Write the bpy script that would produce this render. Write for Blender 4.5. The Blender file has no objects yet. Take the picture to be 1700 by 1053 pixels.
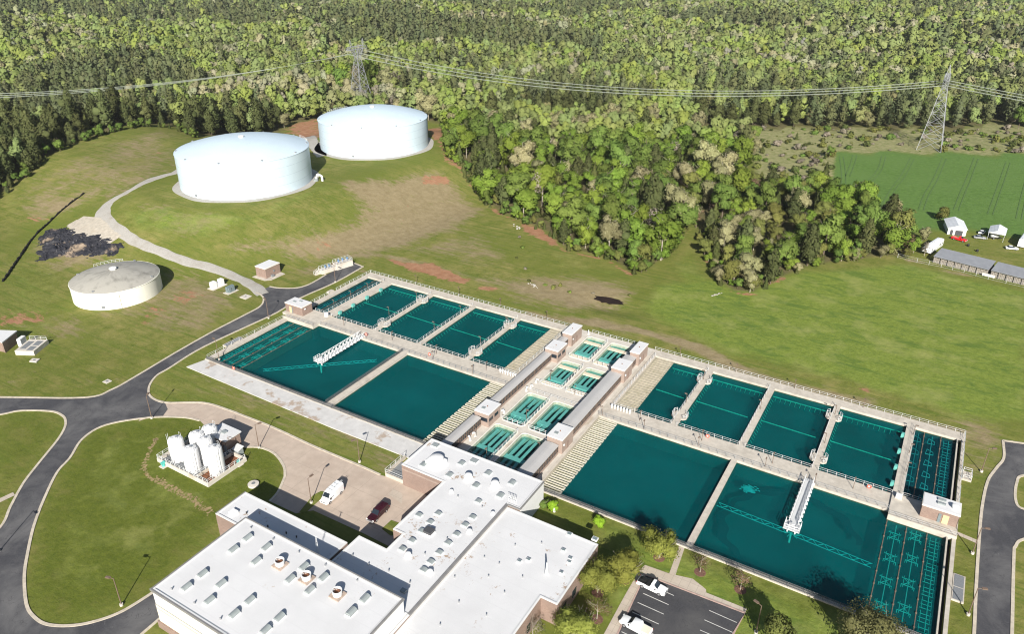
import bpy, math, random
import numpy as np
from mathutils import Vector
from mathutils.geometry import tessellate_polygon
rnd = random.Random(7)
NR = np.random.default_rng(11)
SC = bpy.context.scene
COL = SC.collection
R = math.radians
ORD = ['first', 'second', 'third', 'fourth', 'fifth', 'sixth', 'seventh', 'eighth', 'ninth', 'tenth', 'eleventh', 'twelfth',
       'thirteenth', 'fourteenth', 'fifteenth', 'sixteenth', 'seventeenth', 'eighteenth', 'nineteenth', 'twentieth']

# ------------------------------------------------------------------ camera model (drone at 108 m)
CAMH = 108.0
FPX = 1246.558
PITCH, ROLL, YAW = R(25.921574), R(0.234699), R(-30.78206)
_cy, _sy = math.cos(YAW), math.sin(YAW)
_cp, _sp = math.cos(PITCH), math.sin(PITCH)
FWD = np.array([_sy*_cp, _cy*_cp, -_sp])
_r = np.array([_cy, -_sy, 0.0])
_u = np.cross(_r, FWD)
RGT = math.cos(ROLL)*_r + math.sin(ROLL)*_u
UPV = -math.sin(ROLL)*_r + math.cos(ROLL)*_u
CPX, CPY = 850.0, 500.0

def unproj(x, y, z=0.0):
    d = FWD + RGT*(x-CPX)/FPX - UPV*(y-CPY)/FPX
    t = (z-CAMH)/d[2]
    return float(t*d[0]), float(t*d[1])

def proj(X, Y, Z):
    dx, dy, dz = X, Y, np.asarray(Z)-CAMH
    zz = dx*FWD[0]+dy*FWD[1]+dz*FWD[2]
    return (CPX+FPX*(dx*RGT[0]+dy*RGT[1]+dz*RGT[2])/zz, CPY-FPX*(dx*UPV[0]+dy*UPV[1]+dz*UPV[2])/zz)

# ------------------------------------------------------------------ terrain height
GZ = -0.4
def _seg(x, y, a, b):
    ax, ay = a; bx, by = b
    vx, vy = bx-ax, by-ay
    t = np.clip(((x-ax)*vx+(y-ay)*vy)/(vx*vx+vy*vy), 0, 1)
    return np.hypot(x-ax-t*vx, y-ay-t*vy)
def _fall(d, a, b):
    t = np.clip((b-d)/(b-a), 0, 1)
    return t*t*(3-2*t)
def hgt(x, y):
    x = np.asarray(x, float); y = np.asarray(y, float)
    h1 = 10.4*_fall(_seg(x, y, (-267, 216), (-259, 296)), 32, 87)
    h2 = 9.0*_fall(_seg(x, y, (-300, 220), (-420, 235)), 18, 82)
    h = np.maximum(h1, h2) + 0.15*np.minimum(h1, h2)
    h = np.minimum(h, 10.4)
    d = np.hypot(x, y)
    far = np.clip((d-420)/500, 0, 1)
    h = h + far*far*(7*np.sin(x/170+1.3)*np.cos(y/210)+5*np.sin((x+y)/120))
    # shallow swale and pond hollow behind the basins
    h = h - 1.1*np.exp(-(((x+85)/9)**2+((y-205)/5)**2))
    return GZ + h
def gnd(x, y):
    """pixel of the photograph -> point on the ground"""
    z = GZ
    for _ in range(12):
        X, Y = unproj(x, y, z)
        z = float(hgt(X, Y))
    return X, Y, z

# ------------------------------------------------------------------ mesh builder
class MB:
    def __init__(s): s.v = []; s.f = []; s.m = []; s.cm = 0
    def add(s, vs, fs):
        o = len(s.v); s.v += [tuple(map(float, p)) for p in vs]
        for f in fs: s.f.append(tuple(i+o for i in f)); s.m.append(s.cm)
        return s
    def box(s, x0, x1, y0, y1, z0, z1):
        v = [(x0,y0,z0),(x1,y0,z0),(x1,y1,z0),(x0,y1,z0),(x0,y0,z1),(x1,y0,z1),(x1,y1,z1),(x0,y1,z1)]
        return s.add(v, [(3,2,1,0),(4,5,6,7),(0,1,5,4),(1,2,6,5),(2,3,7,6),(3,0,4,7)])
    def obox(s, c, sz, rz=0.0, tilt=0.0):
        cx, cy, cz = c; a, b, h = sz[0]/2, sz[1]/2, sz[2]/2
        co, si = math.cos(rz), math.sin(rz); ct, st = math.cos(tilt), math.sin(tilt)
        v = []
        for z in (-h, h):
            for x, y in ((-a,-b),(a,-b),(a,b),(-a,b)):
                y2, z2 = y*ct-z*st, y*st+z*ct
                v.append((cx+x*co-y2*si, cy+x*si+y2*co, cz+z2))
        return s.add(v, [(3,2,1,0),(4,5,6,7),(0,1,5,4),(1,2,6,5),(2,3,7,6),(3,0,4,7)])
    def prism(s, poly, z0, z1):
        n = len(poly)
        if sum(poly[i][0]*poly[(i+1)%n][1]-poly[(i+1)%n][0]*poly[i][1] for i in range(n)) < 0: poly = poly[::-1]
        o = [(p[0],p[1],z0) for p in poly]+[(p[0],p[1],z1) for p in poly]
        tr = tessellate_polygon([[Vector((p[0],p[1],0)) for p in poly]])
        fs = []
        for t in tr:
            a, b, c = t
            cr = (poly[b][0]-poly[a][0])*(poly[c][1]-poly[a][1])-(poly[b][1]-poly[a][1])*(poly[c][0]-poly[a][0])
            if cr < 0: a, c = c, a
            fs += [(a+n,b+n,c+n),(c,b,a)]
        for i in range(n):
            j = (i+1)%n; fs.append((i,j,j+n,i+n))
        return s.add(o, fs)
    def sheet(s, poly, z):
        n = len(poly)
        tr = tessellate_polygon([[Vector((p[0],p[1],0)) for p in poly]])
        fs = []
        for a, b, c in tr:
            cr = (poly[b][0]-poly[a][0])*(poly[c][1]-poly[a][1])-(poly[b][1]-poly[a][1])*(poly[c][0]-poly[a][0])
            fs.append((a,b,c) if cr > 0 else (c,b,a))
        return s.add([(p[0],p[1],(p[2] if len(p)>2 else z)) for p in poly], fs)
    def quad(s, a, b, c, d): return s.add([a,b,c,d], [(0,1,2,3)])
    def lathe(s, prof, c=(0,0,0), n=24, cap0=True, cap1=True, axis='z'):
        vs = []; fs = []
        for r, z in prof:
            for k in range(n):
                a = 2*math.pi*k/n
                if axis == 'z': vs.append((c[0]+r*math.cos(a), c[1]+r*math.sin(a), c[2]+z))
                elif axis == 'x': vs.append((c[0]+z, c[1]+r*math.cos(a), c[2]+r*math.sin(a)))
                else: vs.append((c[0]+r*math.sin(a), c[1]+z, c[2]+r*math.cos(a)))
        m = len(prof)
        for i in range(m-1):
            for k in range(n):
                k2 = (k+1)%n; fs.append((i*n+k,i*n+k2,(i+1)*n+k2,(i+1)*n+k))
        if cap0: fs.append(tuple(range(n-1,-1,-1)))
        if cap1: fs.append(tuple((m-1)*n+k for k in range(n)))
        return s.add(vs, fs)
    def cyl(s, x, y, z0, z1, r, n=12, r1=None): return s.lathe([(r,z0),(r if r1 is None else r1,z1)], (x,y,0), n)
    def tube(s, pts, r, n=5, r1=None):
        pts = [Vector(p) for p in pts]; m = len(pts); vs = []; fs = []
        for i, p in enumerate(pts):
            d = (pts[min(i+1,m-1)]-pts[max(i-1,0)])
            d = d.normalized() if d.length > 1e-9 else Vector((0,0,1))
            a = d.cross(Vector((0,0,1)) if abs(d.z) < .92 else Vector((1,0,0))).normalized(); b = d.cross(a)
            rr = r if r1 is None else r+(r1-r)*i/max(1,m-1)
            for k in range(n):
                t = 2*math.pi*k/n; vs.append(p+a*(rr*math.cos(t))+b*(rr*math.sin(t)))
        for i in range(m-1):
            for k in range(n):
                k2 = (k+1)%n; fs.append((i*n+k,(i+1)*n+k,(i+1)*n+k2,i*n+k2))
        fs.append(tuple(range(n))); fs.append(tuple((m-1)*n+k for k in range(n-1,-1,-1)))
        return s.add(vs, fs)
    def bar(s, p, q, w, h=None):
        h = w if h is None else h
        p = Vector(p); q = Vector(q); d = (q-p).normalized()
        a = d.cross(Vector((0,0,1)) if abs(d.z) < .92 else Vector((1,0,0))).normalized(); b = a.cross(d)
        vs = [e+a*(sx*w/2)+b*(sy*h/2) for e in (p,q) for sx, sy in ((-1,-1),(1,-1),(1,1),(-1,1))]
        return s.add(vs, [(0,1,2,3),(7,6,5,4),(0,4,5,1),(1,5,6,2),(2,6,7,3),(3,7,4,0)])
    def ball(s, c, r, n=10, sx=1, sy=1, sz=1):
        m = max(4, n//2); vs = [(c[0],c[1],c[2]-r*sz)]; fs = []
        for i in range(1, m):
            ph = -math.pi/2+math.pi*i/m
            for k in range(n):
                t = 2*math.pi*k/n; vs.append((c[0]+r*sx*math.cos(ph)*math.cos(t), c[1]+r*sy*math.cos(ph)*math.sin(t), c[2]+r*sz*math.sin(ph)))
        vs.append((c[0],c[1],c[2]+r*sz)); top = len(vs)-1
        for k in range(n):
            k2 = (k+1)%n; fs.append((0,1+k2,1+k)); fs.append((top,1+(m-2)*n+k,1+(m-2)*n+k2))
            for i in range(m-2): fs.append((1+i*n+k,1+i*n+k2,1+(i+1)*n+k2,1+(i+1)*n+k))
        return s.add(vs, fs)
    def mesh(s, name, mats, off=(0,0,0), smooth=False):
        me = bpy.data.meshes.new(name)
        ox, oy, oz = off
        me.from_pydata([(x-ox,y-oy,z-oz) for x,y,z in s.v], [], s.f)
        for m in (mats if isinstance(mats, (list,tuple)) else [mats]): me.materials.append(m)
        if any(s.m): me.polygons.foreach_set('material_index', s.m)
        if smooth:
            me.polygons.foreach_set('use_smooth', [True]*len(me.polygons)); me.set_sharp_from_angle(angle=R(38))
        me.validate(); me.update()
        return me
    def build(s, name, mats, parent=None, world=False, smooth=False):
        off = (0,0,0)
        if world and parent is not None:
            p = parent; off = Vector((0,0,0))
            while p is not None: off = off+p.location; p = p.parent
        return link(name, s.mesh(name, mats, off, smooth), parent)

def link(name, me, parent=None):
    o = bpy.data.objects.new(name, me); COL.objects.link(o)
    if parent is not None: o.parent = parent
    return o
def tag(o, label=None, cat=None, group=None, kind=None):
    if label: o['label'] = label
    if cat: o['category'] = cat
    if group: o['group'] = group
    if kind: o['kind'] = kind
    return o
def thing(name, label, cat, loc=(0,0,0), rz=0.0, group=None):
    o = bpy.data.objects.new(name, None); COL.objects.link(o)
    o.empty_display_size = .3
    o.location = loc; o.rotation_euler = (0,0,rz)
    return tag(o, label, cat, group)
def struct(name, mb, mats, smooth=False):
    return tag(mb.build(name, mats, smooth=smooth), kind='structure')
KIDS = {}
def copy_thing(root, loc, rz=None, label=None, group=None, scale=None):
    if root.name not in KIDS: KIDS[root.name] = [(c, [g for g in bpy.data.objects if g.parent == c]) for c in bpy.data.objects if c.parent == root]
    r = root.copy(); COL.objects.link(r); r.location = loc
    if rz is not None: r.rotation_euler = (0,0,rz)
    if scale is not None: r.scale = scale
    if label: r['label'] = label
    if group: r['group'] = group
    for ch, gs in KIDS[root.name]:
        c = ch.copy(); COL.objects.link(c); c.parent = r
        for g in gs:
            d = g.copy(); COL.objects.link(d); d.parent = c
    return r

# ------------------------------------------------------------------ materials
def newmat(name):
    m = bpy.data.materials.new(name); m.use_nodes = True
    nt = m.node_tree
    for n in list(nt.nodes): nt.nodes.remove(n)
    out = nt.nodes.new('ShaderNodeOutputMaterial')
    return m, nt, out
def nd(nt, typ, **kw):
    n = nt.nodes.new(typ)
    for k, v in kw.items():
        if k.startswith('i_'): n.inputs[k[2:].replace('_', ' ')].default_value = v
        else: setattr(n, k, v)
    return n
def lk(nt, a, b): nt.links.new(a, b)
def c4(c): return (c[0], c[1], c[2], 1.0)
def noise(nt, vec, scale, detail=4, rough=.55, dist=0.0):
    n = nd(nt, 'ShaderNodeTexNoise'); n.inputs['Scale'].default_value = scale; n.inputs['Detail'].default_value = detail
    n.inputs['Roughness'].default_value = rough; n.inputs['Distortion'].default_value = dist
    lk(nt, vec, n.inputs['Vector']); return n.outputs['Fac']
def ramp(nt, fac, a, b, ca=(0,0,0), cb=(1,1,1)):
    r = nd(nt, 'ShaderNodeValToRGB'); r.color_ramp.elements[0].position = a; r.color_ramp.elements[1].position = b
    r.color_ramp.elements[0].color = c4(ca); r.color_ramp.elements[1].color = c4(cb)
    lk(nt, fac, r.inputs['Fac']); return r.outputs['Color']
def mix(nt, fac, a, b, mode='MIX'):
    m = nd(nt, 'ShaderNodeMix', data_type='RGBA', blend_type=mode)
    for sock, v in ((m.inputs[0], fac), (m.inputs[6], a), (m.inputs[7], b)):
        if isinstance(v, (int, float)): sock.default_value = v
        elif isinstance(v, tuple): sock.default_value = c4(v)
        else: lk(nt, v, sock)
    return m.outputs[2]
def mapped(nt, scale=(1,1,1), rot=0.0, coord='Object'):
    tc = nd(nt, 'ShaderNodeTexCoord'); mp = nd(nt, 'ShaderNodeMapping')
    mp.inputs['Scale'].default_value = scale; mp.inputs['Rotation'].default_value = (0,0,rot)
    lk(nt, tc.outputs[coord], mp.inputs['Vector']); return mp.outputs['Vector']
def wpos(nt): return nd(nt, 'ShaderNodeNewGeometry').outputs['Position']
def principled(nt, out, col, rough=.7, metal=0.0, spec=.3, bump=None, bstr=.2, bdist=.05):
    p = nd(nt, 'ShaderNodeBsdfPrincipled')
    if isinstance(col, tuple): p.inputs['Base Color'].default_value = c4(col)
    else: lk(nt, col, p.inputs['Base Color'])
    p.inputs['Roughness'].default_value = rough; p.inputs['Metallic'].default_value = metal
    p.inputs['Specular IOR Level'].default_value = spec
    if bump is not None:
        b = nd(nt, 'ShaderNodeBump'); b.inputs['Strength'].default_value = bstr; b.inputs['Distance'].default_value = bdist
        lk(nt, bump, b.inputs['Height']); lk(nt, b.outputs['Normal'], p.inputs['Normal'])
    lk(nt, p.outputs['BSDF'], out.inputs['Surface']); return p
def simple(name, col, var=.25, scale=1.0, rough=.7, metal=0.0, spec=.3, dirt=None, dscale=.3, dlo=.52, dhi=.72, bump=0.0):
    """base colour with fine mottling, plus optional larger patches of dirt colour"""
    m, nt, out = newmat(name); v = wpos(nt)
    f = noise(nt, v, scale, 5)
    lo = tuple(max(0, c*(1-var)) for c in col); hi = tuple(min(1, c*(1+var*.6)) for c in col)
    c = ramp(nt, f, .3, .7, lo, hi)
    if dirt is not None:
        c = mix(nt, ramp(nt, noise(nt, v, dscale, 6, .65), dlo, dhi), c, dirt)
    principled(nt, out, c, rough, metal, spec, f if bump else None, bump)
    return m
M = {}
M['concrete'] = simple('concrete', (.51,.465,.40), .14, .9, .85, dirt=(.34,.30,.25), dscale=.25, dlo=.5, dhi=.8)
M['pale_concrete'] = simple('pale_concrete', (.55,.51,.45), .12, .6, .85, dirt=(.40,.34,.27), dscale=.09, dlo=.56, dhi=.66)
M['apron'] = simple('apron_concrete', (.54,.53,.515), .12, .5, .8, dirt=(.38,.31,.25), dscale=.16, dlo=.56, dhi=.62)
M['kerb'] = simple('kerb_concrete', (.52,.46,.37), .2, 1.2, .85)
M['red_kerb'] = simple('painted_kerb', (.42,.30,.26), .2, 1.2, .8)
M['trough'] = simple('trough_concrete', (.37,.335,.26), .18, 1.5, .8, dirt=(.24,.22,.14), dscale=.6, dlo=.5, dhi=.8)
M['white_paint'] = simple('white_paint', (.72,.72,.715), .06, 2, .5)
M['rail_white'] = simple('galvanised_rail', (.58,.59,.59), .08, 3, .45, metal=.1)
M['grey_metal'] = simple('grey_metal', (.42,.43,.44), .15, 2, .45, metal=.5)
M['dark_metal'] = simple('dark_metal', (.05,.045,.04), .3, 2, .5, metal=.2)
M['brown_post'] = simple('brown_post', (.17,.12,.09), .25, 3, .6)
M['steel_lattice'] = simple('lattice_steel', (.32,.33,.34), .1, 2, .5, metal=.3)
M['wire'] = simple('conductor', (.30,.33,.27), .05, 2, .5, metal=.2)
M['teal_paint'] = simple('teal_paint', (.17,.80,.78), .25, 1.5, .6)
M['teal_light'] = simple('light_teal_paint', (.25,.72,.64), .2, 1.5, .6)
M['teal_box'] = simple('teal_box', (.10,.46,.42), .2, 1.5, .5)
M['teal_pipe'] = simple('submerged_pipe', (.16,.66,.48), .35, .8, .7)
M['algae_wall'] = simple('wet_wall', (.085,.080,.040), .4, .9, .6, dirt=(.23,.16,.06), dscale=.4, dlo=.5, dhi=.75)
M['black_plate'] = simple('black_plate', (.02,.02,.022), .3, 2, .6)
M['glass'] = simple('window_glass', (.022,.030,.040), .2, 1, .12, spec=.35)
M['door_tan'] = simple('tan_door', (.62,.47,.28), .08, 1, .6)
M['fence_dark'] = simple('chain_link', (.13,.135,.14), .15, 2, .5, metal=.3)
M['louvre'] = simple('louvre_grey', (.20,.21,.22), .2, 5, .6)
M['skylight'] = simple('skylight_dome', (.27,.30,.30), .1, 1, .18, spec=.5)
M['dark_unit'] = simple('roof_unit_dark', (.07,.07,.075), .2, 3, .5)
M['tank_white'] = simple('tank_white', (.54,.645,.72), .035, .12, .42, dirt=(.48,.59,.67), dscale=.07, dlo=.5, dhi=.9)
M['tank_cream'] = simple('tank_cream', (.76,.75,.66), .05, .3, .6, dirt=(.52,.52,.45), dscale=.22, dlo=.6, dhi=.9)
M['silo_white'] = simple('silo_white', (.74,.74,.74), .03, 1, .35)
M['rust'] = simple('rusty_floor', (.20,.085,.045), .35, 1.5, .8)
M['pink_rust'] = simple('rusty_grate', (.42,.33,.27), .35, 2.0, .8)
M['red_ring'] = simple('life_ring_orange', (.75,.12,.06), .1, 3, .5)
M['tyre'] = simple('tyre_rubber', (.018,.018,.02), .2, 4, .8)
M['rim_metal'] = simple('wheel_rim', (.50,.50,.52), .1, 4, .35, metal=.6)
M['car_white'] = simple('car_white', (.82,.83,.84), .02, 1, .22, spec=.5)
M['car_maroon'] = simple('car_maroon', (.032,.006,.010), .1, 1, .25, spec=.5)
M['car_red'] = simple('car_red', (.60,.018,.022), .08, 1, .25, spec=.5)
M['car_silver'] = simple('car_silver', (.42,.43,.45), .08, 1, .3, metal=.4)
M['bed_black'] = simple('bed_liner', (.015,.015,.016), .3, 5, .7)
M['lamp_glass'] = simple('lamp_lens', (.75,.75,.72), .05, 2, .2, spec=.5)
M['tail_red'] = simple('tail_lens', (.45,.02,.02), .05, 2, .25)
M['amber'] = simple('amber_paint', (.75,.55,.10), .1, 2, .5)
M['bark'] = simple('bark', (.16,.125,.095), .35, 3, .9)
M['pale_bark'] = simple('pale_bark', (.36,.32,.26), .3, 3, .9)
M['mulch'] = simple('mulch', (.16,.085,.06), .4, 2.5, .95)
M['mark_white'] = simple('road_paint', (.62,.61,.58), .25, 1.3, .7)
M['pond'] = simple('pond_water', (.026,.015,.011), .3, .5, .35, spec=.15)
M['blue_valve'] = simple('blue_valve', (.10,.20,.36), .2, 2, .5)
M['wood_grey'] = simple('weathered_wood', (.27,.245,.225), .5, 2.2, .9)
M['green_box'] = simple('grey_green_box', (.17,.215,.225), .15, 2, .5)
M['black_fabric'] = simple('black_silt_fabric', (.012,.012,.012), .3, 2, .85)

def brick_mat(name, c1, c2, band=True):
    m, nt, out = newmat(name)
    tc = nd(nt, 'ShaderNodeTexCoord')
    sep = nd(nt, 'ShaderNodeSeparateXYZ'); lk(nt, wpos(nt), sep.inputs[0])
    ad = nd(nt, 'ShaderNodeMath', operation='ADD'); lk(nt, sep.outputs[0], ad.inputs[0]); lk(nt, sep.outputs[1], ad.inputs[1])
    cb = nd(nt, 'ShaderNodeCombineXYZ'); lk(nt, ad.outputs[0], cb.inputs[0]); lk(nt, sep.outputs[2], cb.inputs[1])
    b = nd(nt, 'ShaderNodeTexBrick'); b.inputs['Scale'].default_value = 1.0
    b.inputs['Brick Width'].default_value = .42; b.inputs['Row Height'].default_value = .21; b.inputs['Mortar Size'].default_value = .015
    b.inputs['Color1'].default_value = c4(c1); b.inputs['Color2'].default_value = c4(c2); b.inputs['Mortar'].default_value = c4(tuple(min(1, x*1.3) for x in c1))
    lk(nt, cb.outputs[0], b.inputs['Vector'])
    col = b.outputs['Color']
    col = mix(nt, ramp(nt, noise(nt, wpos(nt), .35, 5), .35, .75), col, tuple(x*.8 for x in c1))
    principled(nt, out, col, .85, bump=b.outputs['Fac'], bstr=.15, bdist=.02)
    return m
M['brick'] = brick_mat('brown_brick', (.275,.200,.165), (.225,.155,.128))
M['tan_brick'] = brick_mat('tan_brick', (.34,.262,.220), (.29,.22,.185))
M['cream_panel'] = simple('cream_panel', (.70,.66,.54), .06, .4, .6)
M['white_panel'] = simple('white_panel', (.66,.66,.65), .05, .5, .5, dirt=(.62,.60,.56), dscale=.2, dlo=.5, dhi=.9)
M['stone_panel'] = simple('stone_panel', (.66,.63,.57), .08, .8, .7)

def roof_mat(name, base, dirt, dlo, seams=True, ang=0.0):
    m, nt, out = newmat(name); v = wpos(nt)
    c = ramp(nt, noise(nt, v, .25, 5), .3, .75, tuple(x*.93 for x in base), base)
    n1 = noise(nt, v, .16, 2, .5); n2 = noise(nt, v, 1.4, 6, .7)
    mul = nd(nt, 'ShaderNodeMath', operation='MULTIPLY'); lk(nt, n1, mul.inputs[0]); lk(nt, n2, mul.inputs[1])
    c = mix(nt, ramp(nt, mul.outputs[0], dlo, dlo+.045), c, dirt)
    if seams:
        w = nd(nt, 'ShaderNodeTexWave', wave_type='BANDS', bands_direction='Y'); w.inputs['Scale'].default_value = .11; w.inputs['Distortion'].default_value = .15
        lk(nt, v, w.inputs['Vector'])
        c = mix(nt, ramp(nt, w.outputs['Fac'], .985, 1.0), c, tuple(x*.92 for x in base))
    c = mix(nt, ramp(nt, noise(nt, v, .055, 5, .6), .50, .72), c, tuple(x*.86 for x in base))
    principled(nt, out, c, .55)
    return m
M['roof_white'] = roof_mat('roof_membrane', (.64,.64,.645), (.36,.27,.20), .35)
M['roof_clean'] = roof_mat('roof_clean_membrane', (.66,.66,.665), (.50,.44,.38), .40)
M['roof_grey'] = roof_mat('gallery_roof', (.44,.43,.42), (.35,.33,.31), .42, seams=True)
def metal_roof(name, base, sc=.9, d='X'):
    m, nt, out = newmat(name); v = wpos(nt)
    w = nd(nt, 'ShaderNodeTexWave', wave_type='BANDS', bands_direction=d); w.inputs['Scale'].default_value = sc; lk(nt, v, w.inputs['Vector'])
    c = mix(nt, ramp(nt, w.outputs['Fac'], .75, 1.0), base, tuple(x*.72 for x in base))
    c = mix(nt, ramp(nt, noise(nt, v, .3, 4), .4, .8), c, tuple(x*.8 for x in base))
    principled(nt, out, c, .5, metal=.2, bump=w.outputs['Fac'], bstr=.3)
    return m
M['shed_roof'] = metal_roof('shed_roof_metal', (.33,.34,.36))
M['canopy_roof'] = metal_roof('white_canopy_metal', (.80,.82,.84), .7)

def grime_roof():
    m, nt, out = newmat('grimy_tank_roof')
    tc = nd(nt, 'ShaderNodeTexCoord'); v = tc.outputs['Object']
    g = nd(nt, 'ShaderNodeTexGradient', gradient_type='RADIAL'); lk(nt, v, g.inputs['Vector'])
    cb = nd(nt, 'ShaderNodeCombineXYZ'); lk(nt, g.outputs['Fac'], cb.inputs[0])
    ln = nd(nt, 'ShaderNodeVectorMath', operation='LENGTH'); lk(nt, v, ln.inputs[0])
    sc = nd(nt, 'ShaderNodeMath', operation='MULTIPLY'); sc.inputs[1].default_value = .02; lk(nt, ln.outputs['Value'], sc.inputs[0]); lk(nt, sc.outputs[0], cb.inputs[1])
    streak = noise(nt, cb.outputs[0], 26, 5, .6)
    blotch = noise(nt, v, .16, 5, .6)
    ad = nd(nt, 'ShaderNodeMath', operation='ADD'); lk(nt, streak, ad.inputs[0]); lk(nt, blotch, ad.inputs[1])
    c = ramp(nt, ad.outputs[0], .60, 1.40, (.18,.173,.152), (.36,.345,.305))
    principled(nt, out, c, .7)
    return m
M['grime_roof'] = grime_roof()

def asphalt_mat(name, base, pale):
    m, nt, out = newmat(name); v = wpos(nt)
    c = ramp(nt, noise(nt, v, 3.0, 4, .7), .3, .7, tuple(x*.8 for x in base), tuple(x*1.2 for x in base))
    c = mix(nt, ramp(nt, noise(nt, v, .085, 7, .68, .5), .42, .68), c, pale)
    c = mix(nt, ramp(nt, noise(nt, v, .55, 8, .75, .6), .62, .78), c, tuple(x*1.35 for x in pale))
    vo = nd(nt, 'ShaderNodeTexVoronoi', feature='DISTANCE_TO_EDGE'); vo.inputs['Scale'].default_value = .11
    nv = nd(nt, 'ShaderNodeTexNoise'); nv.inputs['Scale'].default_value = .4; lk(nt, v, nv.inputs['Vector'])
    av = nd(nt, 'ShaderNodeVectorMath', operation='MULTIPLY_ADD'); lk(nt, nv.outputs['Color'], av.inputs[0]); av.inputs[1].default_value = (9,9,9); lk(nt, v, av.inputs[2])
    lk(nt, av.outputs[0], vo.inputs['Vector'])
    c = mix(nt, ramp(nt, vo.outputs['Distance'], .002, .007, (.55,.55,.55), (0,0,0)), c, (.03,.03,.032))
    principled(nt, out, c, .85)
    return m
M['asphalt'] = asphalt_mat('asphalt', (.056,.056,.062), (.135,.132,.132))
M['asphalt_lot'] = asphalt_mat('parking_asphalt', (.052,.052,.057), (.088,.086,.086))
def slab_mat(name, base, jx, jy, dirt):
    m, nt, out = newmat(name); v = wpos(nt)
    c = ramp(nt, noise(nt, v, .6, 5), .3, .7, tuple(x*.9 for x in base), tuple(x*1.07 for x in base))
    c = mix(nt, ramp(nt, noise(nt, v, .12, 6, .6), .5, .78), c, dirt)
    b = nd(nt, 'ShaderNodeTexBrick'); b.offset = 0.0; b.inputs['Scale'].default_value = 1; b.inputs['Brick Width'].default_value = jx; b.inputs['Row Height'].default_value = jy
    b.inputs['Mortar Size'].default_value = .035; b.inputs['Mortar Smooth'].default_value = .3
    lk(nt, v, b.inputs['Vector'])
    c = mix(nt, b.outputs['Fac'], c, tuple(x*.68 for x in base))
    principled(nt, out, c, .85); return m
M['drive'] = slab_mat('driveway_concrete', (.46,.375,.305), 6.3, 7.2, (.38,.30,.24))
M['walk'] = slab_mat('sidewalk_concrete', (.47,.405,.335), 1.6, 1.6, (.40,.33,.26))
M['gravel'] = simple('gravel', (.40,.38,.345), .22, 3.5, .95, dirt=(.31,.285,.24), dscale=.22, dlo=.48, dhi=.75)
M['sand'] = simple('sand_spoil', (.45,.405,.335), .2, .8, .95, dirt=(.42,.36,.28), dscale=.25, dlo=.55, dhi=.75)

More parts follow.
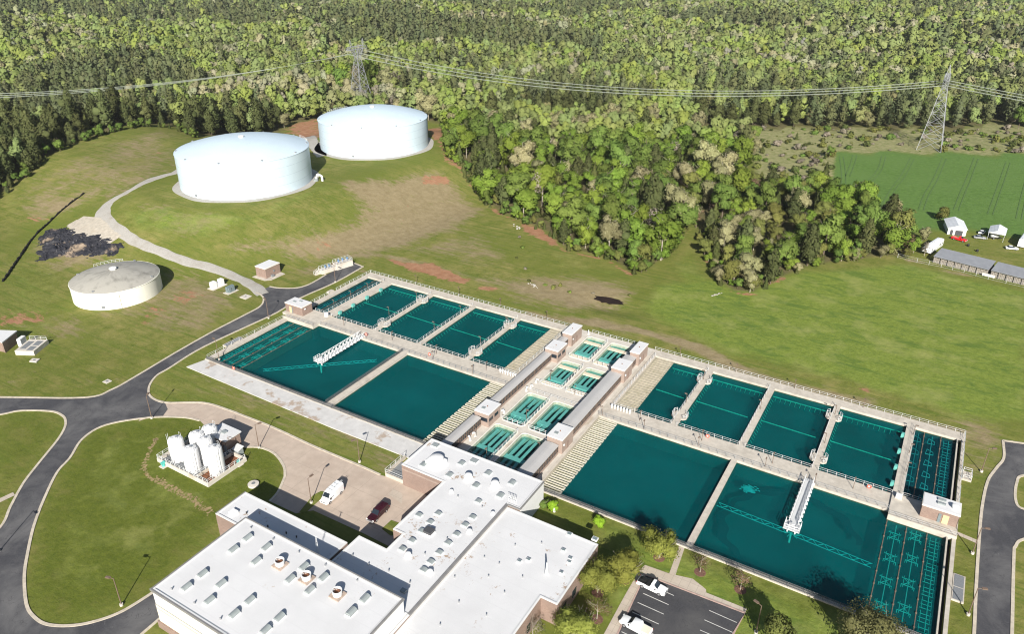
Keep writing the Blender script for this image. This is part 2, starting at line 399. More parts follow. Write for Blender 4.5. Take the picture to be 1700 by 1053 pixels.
def terrain_mat():
    m, nt, out = newmat('ground_cover'); v = wpos(nt)
    at = nd(nt, 'ShaderNodeAttribute', attribute_name='cover'); sp = nd(nt, 'ShaderNodeSeparateColor'); lk(nt, at.outputs['Color'], sp.inputs[0])
    at2 = nd(nt, 'ShaderNodeAttribute', attribute_name='cover2'); sp2 = nd(nt, 'ShaderNodeSeparateColor'); lk(nt, at2.outputs['Color'], sp2.inputs[0])
    fine = noise(nt, v, .95, 8, .82, .4); med = noise(nt, v, .16, 6, .65); big = noise(nt, v, .028, 4, .6)
    g = ramp(nt, fine, .32, .68, (.082,.107,.018), (.190,.203,.046))
    g = mix(nt, ramp(nt, med, .40, .68), g, (.235,.212,.070))
    g = mix(nt, ramp(nt, big, .42, .66), g, (.132,.155,.029))
    # mown lines
    mp = nd(nt, 'ShaderNodeMapping'); mp.inputs['Rotation'].default_value = (0,0,R(28)); mp.inputs['Scale'].default_value = (.05,.9,1); lk(nt, v, mp.inputs['Vector'])
    mow = noise(nt, mp.outputs['Vector'], 1.0, 3, .6)
    g = mix(nt, ramp(nt, mow, .50, .72), g, (.100,.138,.023))
    mown = nd(nt, 'ShaderNodeMath', operation='SUBTRACT'); mown.inputs[0].default_value = 1.0; lk(nt, at.outputs['Alpha'], mown.inputs[1])
    mg = ramp(nt, fine, .3, .7, (.060,.086,.010), (.130,.150,.024)); mg = mix(nt, ramp(nt, med, .5, .75), mg, (.150,.142,.040)); g = mix(nt, mown.outputs[0], g, mg)
    # each mask is broken up by noise before it is used
    def brk(sock, n, lo=.42, hi=.58, amt=.9):
        a = nd(nt, 'ShaderNodeMath', operation='MULTIPLY_ADD'); a.inputs[1].default_value = amt; lk(nt, n, a.inputs[0]); lk(nt, sock, a.inputs[2])
        s = nd(nt, 'ShaderNodeMath', operation='SUBTRACT'); s.inputs[1].default_value = amt*.5; lk(nt, a.outputs[0], s.inputs[0])
        return ramp(nt, s.outputs[0], lo, hi)
    n3 = noise(nt, v, .35, 8, .72); mp2 = nd(nt, 'ShaderNodeMapping'); mp2.inputs['Rotation'].default_value = (0,0,R(-28)); mp2.inputs['Scale'].default_value = (.10,.6,1); lk(nt, v, mp2.inputs['Vector'])
    n4 = noise(nt, mp2.outputs['Vector'], 1.2, 6, .7)
    dry = ramp(nt, n3, .3, .72, (.200,.158,.082), (.305,.248,.145))
    ndr = nd(nt, 'ShaderNodeMath', operation='MULTIPLY_ADD'); ndr.inputs[1].default_value = .5; lk(nt, n4, ndr.inputs[0]); nde = nd(nt, 'ShaderNodeMath', operation='MULTIPLY'); nde.inputs[1].default_value = .5; lk(nt, noise(nt, v, .06, 9, .7, .5), nde.inputs[0]); lk(nt, nde.outputs[0], ndr.inputs[2])
    g = mix(nt, brk(sp.outputs[0], ndr.outputs[0], .36, .66, 2.4), g, dry)
    lush = ramp(nt, fine, .3, .7, (.095,.140,.020), (.222,.272,.053))
    mp3 = nd(nt, 'ShaderNodeMapping'); mp3.inputs['Rotation'].default_value = (0,0,R(-35)); mp3.inputs['Scale'].default_value = (.09,.26,1); lk(nt, v, mp3.inputs['Vector'])
    brush = noise(nt, mp3.outputs['Vector'], 1.0, 7, .72, .8)
    lush = mix(nt, ramp(nt, brush, .48, .62), lush, (.098,.152,.028))
    lush = mix(nt, ramp(nt, noise(nt, v, .07, 6, .7), .50, .70), lush, (.245,.265,.078))
    g = mix(nt, brk(sp.outputs[2], med, .36, .66, .8), g, lush)
    nsb = nd(nt, 'ShaderNodeMath', operation='MULTIPLY_ADD'); nsb.inputs[1].default_value = .6; lk(nt, noise(nt, v, .11, 9, .72, .7), nsb.inputs[0])
    nsc = nd(nt, 'ShaderNodeMath', operation='MULTIPLY'); nsc.inputs[1].default_value = .4; lk(nt, n4, nsc.inputs[0]); lk(nt, nsc.outputs[0], nsb.inputs[2])
    soil = ramp(nt, n3, .3, .7, (.26,.125,.068), (.37,.210,.125))
    g = mix(nt, brk(sp.outputs[1], nsb.outputs[0], .46, .60, 3.2), g, soil)
    crop = ramp(nt, noise(nt, v, .5, 5, .6), .3, .7, (.074,.138,.030), (.112,.196,.046))
    crop = mix(nt, ramp(nt, noise(nt, v, .03, 4, .6), .4, .7), crop, (.105,.180,.045))
    g = mix(nt, sp2.outputs[0], g, crop)
    scr = ramp(nt, n3, .34, .66, (.150,.172,.056), (.31,.285,.150))
    g = mix(nt, brk(sp2.outputs[1], n3, .3, .6, .6), g, scr)
    flo = ramp(nt, n3, .3, .7, (.085,.085,.032), (.16,.135,.07))
    g = mix(nt, sp2.outputs[2], g, flo)
    principled(nt, out, g, .95, spec=.1, bump=n3, bstr=.9, bdist=.35)
    return m
M['ground'] = terrain_mat()

def water_mat(name, body, trans, tint, gloss=.35):
    m, nt, out = newmat(name); v = wpos(nt)
    col = ramp(nt, noise(nt, v, .05, 4, .6), .3, .75, tuple(x*.74 for x in body), tuple(x*1.24 for x in body))
    d = nd(nt, 'ShaderNodeBsdfDiffuse'); lk(nt, col, d.inputs['Color'])
    t = nd(nt, 'ShaderNodeBsdfTransparent'); t.inputs['Color'].default_value = c4(tint)
    ms = nd(nt, 'ShaderNodeMixShader'); ms.inputs[0].default_value = trans; lk(nt, d.outputs[0], ms.inputs[1]); lk(nt, t.outputs[0], ms.inputs[2])
    b = nd(nt, 'ShaderNodeBump'); b.inputs['Strength'].default_value = .10; b.inputs['Distance'].default_value = .06; lk(nt, noise(nt, v, 2.2, 3, .6), b.inputs['Height'])
    gl = nd(nt, 'ShaderNodeBsdfGlossy'); gl.inputs['Roughness'].default_value = .06; lk(nt, b.outputs[0], gl.inputs['Normal'])
    fr = nd(nt, 'ShaderNodeFresnel'); fr.inputs['IOR'].default_value = 1.33; lk(nt, b.outputs[0], fr.inputs['Normal'])
    ml = nd(nt, 'ShaderNodeMath', operation='MULTIPLY'); ml.inputs[1].default_value = gloss; lk(nt, fr.outputs[0], ml.inputs[0])
    m2 = nd(nt, 'ShaderNodeMixShader'); lk(nt, ml.outputs[0], m2.inputs[0]); lk(nt, ms.outputs[0], m2.inputs[1]); lk(nt, gl.outputs[0], m2.inputs[2])
    lk(nt, m2.outputs[0], out.inputs['Surface']); return m
M['water'] = water_mat('basin_water', (.0015,.098,.108), .55, (.30,.96,.93), .16)
M['filter_water'] = water_mat('filter_water', (.003,.050,.055), .86, (.58,.90,.90), .15)
M['dark_water'] = water_mat('channel_water', (.002,.060,.078), .58, (.30,.90,.94), .2)
M['floor'] = simple('depth_fade_teal', (.006,.085,.085), .3, .08, .9)  # teal carries the water's depth fade on floor and lower walls
M['floor_dark'] = simple('filter_floor', (.004,.018,.030), .3, .2, .9)
M['bottom_stain'] = simple('bottom_sediment', (.006,.028,.035), .3, .3, .9)
M['blob'] = simple('pale_sediment', (.16,.78,.78), .2, 2, .8)

def leaf_mat(name, a, b, rough=.75, trans=.3, hv=.25):
    """foliage: clump-to-clump variation from the mesh attribute, tree-to-tree variation from the object"""
    m, nt, out = newmat(name)
    at = nd(nt, 'ShaderNodeAttribute', attribute_name='tint')
    oi = nd(nt, 'ShaderNodeObjectInfo')
    c = ramp(nt, at.outputs['Fac'], 0.0, 1.0, a, b)
    hs = nd(nt, 'ShaderNodeHueSaturation')
    mr = nd(nt, 'ShaderNodeMapRange'); mr.inputs[3].default_value = 1-hv; mr.inputs[4].default_value = 1+hv; lk(nt, oi.outputs['Random'], mr.inputs[0]); lk(nt, mr.outputs[0], hs.inputs['Value'])
    m5 = nd(nt, 'ShaderNodeMath', operation='MULTIPLY'); m5.inputs[1].default_value = 7.31; lk(nt, oi.outputs['Random'], m5.inputs[0])
    fr = nd(nt, 'ShaderNodeMath', operation='FRACT'); lk(nt, m5.outputs[0], fr.inputs[0])
    mh = nd(nt, 'ShaderNodeMapRange'); mh.inputs[3].default_value = .485; mh.inputs[4].default_value = .515; lk(nt, fr.outputs[0], mh.inputs[0]); lk(nt, mh.outputs[0], hs.inputs['Hue'])
    lk(nt, c, hs.inputs['Color'])
    d = nd(nt, 'ShaderNodeBsdfDiffuse'); lk(nt, hs.outputs[0], d.inputs['Color'])
    t = nd(nt, 'ShaderNodeBsdfTranslucent'); lk(nt, hs.outputs[0], t.inputs['Color'])
    ms = nd(nt, 'ShaderNodeMixShader'); ms.inputs[0].default_value = trans; lk(nt, d.outputs[0], ms.inputs[1]); lk(nt, t.outputs[0], ms.inputs[2])
    lk(nt, ms.outputs[0], out.inputs['Surface']); return m
M['leaf_bright'] = leaf_mat('bright_spring_leaves', (.125,.195,.026), (.250,.325,.062))
M['leaf_mid'] = leaf_mat('mid_green_leaves', (.100,.158,.032), (.200,.268,.066))
M['leaf_pale'] = leaf_mat('pale_budding_leaves', (.200,.190,.085), (.400,.385,.215))
M['leaf_olive'] = leaf_mat('olive_leaves', (.135,.150,.038), (.250,.258,.080))
M['leaf_pine'] = leaf_mat('pine_needles', (.070,.086,.031), (.145,.160,.064), hv=.3)
M['leaf_cedar'] = leaf_mat('cedar_foliage', (.074,.094,.028), (.148,.166,.058))
M['leaf_red'] = leaf_mat('reddish_buds', (.150,.100,.062), (.265,.175,.115))
M['leaf_grey'] = leaf_mat('grey_twigs', (.200,.170,.125), (.350,.310,.245))
M['leaf_garden'] = leaf_mat('garden_leaves', (.170,.190,.035), (.330,.350,.085))
M['leaf_budding'] = leaf_mat('budding_leaves', (.190,.190,.070), (.340,.340,.150))
M['leaf_lime'] = leaf_mat('lime_shrub_leaves', (.150,.260,.018), (.270,.410,.040))
def forest_mat():
    m, nt, out = newmat('forest_foliage')
    at = nd(nt, 'ShaderNodeAttribute', attribute_name='col')
    d = nd(nt, 'ShaderNodeBsdfDiffuse'); lk(nt, at.outputs['Color'], d.inputs['Color'])
    t = nd(nt, 'ShaderNodeBsdfTranslucent'); lk(nt, at.outputs['Color'], t.inputs['Color'])
    ms = nd(nt, 'ShaderNodeMixShader'); ms.inputs[0].default_value = .25; lk(nt, d.outputs[0], ms.inputs[1]); lk(nt, t.outputs[0], ms.inputs[2])
    lk(nt, ms.outputs[0], out.inputs['Surface']); return m
M['forest'] = forest_mat()

# ------------------------------------------------------------------ camera, light, sky
cam = bpy.data.cameras.new('camera'); co = bpy.data.objects.new('camera', cam); COL.objects.link(co)
from mathutils import Matrix
co.matrix_world = Matrix(((RGT[0],UPV[0],-FWD[0],0),(RGT[1],UPV[1],-FWD[1],0),(RGT[2],UPV[2],-FWD[2],CAMH),(0,0,0,1)))
cam.sensor_width = 36; cam.sensor_fit = 'HORIZONTAL'; cam.lens = FPX/1700*36
cam.shift_y = -(526.5-CPY)/1700; cam.clip_start = 1; cam.clip_end = 12000
SC.camera = co
SUN_EL, SUN_AZ = 29.3, -59.5      # azimuth of the sun counted from +x
sd = Vector((math.cos(R(SUN_AZ))*math.cos(R(SUN_EL)), math.sin(R(SUN_AZ))*math.cos(R(SUN_EL)), math.sin(R(SUN_EL))))
sun = bpy.data.lights.new('sun', 'SUN'); sun.energy = 4.95; sun.angle = R(.53); sun.color = (1.0,.955,.88)
so = bpy.data.objects.new('sun', sun); COL.objects.link(so); so.rotation_euler = sd.to_track_quat('Z', 'Y').to_euler()
so.location = (0,-50,200)
w = bpy.data.worlds.new('World'); SC.world = w; w.use_nodes = True
nt = w.node_tree; bg = nt.nodes['Background']; sk = nt.nodes.new('ShaderNodeTexSky'); sk.sky_type = 'NISHITA'; sk.sun_disc = False
sk.sun_elevation = R(SUN_EL); sk.sun_rotation = math.atan2(sd.x, sd.y); sk.altitude = 200; sk.air_density = 1.0; sk.dust_density = 1.2
nt.links.new(sk.outputs[0], bg.inputs[0]); bg.inputs[1].default_value = .054
SC.view_settings.view_transform = 'Standard'; SC.view_settings.look = 'None'; SC.view_settings.exposure = .75; SC.view_settings.gamma = 1
SC.cycles.filter_width = 1.15; SC.cycles.max_bounces = 6; SC.cycles.transparent_max_bounces = 8; SC.cycles.diffuse_bounces = 2; SC.cycles.glossy_bounces = 2
# ================================================================== TERRAIN
def grow(lo, hi, step, end_lo, end_hi, k=1.07, mx=60):
    mid = list(np.arange(lo, hi+1e-6, step))
    a = []; x = lo; s = step
    while x > end_lo: s = min(s*k, mx); x -= s; a.append(x)
    b = []; x = mid[-1]; s = step
    while x < end_hi: s = min(s*k, mx); x += s; b.append(x)
    return np.array(a[::-1]+mid+b)
PX0, PX1, PY0, PY1 = -168.0, 17.0, 114.0, 184.5      # hole under the basins
def with_lines(a, vals):
    for v in vals: a[np.argmin(abs(a-v))] = v
    return a
GXs = with_lines(grow(-302, 40, 1.5, -2600, 1500), (PX0, PX1)); GYs = with_lines(grow(30, 258, 1.5, -140, 3000), (PY0, PY1))
X, Y = np.meshgrid(GXs, GYs); Z = hgt(X, Y)

def wpoly(pts): return [gnd(*p)[:2] for p in pts]
def pmask(poly, soft=3.0, X=None, Y=None):
    """soft-edged mask of a world polygon"""
    X = XV if X is None else X; Y = YV if Y is None else Y
    ins = np.zeros(X.shape, bool); dist = np.full(X.shape, 1e9); n = len(poly)
    for i in range(n):
        (ax, ay), (bx, by) = poly[i], poly[(i+1)%n]
        c = (ay > Y) != (by > Y)
        with np.errstate(divide='ignore', invalid='ignore'):
            ins ^= c & (X < (bx-ax)*(Y-ay)/(by-ay+1e-12)+ax)
        dist = np.minimum(dist, _seg(X, Y, (ax, ay), (bx, by)))
    s = np.where(ins, dist, -dist)
    return np.clip(s/(2*soft)+.5, 0, 1)
def lmask(line, width, soft=1.5):
    d = np.full(XV.shape, 1e9)
    for a, b in zip(line[:-1], line[1:]): d = np.minimum(d, _seg(XV, YV, a, b))
    return np.clip((width/2+soft-d)/(2*soft), 0, 1)
def emask(px, py, rx, ry, soft=1.3):
    cx, cy, _ = gnd(px, py); ex, ey, _ = gnd(px+rx, py); fx, fy, _ = gnd(px, py+ry)
    A = np.array([[ex-cx, fx-cx],[ey-cy, fy-cy]]); I = np.linalg.inv(A)
    u = I[0,0]*(XV-cx)+I[0,1]*(YV-cy); v = I[1,0]*(XV-cx)+I[1,1]*(YV-cy)
    return np.clip((1-np.hypot(u, v))/soft+.5, 0, 1)

XV, YV = X.ravel(), Y.ravel()
dry = np.zeros(XV.shape); soil = dry.copy(); lush = dry.copy(); mown = dry.copy(); crop = dry.copy(); scrub = dry.copy(); floor = dry.copy()
def up(a, m, w): np.maximum(a, m*w, out=a)
for pts, wt in [
    ([(560,300),(640,298),(735,285),(790,340),(800,348),(760,385),(700,402),(640,420),(520,432),(430,425),(380,408),(440,395),(560,378),(600,345)], .82),
    ([(225,340),(300,350),(400,362),(330,388),(250,378)], .7), ([(120,262),(290,215),(300,285),(200,335),(60,335),(40,300)], .5),
    ([(20,330),(130,300),(150,340),(60,370)], .6), ([(280,440),(420,482),(340,560),(230,545),(165,525)], .55), ([(60,395),(150,380),(190,430),(90,450)], .8),
    ([(0,520),(160,525),(150,560),(0,570)], .5), ([(400,655),(560,712),(640,742),(668,762),(655,788),(560,752),(470,712)], .62), ([(310,615),(380,640),(400,665),(300,650)], .5),
    ([(800,470),(960,455),(1045,480),(1060,512),(960,520),(860,500)], .75), ([(640,410),(800,380),(860,420),(830,470),(740,440)], .5),
    ([(1600,700),(1660,705),(1660,760),(1612,790),(1604,730)], .8), ([(980,540),(1150,575),(1240,622),(1220,640),(1050,580)], .35), ([(1240,620),(1420,660),(1480,690),(1400,690),(1260,645)], .6),
    ([(460,435),(600,430),(610,447),(560,460),(480,478)], .45), ([(0,600),(250,590),(230,640),(0,650)], .25)]:
    up(dry, pmask(wpoly(pts), 9), wt)
up(dry, lmask(wpoly([(880,525),(980,535),(1080,555),(1160,578),(1240,622),(1340,650),(1440,668)]), 5, 3), .9)
up(dry, lmask(wpoly([(520,415),(640,425),(760,455),(880,480)]), 5, 3), .7)
up(dry, lmask(wpoly([(600,450),(760,495),(930,545),(1100,588),(1350,655),(1600,718)]), 2, 1.5), .75)
up(dry, lmask(wpoly([(1506,432),(1574,450),(1648,469),(1720,482)]), 2.2, 1.2), .95)
for pts, wt in [([(640,428),(668,436),(716,438),(748,452),(782,466),(770,473),(715,459),(662,442)], 1.0), ([(790,474),(826,478),(824,484),(792,482)], .9),
    ([(470,210),(535,192),(535,226),(508,244),(480,226)], .75), ([(860,366),(905,383),(935,412),(915,408),(870,384)], .8), ([(690,215),(735,210),(760,280),(742,275),(722,232)], .75),
    ([(700,290),(750,290),(745,310),(700,305)], .6), ([(1265,470),(1300,458),(1305,464),(1270,478)], .7)]:
    up(soil, pmask(wpoly(pts), 2), wt)
for e in [(255,518,26,9,.75), (306,494,22,11,.7), (34,530,36,12,.8), (268,383,14,5,.5), (60,362,24,5,.6), (1030,462,10,5,.6), (1440,647,16,5,.6), (520,403,45,9,.55), (262,256,10,4,.6), (235,535,18,8,.6)]:
    up(soil, emask(e[0], e[1], e[2]*1.4, e[3]*1.4), e[4]*.72)
up(soil, lmask(wpoly([(735,222),(762,276),(780,305),(800,332),(832,357),(860,368),(904,390),(940,418),(1008,432),(1046,456)]), 2.0, 1.5), .8)
up(soil, lmask(wpoly([(259,729),(252,742),(240,771),(247,792),(264,798),(282,810),(300,819),(318,828),(330,838),(346,852)]), .8, .9), .62)
up(soil, lmask(wpoly([(1160,405),(1192,470),(1215,487),(1254,489)]), 1.5, 1.2), .7)
for pts, wt in [([(1080,470),(1500,435),(1720,485),(1720,705),(1600,700),(1420,640),(1200,590),(1060,520)], .75), ([(0,420),(120,445),(105,560),(60,600),(0,600)], .40), ([(0,600),(140,560),(260,560),(180,645),(0,655)], .28),
    ([(188,350),(290,340),(300,345),(420,352),(545,300),(565,315),(430,372),(330,402),(215,388)], .55), ([(150,720),(300,700),(460,760),(470,800),(350,860),(256,980),(80,1035),(48,980),(70,850)], .38),
    ([(960,830),(1110,902),(1420,1015),(1500,1053),(1400,1120),(980,1120),(1000,900)], .62), ([(1590,780),(1650,780),(1625,1060),(1560,1060)], .45), ([(1100,440),(1150,400),(1200,480),(1120,480)], .5),
    ([(0,330),(60,290),(160,232),(250,210),(200,235),(110,262),(50,320),(20,420),(0,430)], .45), ([(1686,915),(1760,900),(1760,1100),(1684,1100)], .3), ([(0,695),(95,690),(100,710),(40,790),(0,820)], .3),
    ([(560,345),(700,300),(740,310),(600,345)], .35), ([(820,390),(1010,430),(1060,460),(960,470),(860,430)], .35)]:
    up(lush, pmask(wpoly(pts), 6), wt)
for pts, wt in [([(150,716),(300,690),(440,740),(475,780),(460,830),(350,870),(256,985),(80,1040),(44,1000),(45,920),(80,820)], .9), ([(0,690),(95,686),(106,705),(60,770),(0,860)], .7), ([(880,820),(960,830),(1110,902),(1420,1015),(1500,1060),(1400,1120),(900,1120),(960,1000),(1000,900)], .5), ([(1604,800),(1640,790),(1620,1060),(1560,1060)], .5), ([(0,570),(250,580),(225,628),(140,662),(0,662)], .35)]:
    up(mown, pmask(wpoly(pts), 3), wt)
SCRUB = wpoly([(1120,208),(1195,211),(1400,214),(1612,215),(1650,203),(1800,232),(1800,257),(1386,250.6),(1380,305),(1354,322),(1283,318),(1257,292),(1250,262),(1235,232),(1195,226),(1120,222)])
CROP = wpoly([(1386,250.6),(1800,257.5),(1800,408),(1670,392),(1606,380),(1500,388),(1440,345),(1379,308)])
FARF = wpoly([(1590,-14),(1800,-8),(1800,30),(1700,24),(1640,15)])
up(scrub, pmask(SCRUB, 3), 1); up(crop, pmask(CROP, .8), 1); up(crop, pmask(FARF, 8), .8)
up(lush, emask(1630,208,40,12), .9)

# forest footprints (world polygons on the ground, read off the photograph)
F_MAIN = wpoly([(-500,470),(-120,392),(0,326),(53,285),(106,242),(159,225),(205,212),(261,206),(289,210),(318,224),(360,226),(469,222),(482,206),(530,197),(640,196),(735,204),(741,262),(764,274),(778,302),(799,330),(831,354),(860,364),(905,385),(937,412),(974,420),(1005,427),(1044,451),(1069,453),(1098,434),(1116,423),(1133,402),(1141,384),(1152,350)])
def _band(pts): return [unproj(*p, GZ) for p in pts]
F_MAIN += _band([(1230,300)]) + _band([(1250,262),(1240,232),(1195,216)])
F_MAIN += [unproj(1400,213,GZ), unproj(1612,214,GZ), unproj(1652,202,GZ), unproj(1700,222,GZ), unproj(1900,236,GZ), (900,900), (1400,3000), (-2600,3000), (-2600,400), (-900,250)]
F_CLUMP = wpoly([(1150,352),(1157,392),(1166,424),(1191,468),(1216,485),(1252,487),(1276,474),(1308,459),(1347,442),(1400,435),(1478,424),(1506,428),(1512,402),(1486,380),(1440,350),(1379,322),(1320,326),(1257,300),(1230,300)])
up(floor, np.where(np.hypot(XV, YV) < 900, pmask(F_MAIN, 2.5), pmask(F_MAIN, 2.5)), 1); up(floor, pmask(F_CLUMP, 2.5), 1); floor = np.clip(floor*2-1, 0, 1)
floor[pmask(SCRUB, 1) > .5] = 0; floor[pmask(CROP, 1) > .5] = 0; floor[pmask(FARF, 1) > .5] = 0

nx, ny = len(GXs), len(GYs)
ii, jj = np.meshgrid(np.arange(nx-1), np.arange(ny-1)); a = (jj*nx+ii).ravel()
cxm = (GXs[ii.ravel()]+GXs[ii.ravel()+1])/2; cym = (GYs[jj.ravel()]+GYs[jj.ravel()+1])/2
keep = ~((cxm > PX0) & (cxm < PX1) & (cym > PY0) & (cym < PY1))
q = np.stack([a, a+1, a+nx+1, a+nx], 1)[keep]
me = bpy.data.meshes.new('ground')
me.vertices.add(nx*ny); me.vertices.foreach_set('co', np.stack([XV, YV, Z.ravel()], 1).ravel())
me.loops.add(q.size); me.loops.foreach_set('vertex_index', q.ravel().astype(np.int32))
me.polygons.add(len(q)); me.polygons.foreach_set('loop_start', np.arange(0, q.size, 4, dtype=np.int32)); me.polygons.foreach_set('loop_total', np.full(len(q), 4, np.int32))
me.polygons.foreach_set('use_smooth', np.ones(len(q), bool))
for nm, ch in (('cover', (dry, soil, lush)), ('cover2', (crop, scrub, floor))):
    at = me.attributes.new(nm, 'FLOAT_COLOR', 'POINT')
    at.data.foreach_set('color', np.stack([*ch, 1-mown if nm == 'cover' else np.ones_like(dry)], 1).astype(np.float32).ravel())
me.materials.append(M['ground']); me.update(); me.validate()
tag(link('ground', me), kind='structure')

# ------------------------------------------------------------------ roads, drives, paths (sheets a few cm above the ground)
def P(pts, z=GZ): return [unproj(x, y, z) for x, y in pts]
def smooth_line(pts, n=6, closed=False):
    pts = [Vector((p[0], p[1], 0)) for p in pts]; out = []; m = len(pts)
    for i in range(m-1):
        p0 = pts[max(i-1,0)]; p1 = pts[i]; p2 = pts[i+1]; p3 = pts[min(i+2,m-1)]
        for k in range(n):
            t = k/n
            v = .5*((2*p1)+(p2-p0)*t+(2*p0-5*p1+4*p2-p3)*t*t+(3*p1-p0-3*p2+p3)*t**3)
            out.append((v.x, v.y))
    out.append((pts[-1].x, pts[-1].y)); return out
def ribbon(mb, line, w, z0, z1):
    """box-section strip along a line"""
    n = len(line); L = []; Rr = []
    for i, p in enumerate(line):
        a = line[max(i-1,0)]; b = line[min(i+1,n-1)]
        dx, dy = b[0]-a[0], b[1]-a[1]; l = math.hypot(dx, dy) or 1
        nx_, ny_ = -dy/l*w/2, dx/l*w/2
        L.append((p[0]+nx_, p[1]+ny_)); Rr.append((p[0]-nx_, p[1]-ny_))
    v = []
    for i in range(n): v += [(*L[i],z0),(*L[i],z1),(*Rr[i],z1),(*Rr[i],z0)]
    f = []
    for i in range(n-1):
        o = 4*i; f += [(o+1,o,o+4,o+5),(o+2,o+1,o+5,o+6),(o+3,o+2,o+6,o+7)]
    f += [(0,1,2,3),(4*n-1,4*n-2,4*n-3,4*n-4)]
    mb.add(v, f)
UPK = [(-80,662),(0,660),(141,660.6),(187,646.5),(226,625),(293,585),(353,551),(405,524),(432,509),(437.7,497),(433,490),(425,486)]
BRK = [(447.6,476),(463.5,478.5),(490,478.5),(509.4,474),(527,465),(541,456.5)]
LOW = [(603,443),(557,469),(499,495),(467,515),(446,526),(339,576),(282,611),(261,623.5),(249,639),(247,653.5),(254,662),(268,668),(284,669.5)]
ISL = [(473,792),(471,774.7),(455,753.5),(430.6,743.6),(406,743)]
ISL2 = [(332,699),(303,693.5),(247,694),(176.5,706),(137.7,728.8),(116.5,760.6),(95,785),(74,827.7),(56.5,873.6),(46,919.5),(40.6,958),(44,1004),(56.5,1025),(78,1037.7),(116.5,1040),(159,1032.5),(205,1015),(258,982)]
OUT = [(-60,930),(0,877),(17.6,842),(39,803),(63.5,771),(95,732),(107,712),(109,700),(104,691),(85,683.5),(35,682.5),(0,689),(-80,702)]
upk, brk_, low, isl2, out_ = (smooth_line(P(l)) for l in (UPK, BRK, LOW, ISL2, OUT))
road = MB()
outer = upk + brk_ + P([(583.5,435.3)]) + low[:-4] + P([(278.6,680),(270,692)]) + isl2[10:] + P([(262,1000),(266,1028),(233,1053),(150,1120),(0,1200),(-150,1200),(-170,1000)]) + out_
road.sheet(outer, GZ+.035)
struct('road', road, M['asphalt'])
drive = MB()
DRV = [(254,662),(284,669.5),(339,669.5),(381,682),(402,690),(455,711),(512,737.6),(550,754),(600,775),(631,789),(668,800),(760,850),(660,915),(607,888),(520,848),(491,853),(448,833),(462,817),(473,792),(471,774.7),(455,753.5),(430.6,743.6),(406,743),(372,740),(332,699),(303,693.5),(247,694),(230,700)]
drive.sheet(P(DRV), GZ+.026)
struct('driveway', drive, M['drive'])
track = MB()
TRK = [(437,489),(418,474),(399,463),(358,448),(317.7,436.5),(282,424),(247,411),(222,398),(203,387),(180,372),(170,357),(174,344),(188,332),(205,322),(225,311),(247,300),(270,292),(293,286),(315,272)]
tl = smooth_line(wpoly(TRK), 8)
wid = lambda i: 4.3 + 2.0*math.exp(-((i-80)/14)**2) + .25*math.sin(i*.27)
rows = []
for i, p in enumerate(tl):
    a = tl[max(i-1,0)]; b = tl[min(i+1,len(tl)-1)]; dx, dy = b[0]-a[0], b[1]-a[1]; l = math.hypot(dx,dy) or 1
    ww = wid(i)/2
    for k in range(-3, 4):
        e = ww*k/3 + (.22*math.sin(i*.31+k)+.14*math.sin(i*.83+2*k) if abs(k) == 3 else 0)
        x, y = p[0]-dy/l*e, p[1]+dx/l*e; rows.append((x, y, float(hgt(x, y))+(.12 if abs(k) < 3 else .02)))
track.add(rows, [(i*7+k,(i+1)*7+k,(i+1)*7+k+1,i*7+k+1)[::-1] for i in range(len(tl)-1) for k in range(6)])
struct('gravel_track', track, M['gravel'], smooth=True)
def drape_poly(name, pts, mat, lift=.1, step=.7, jag=.3):
    poly = wpoly(pts); xs = [p[0] for p in poly]; ys = [p[1] for p in poly]
    gx, gy = np.meshgrid(np.arange(min(xs)-2, max(xs)+2, step), np.arange(min(ys)-2, max(ys)+2, step))
    mk = pmask(poly, .3, gx+NR.uniform(-jag, jag, gx.shape), gy+NR.uniform(-jag, jag, gy.shape)) > .5
    mb = MB(); n0, m0 = gx.shape; idx = {}
    for j in range(n0):
        for i in range(m0):
            if mk[j,i]:
                idx[j,i] = len(mb.v); x, y = gx[j,i], gy[j,i]; mb.v.append((float(x), float(y), float(hgt(x,y))+lift))
    for (j,i) in list(idx):
        if (j+1,i) in idx and (j,i+1) in idx and (j+1,i+1) in idx: mb.f.append((idx[j,i],idx[j,i+1],idx[j+1,i+1],idx[j+1,i])); mb.m.append(0)
    return struct(name, mb, mat, True)
drape_poly('sand_patch', [(108,375),(140,358),(170,362),(186,378),(205,392),(180,408),(150,398),(120,390)], M['sand'], .13)
drape_poly('gravel_track', [(498,232),(520,224),(530,236),(545,258),(525,262),(512,246)], M['gravel'], .1)
right = MB()
RR_L = smooth_line(P([(1665,732),(1666.5,760.6),(1654,778),(1640,799),(1631,838),(1626,888),(1620.6,972),(1617,1053),(1612,1120)]))
RR_A = smooth_line(P([(1760,790),(1700,790),(1688,802),(1686,831),(1700,846),(1760,852)])); RR_B = smooth_line(P([(1760,888),(1700,896),(1686,908),(1683,925),(1680,1053),(1678,1120)]))
right.sheet(RR_L + RR_B[::-1] + RR_A[::-1] + P([(1760,742)]), GZ+.035)
struct('road', right, M['asphalt'])
lot = MB(); LOT = [(1071,955),(1237,1019),(1190,1110),(975,1110),(1024,1053)]
lot.sheet(P(LOT), GZ+.035); struct('parking_lot', lot, M['asphalt_lot'])
ln = MB()
def strip(mb, a, b, w, z):
    a = Vector((*a,0)); b = Vector((*b,0)); d = (b-a).normalized(); n = Vector((-d.y,d.x,0))*w/2
    mb.quad((*(a-n).xy,z),(*(b-n).xy,z),(*(b+n).xy,z),(*(a+n).xy,z))
zq = lambda x, y: (1000+x/7.083, 930+y/7.083)
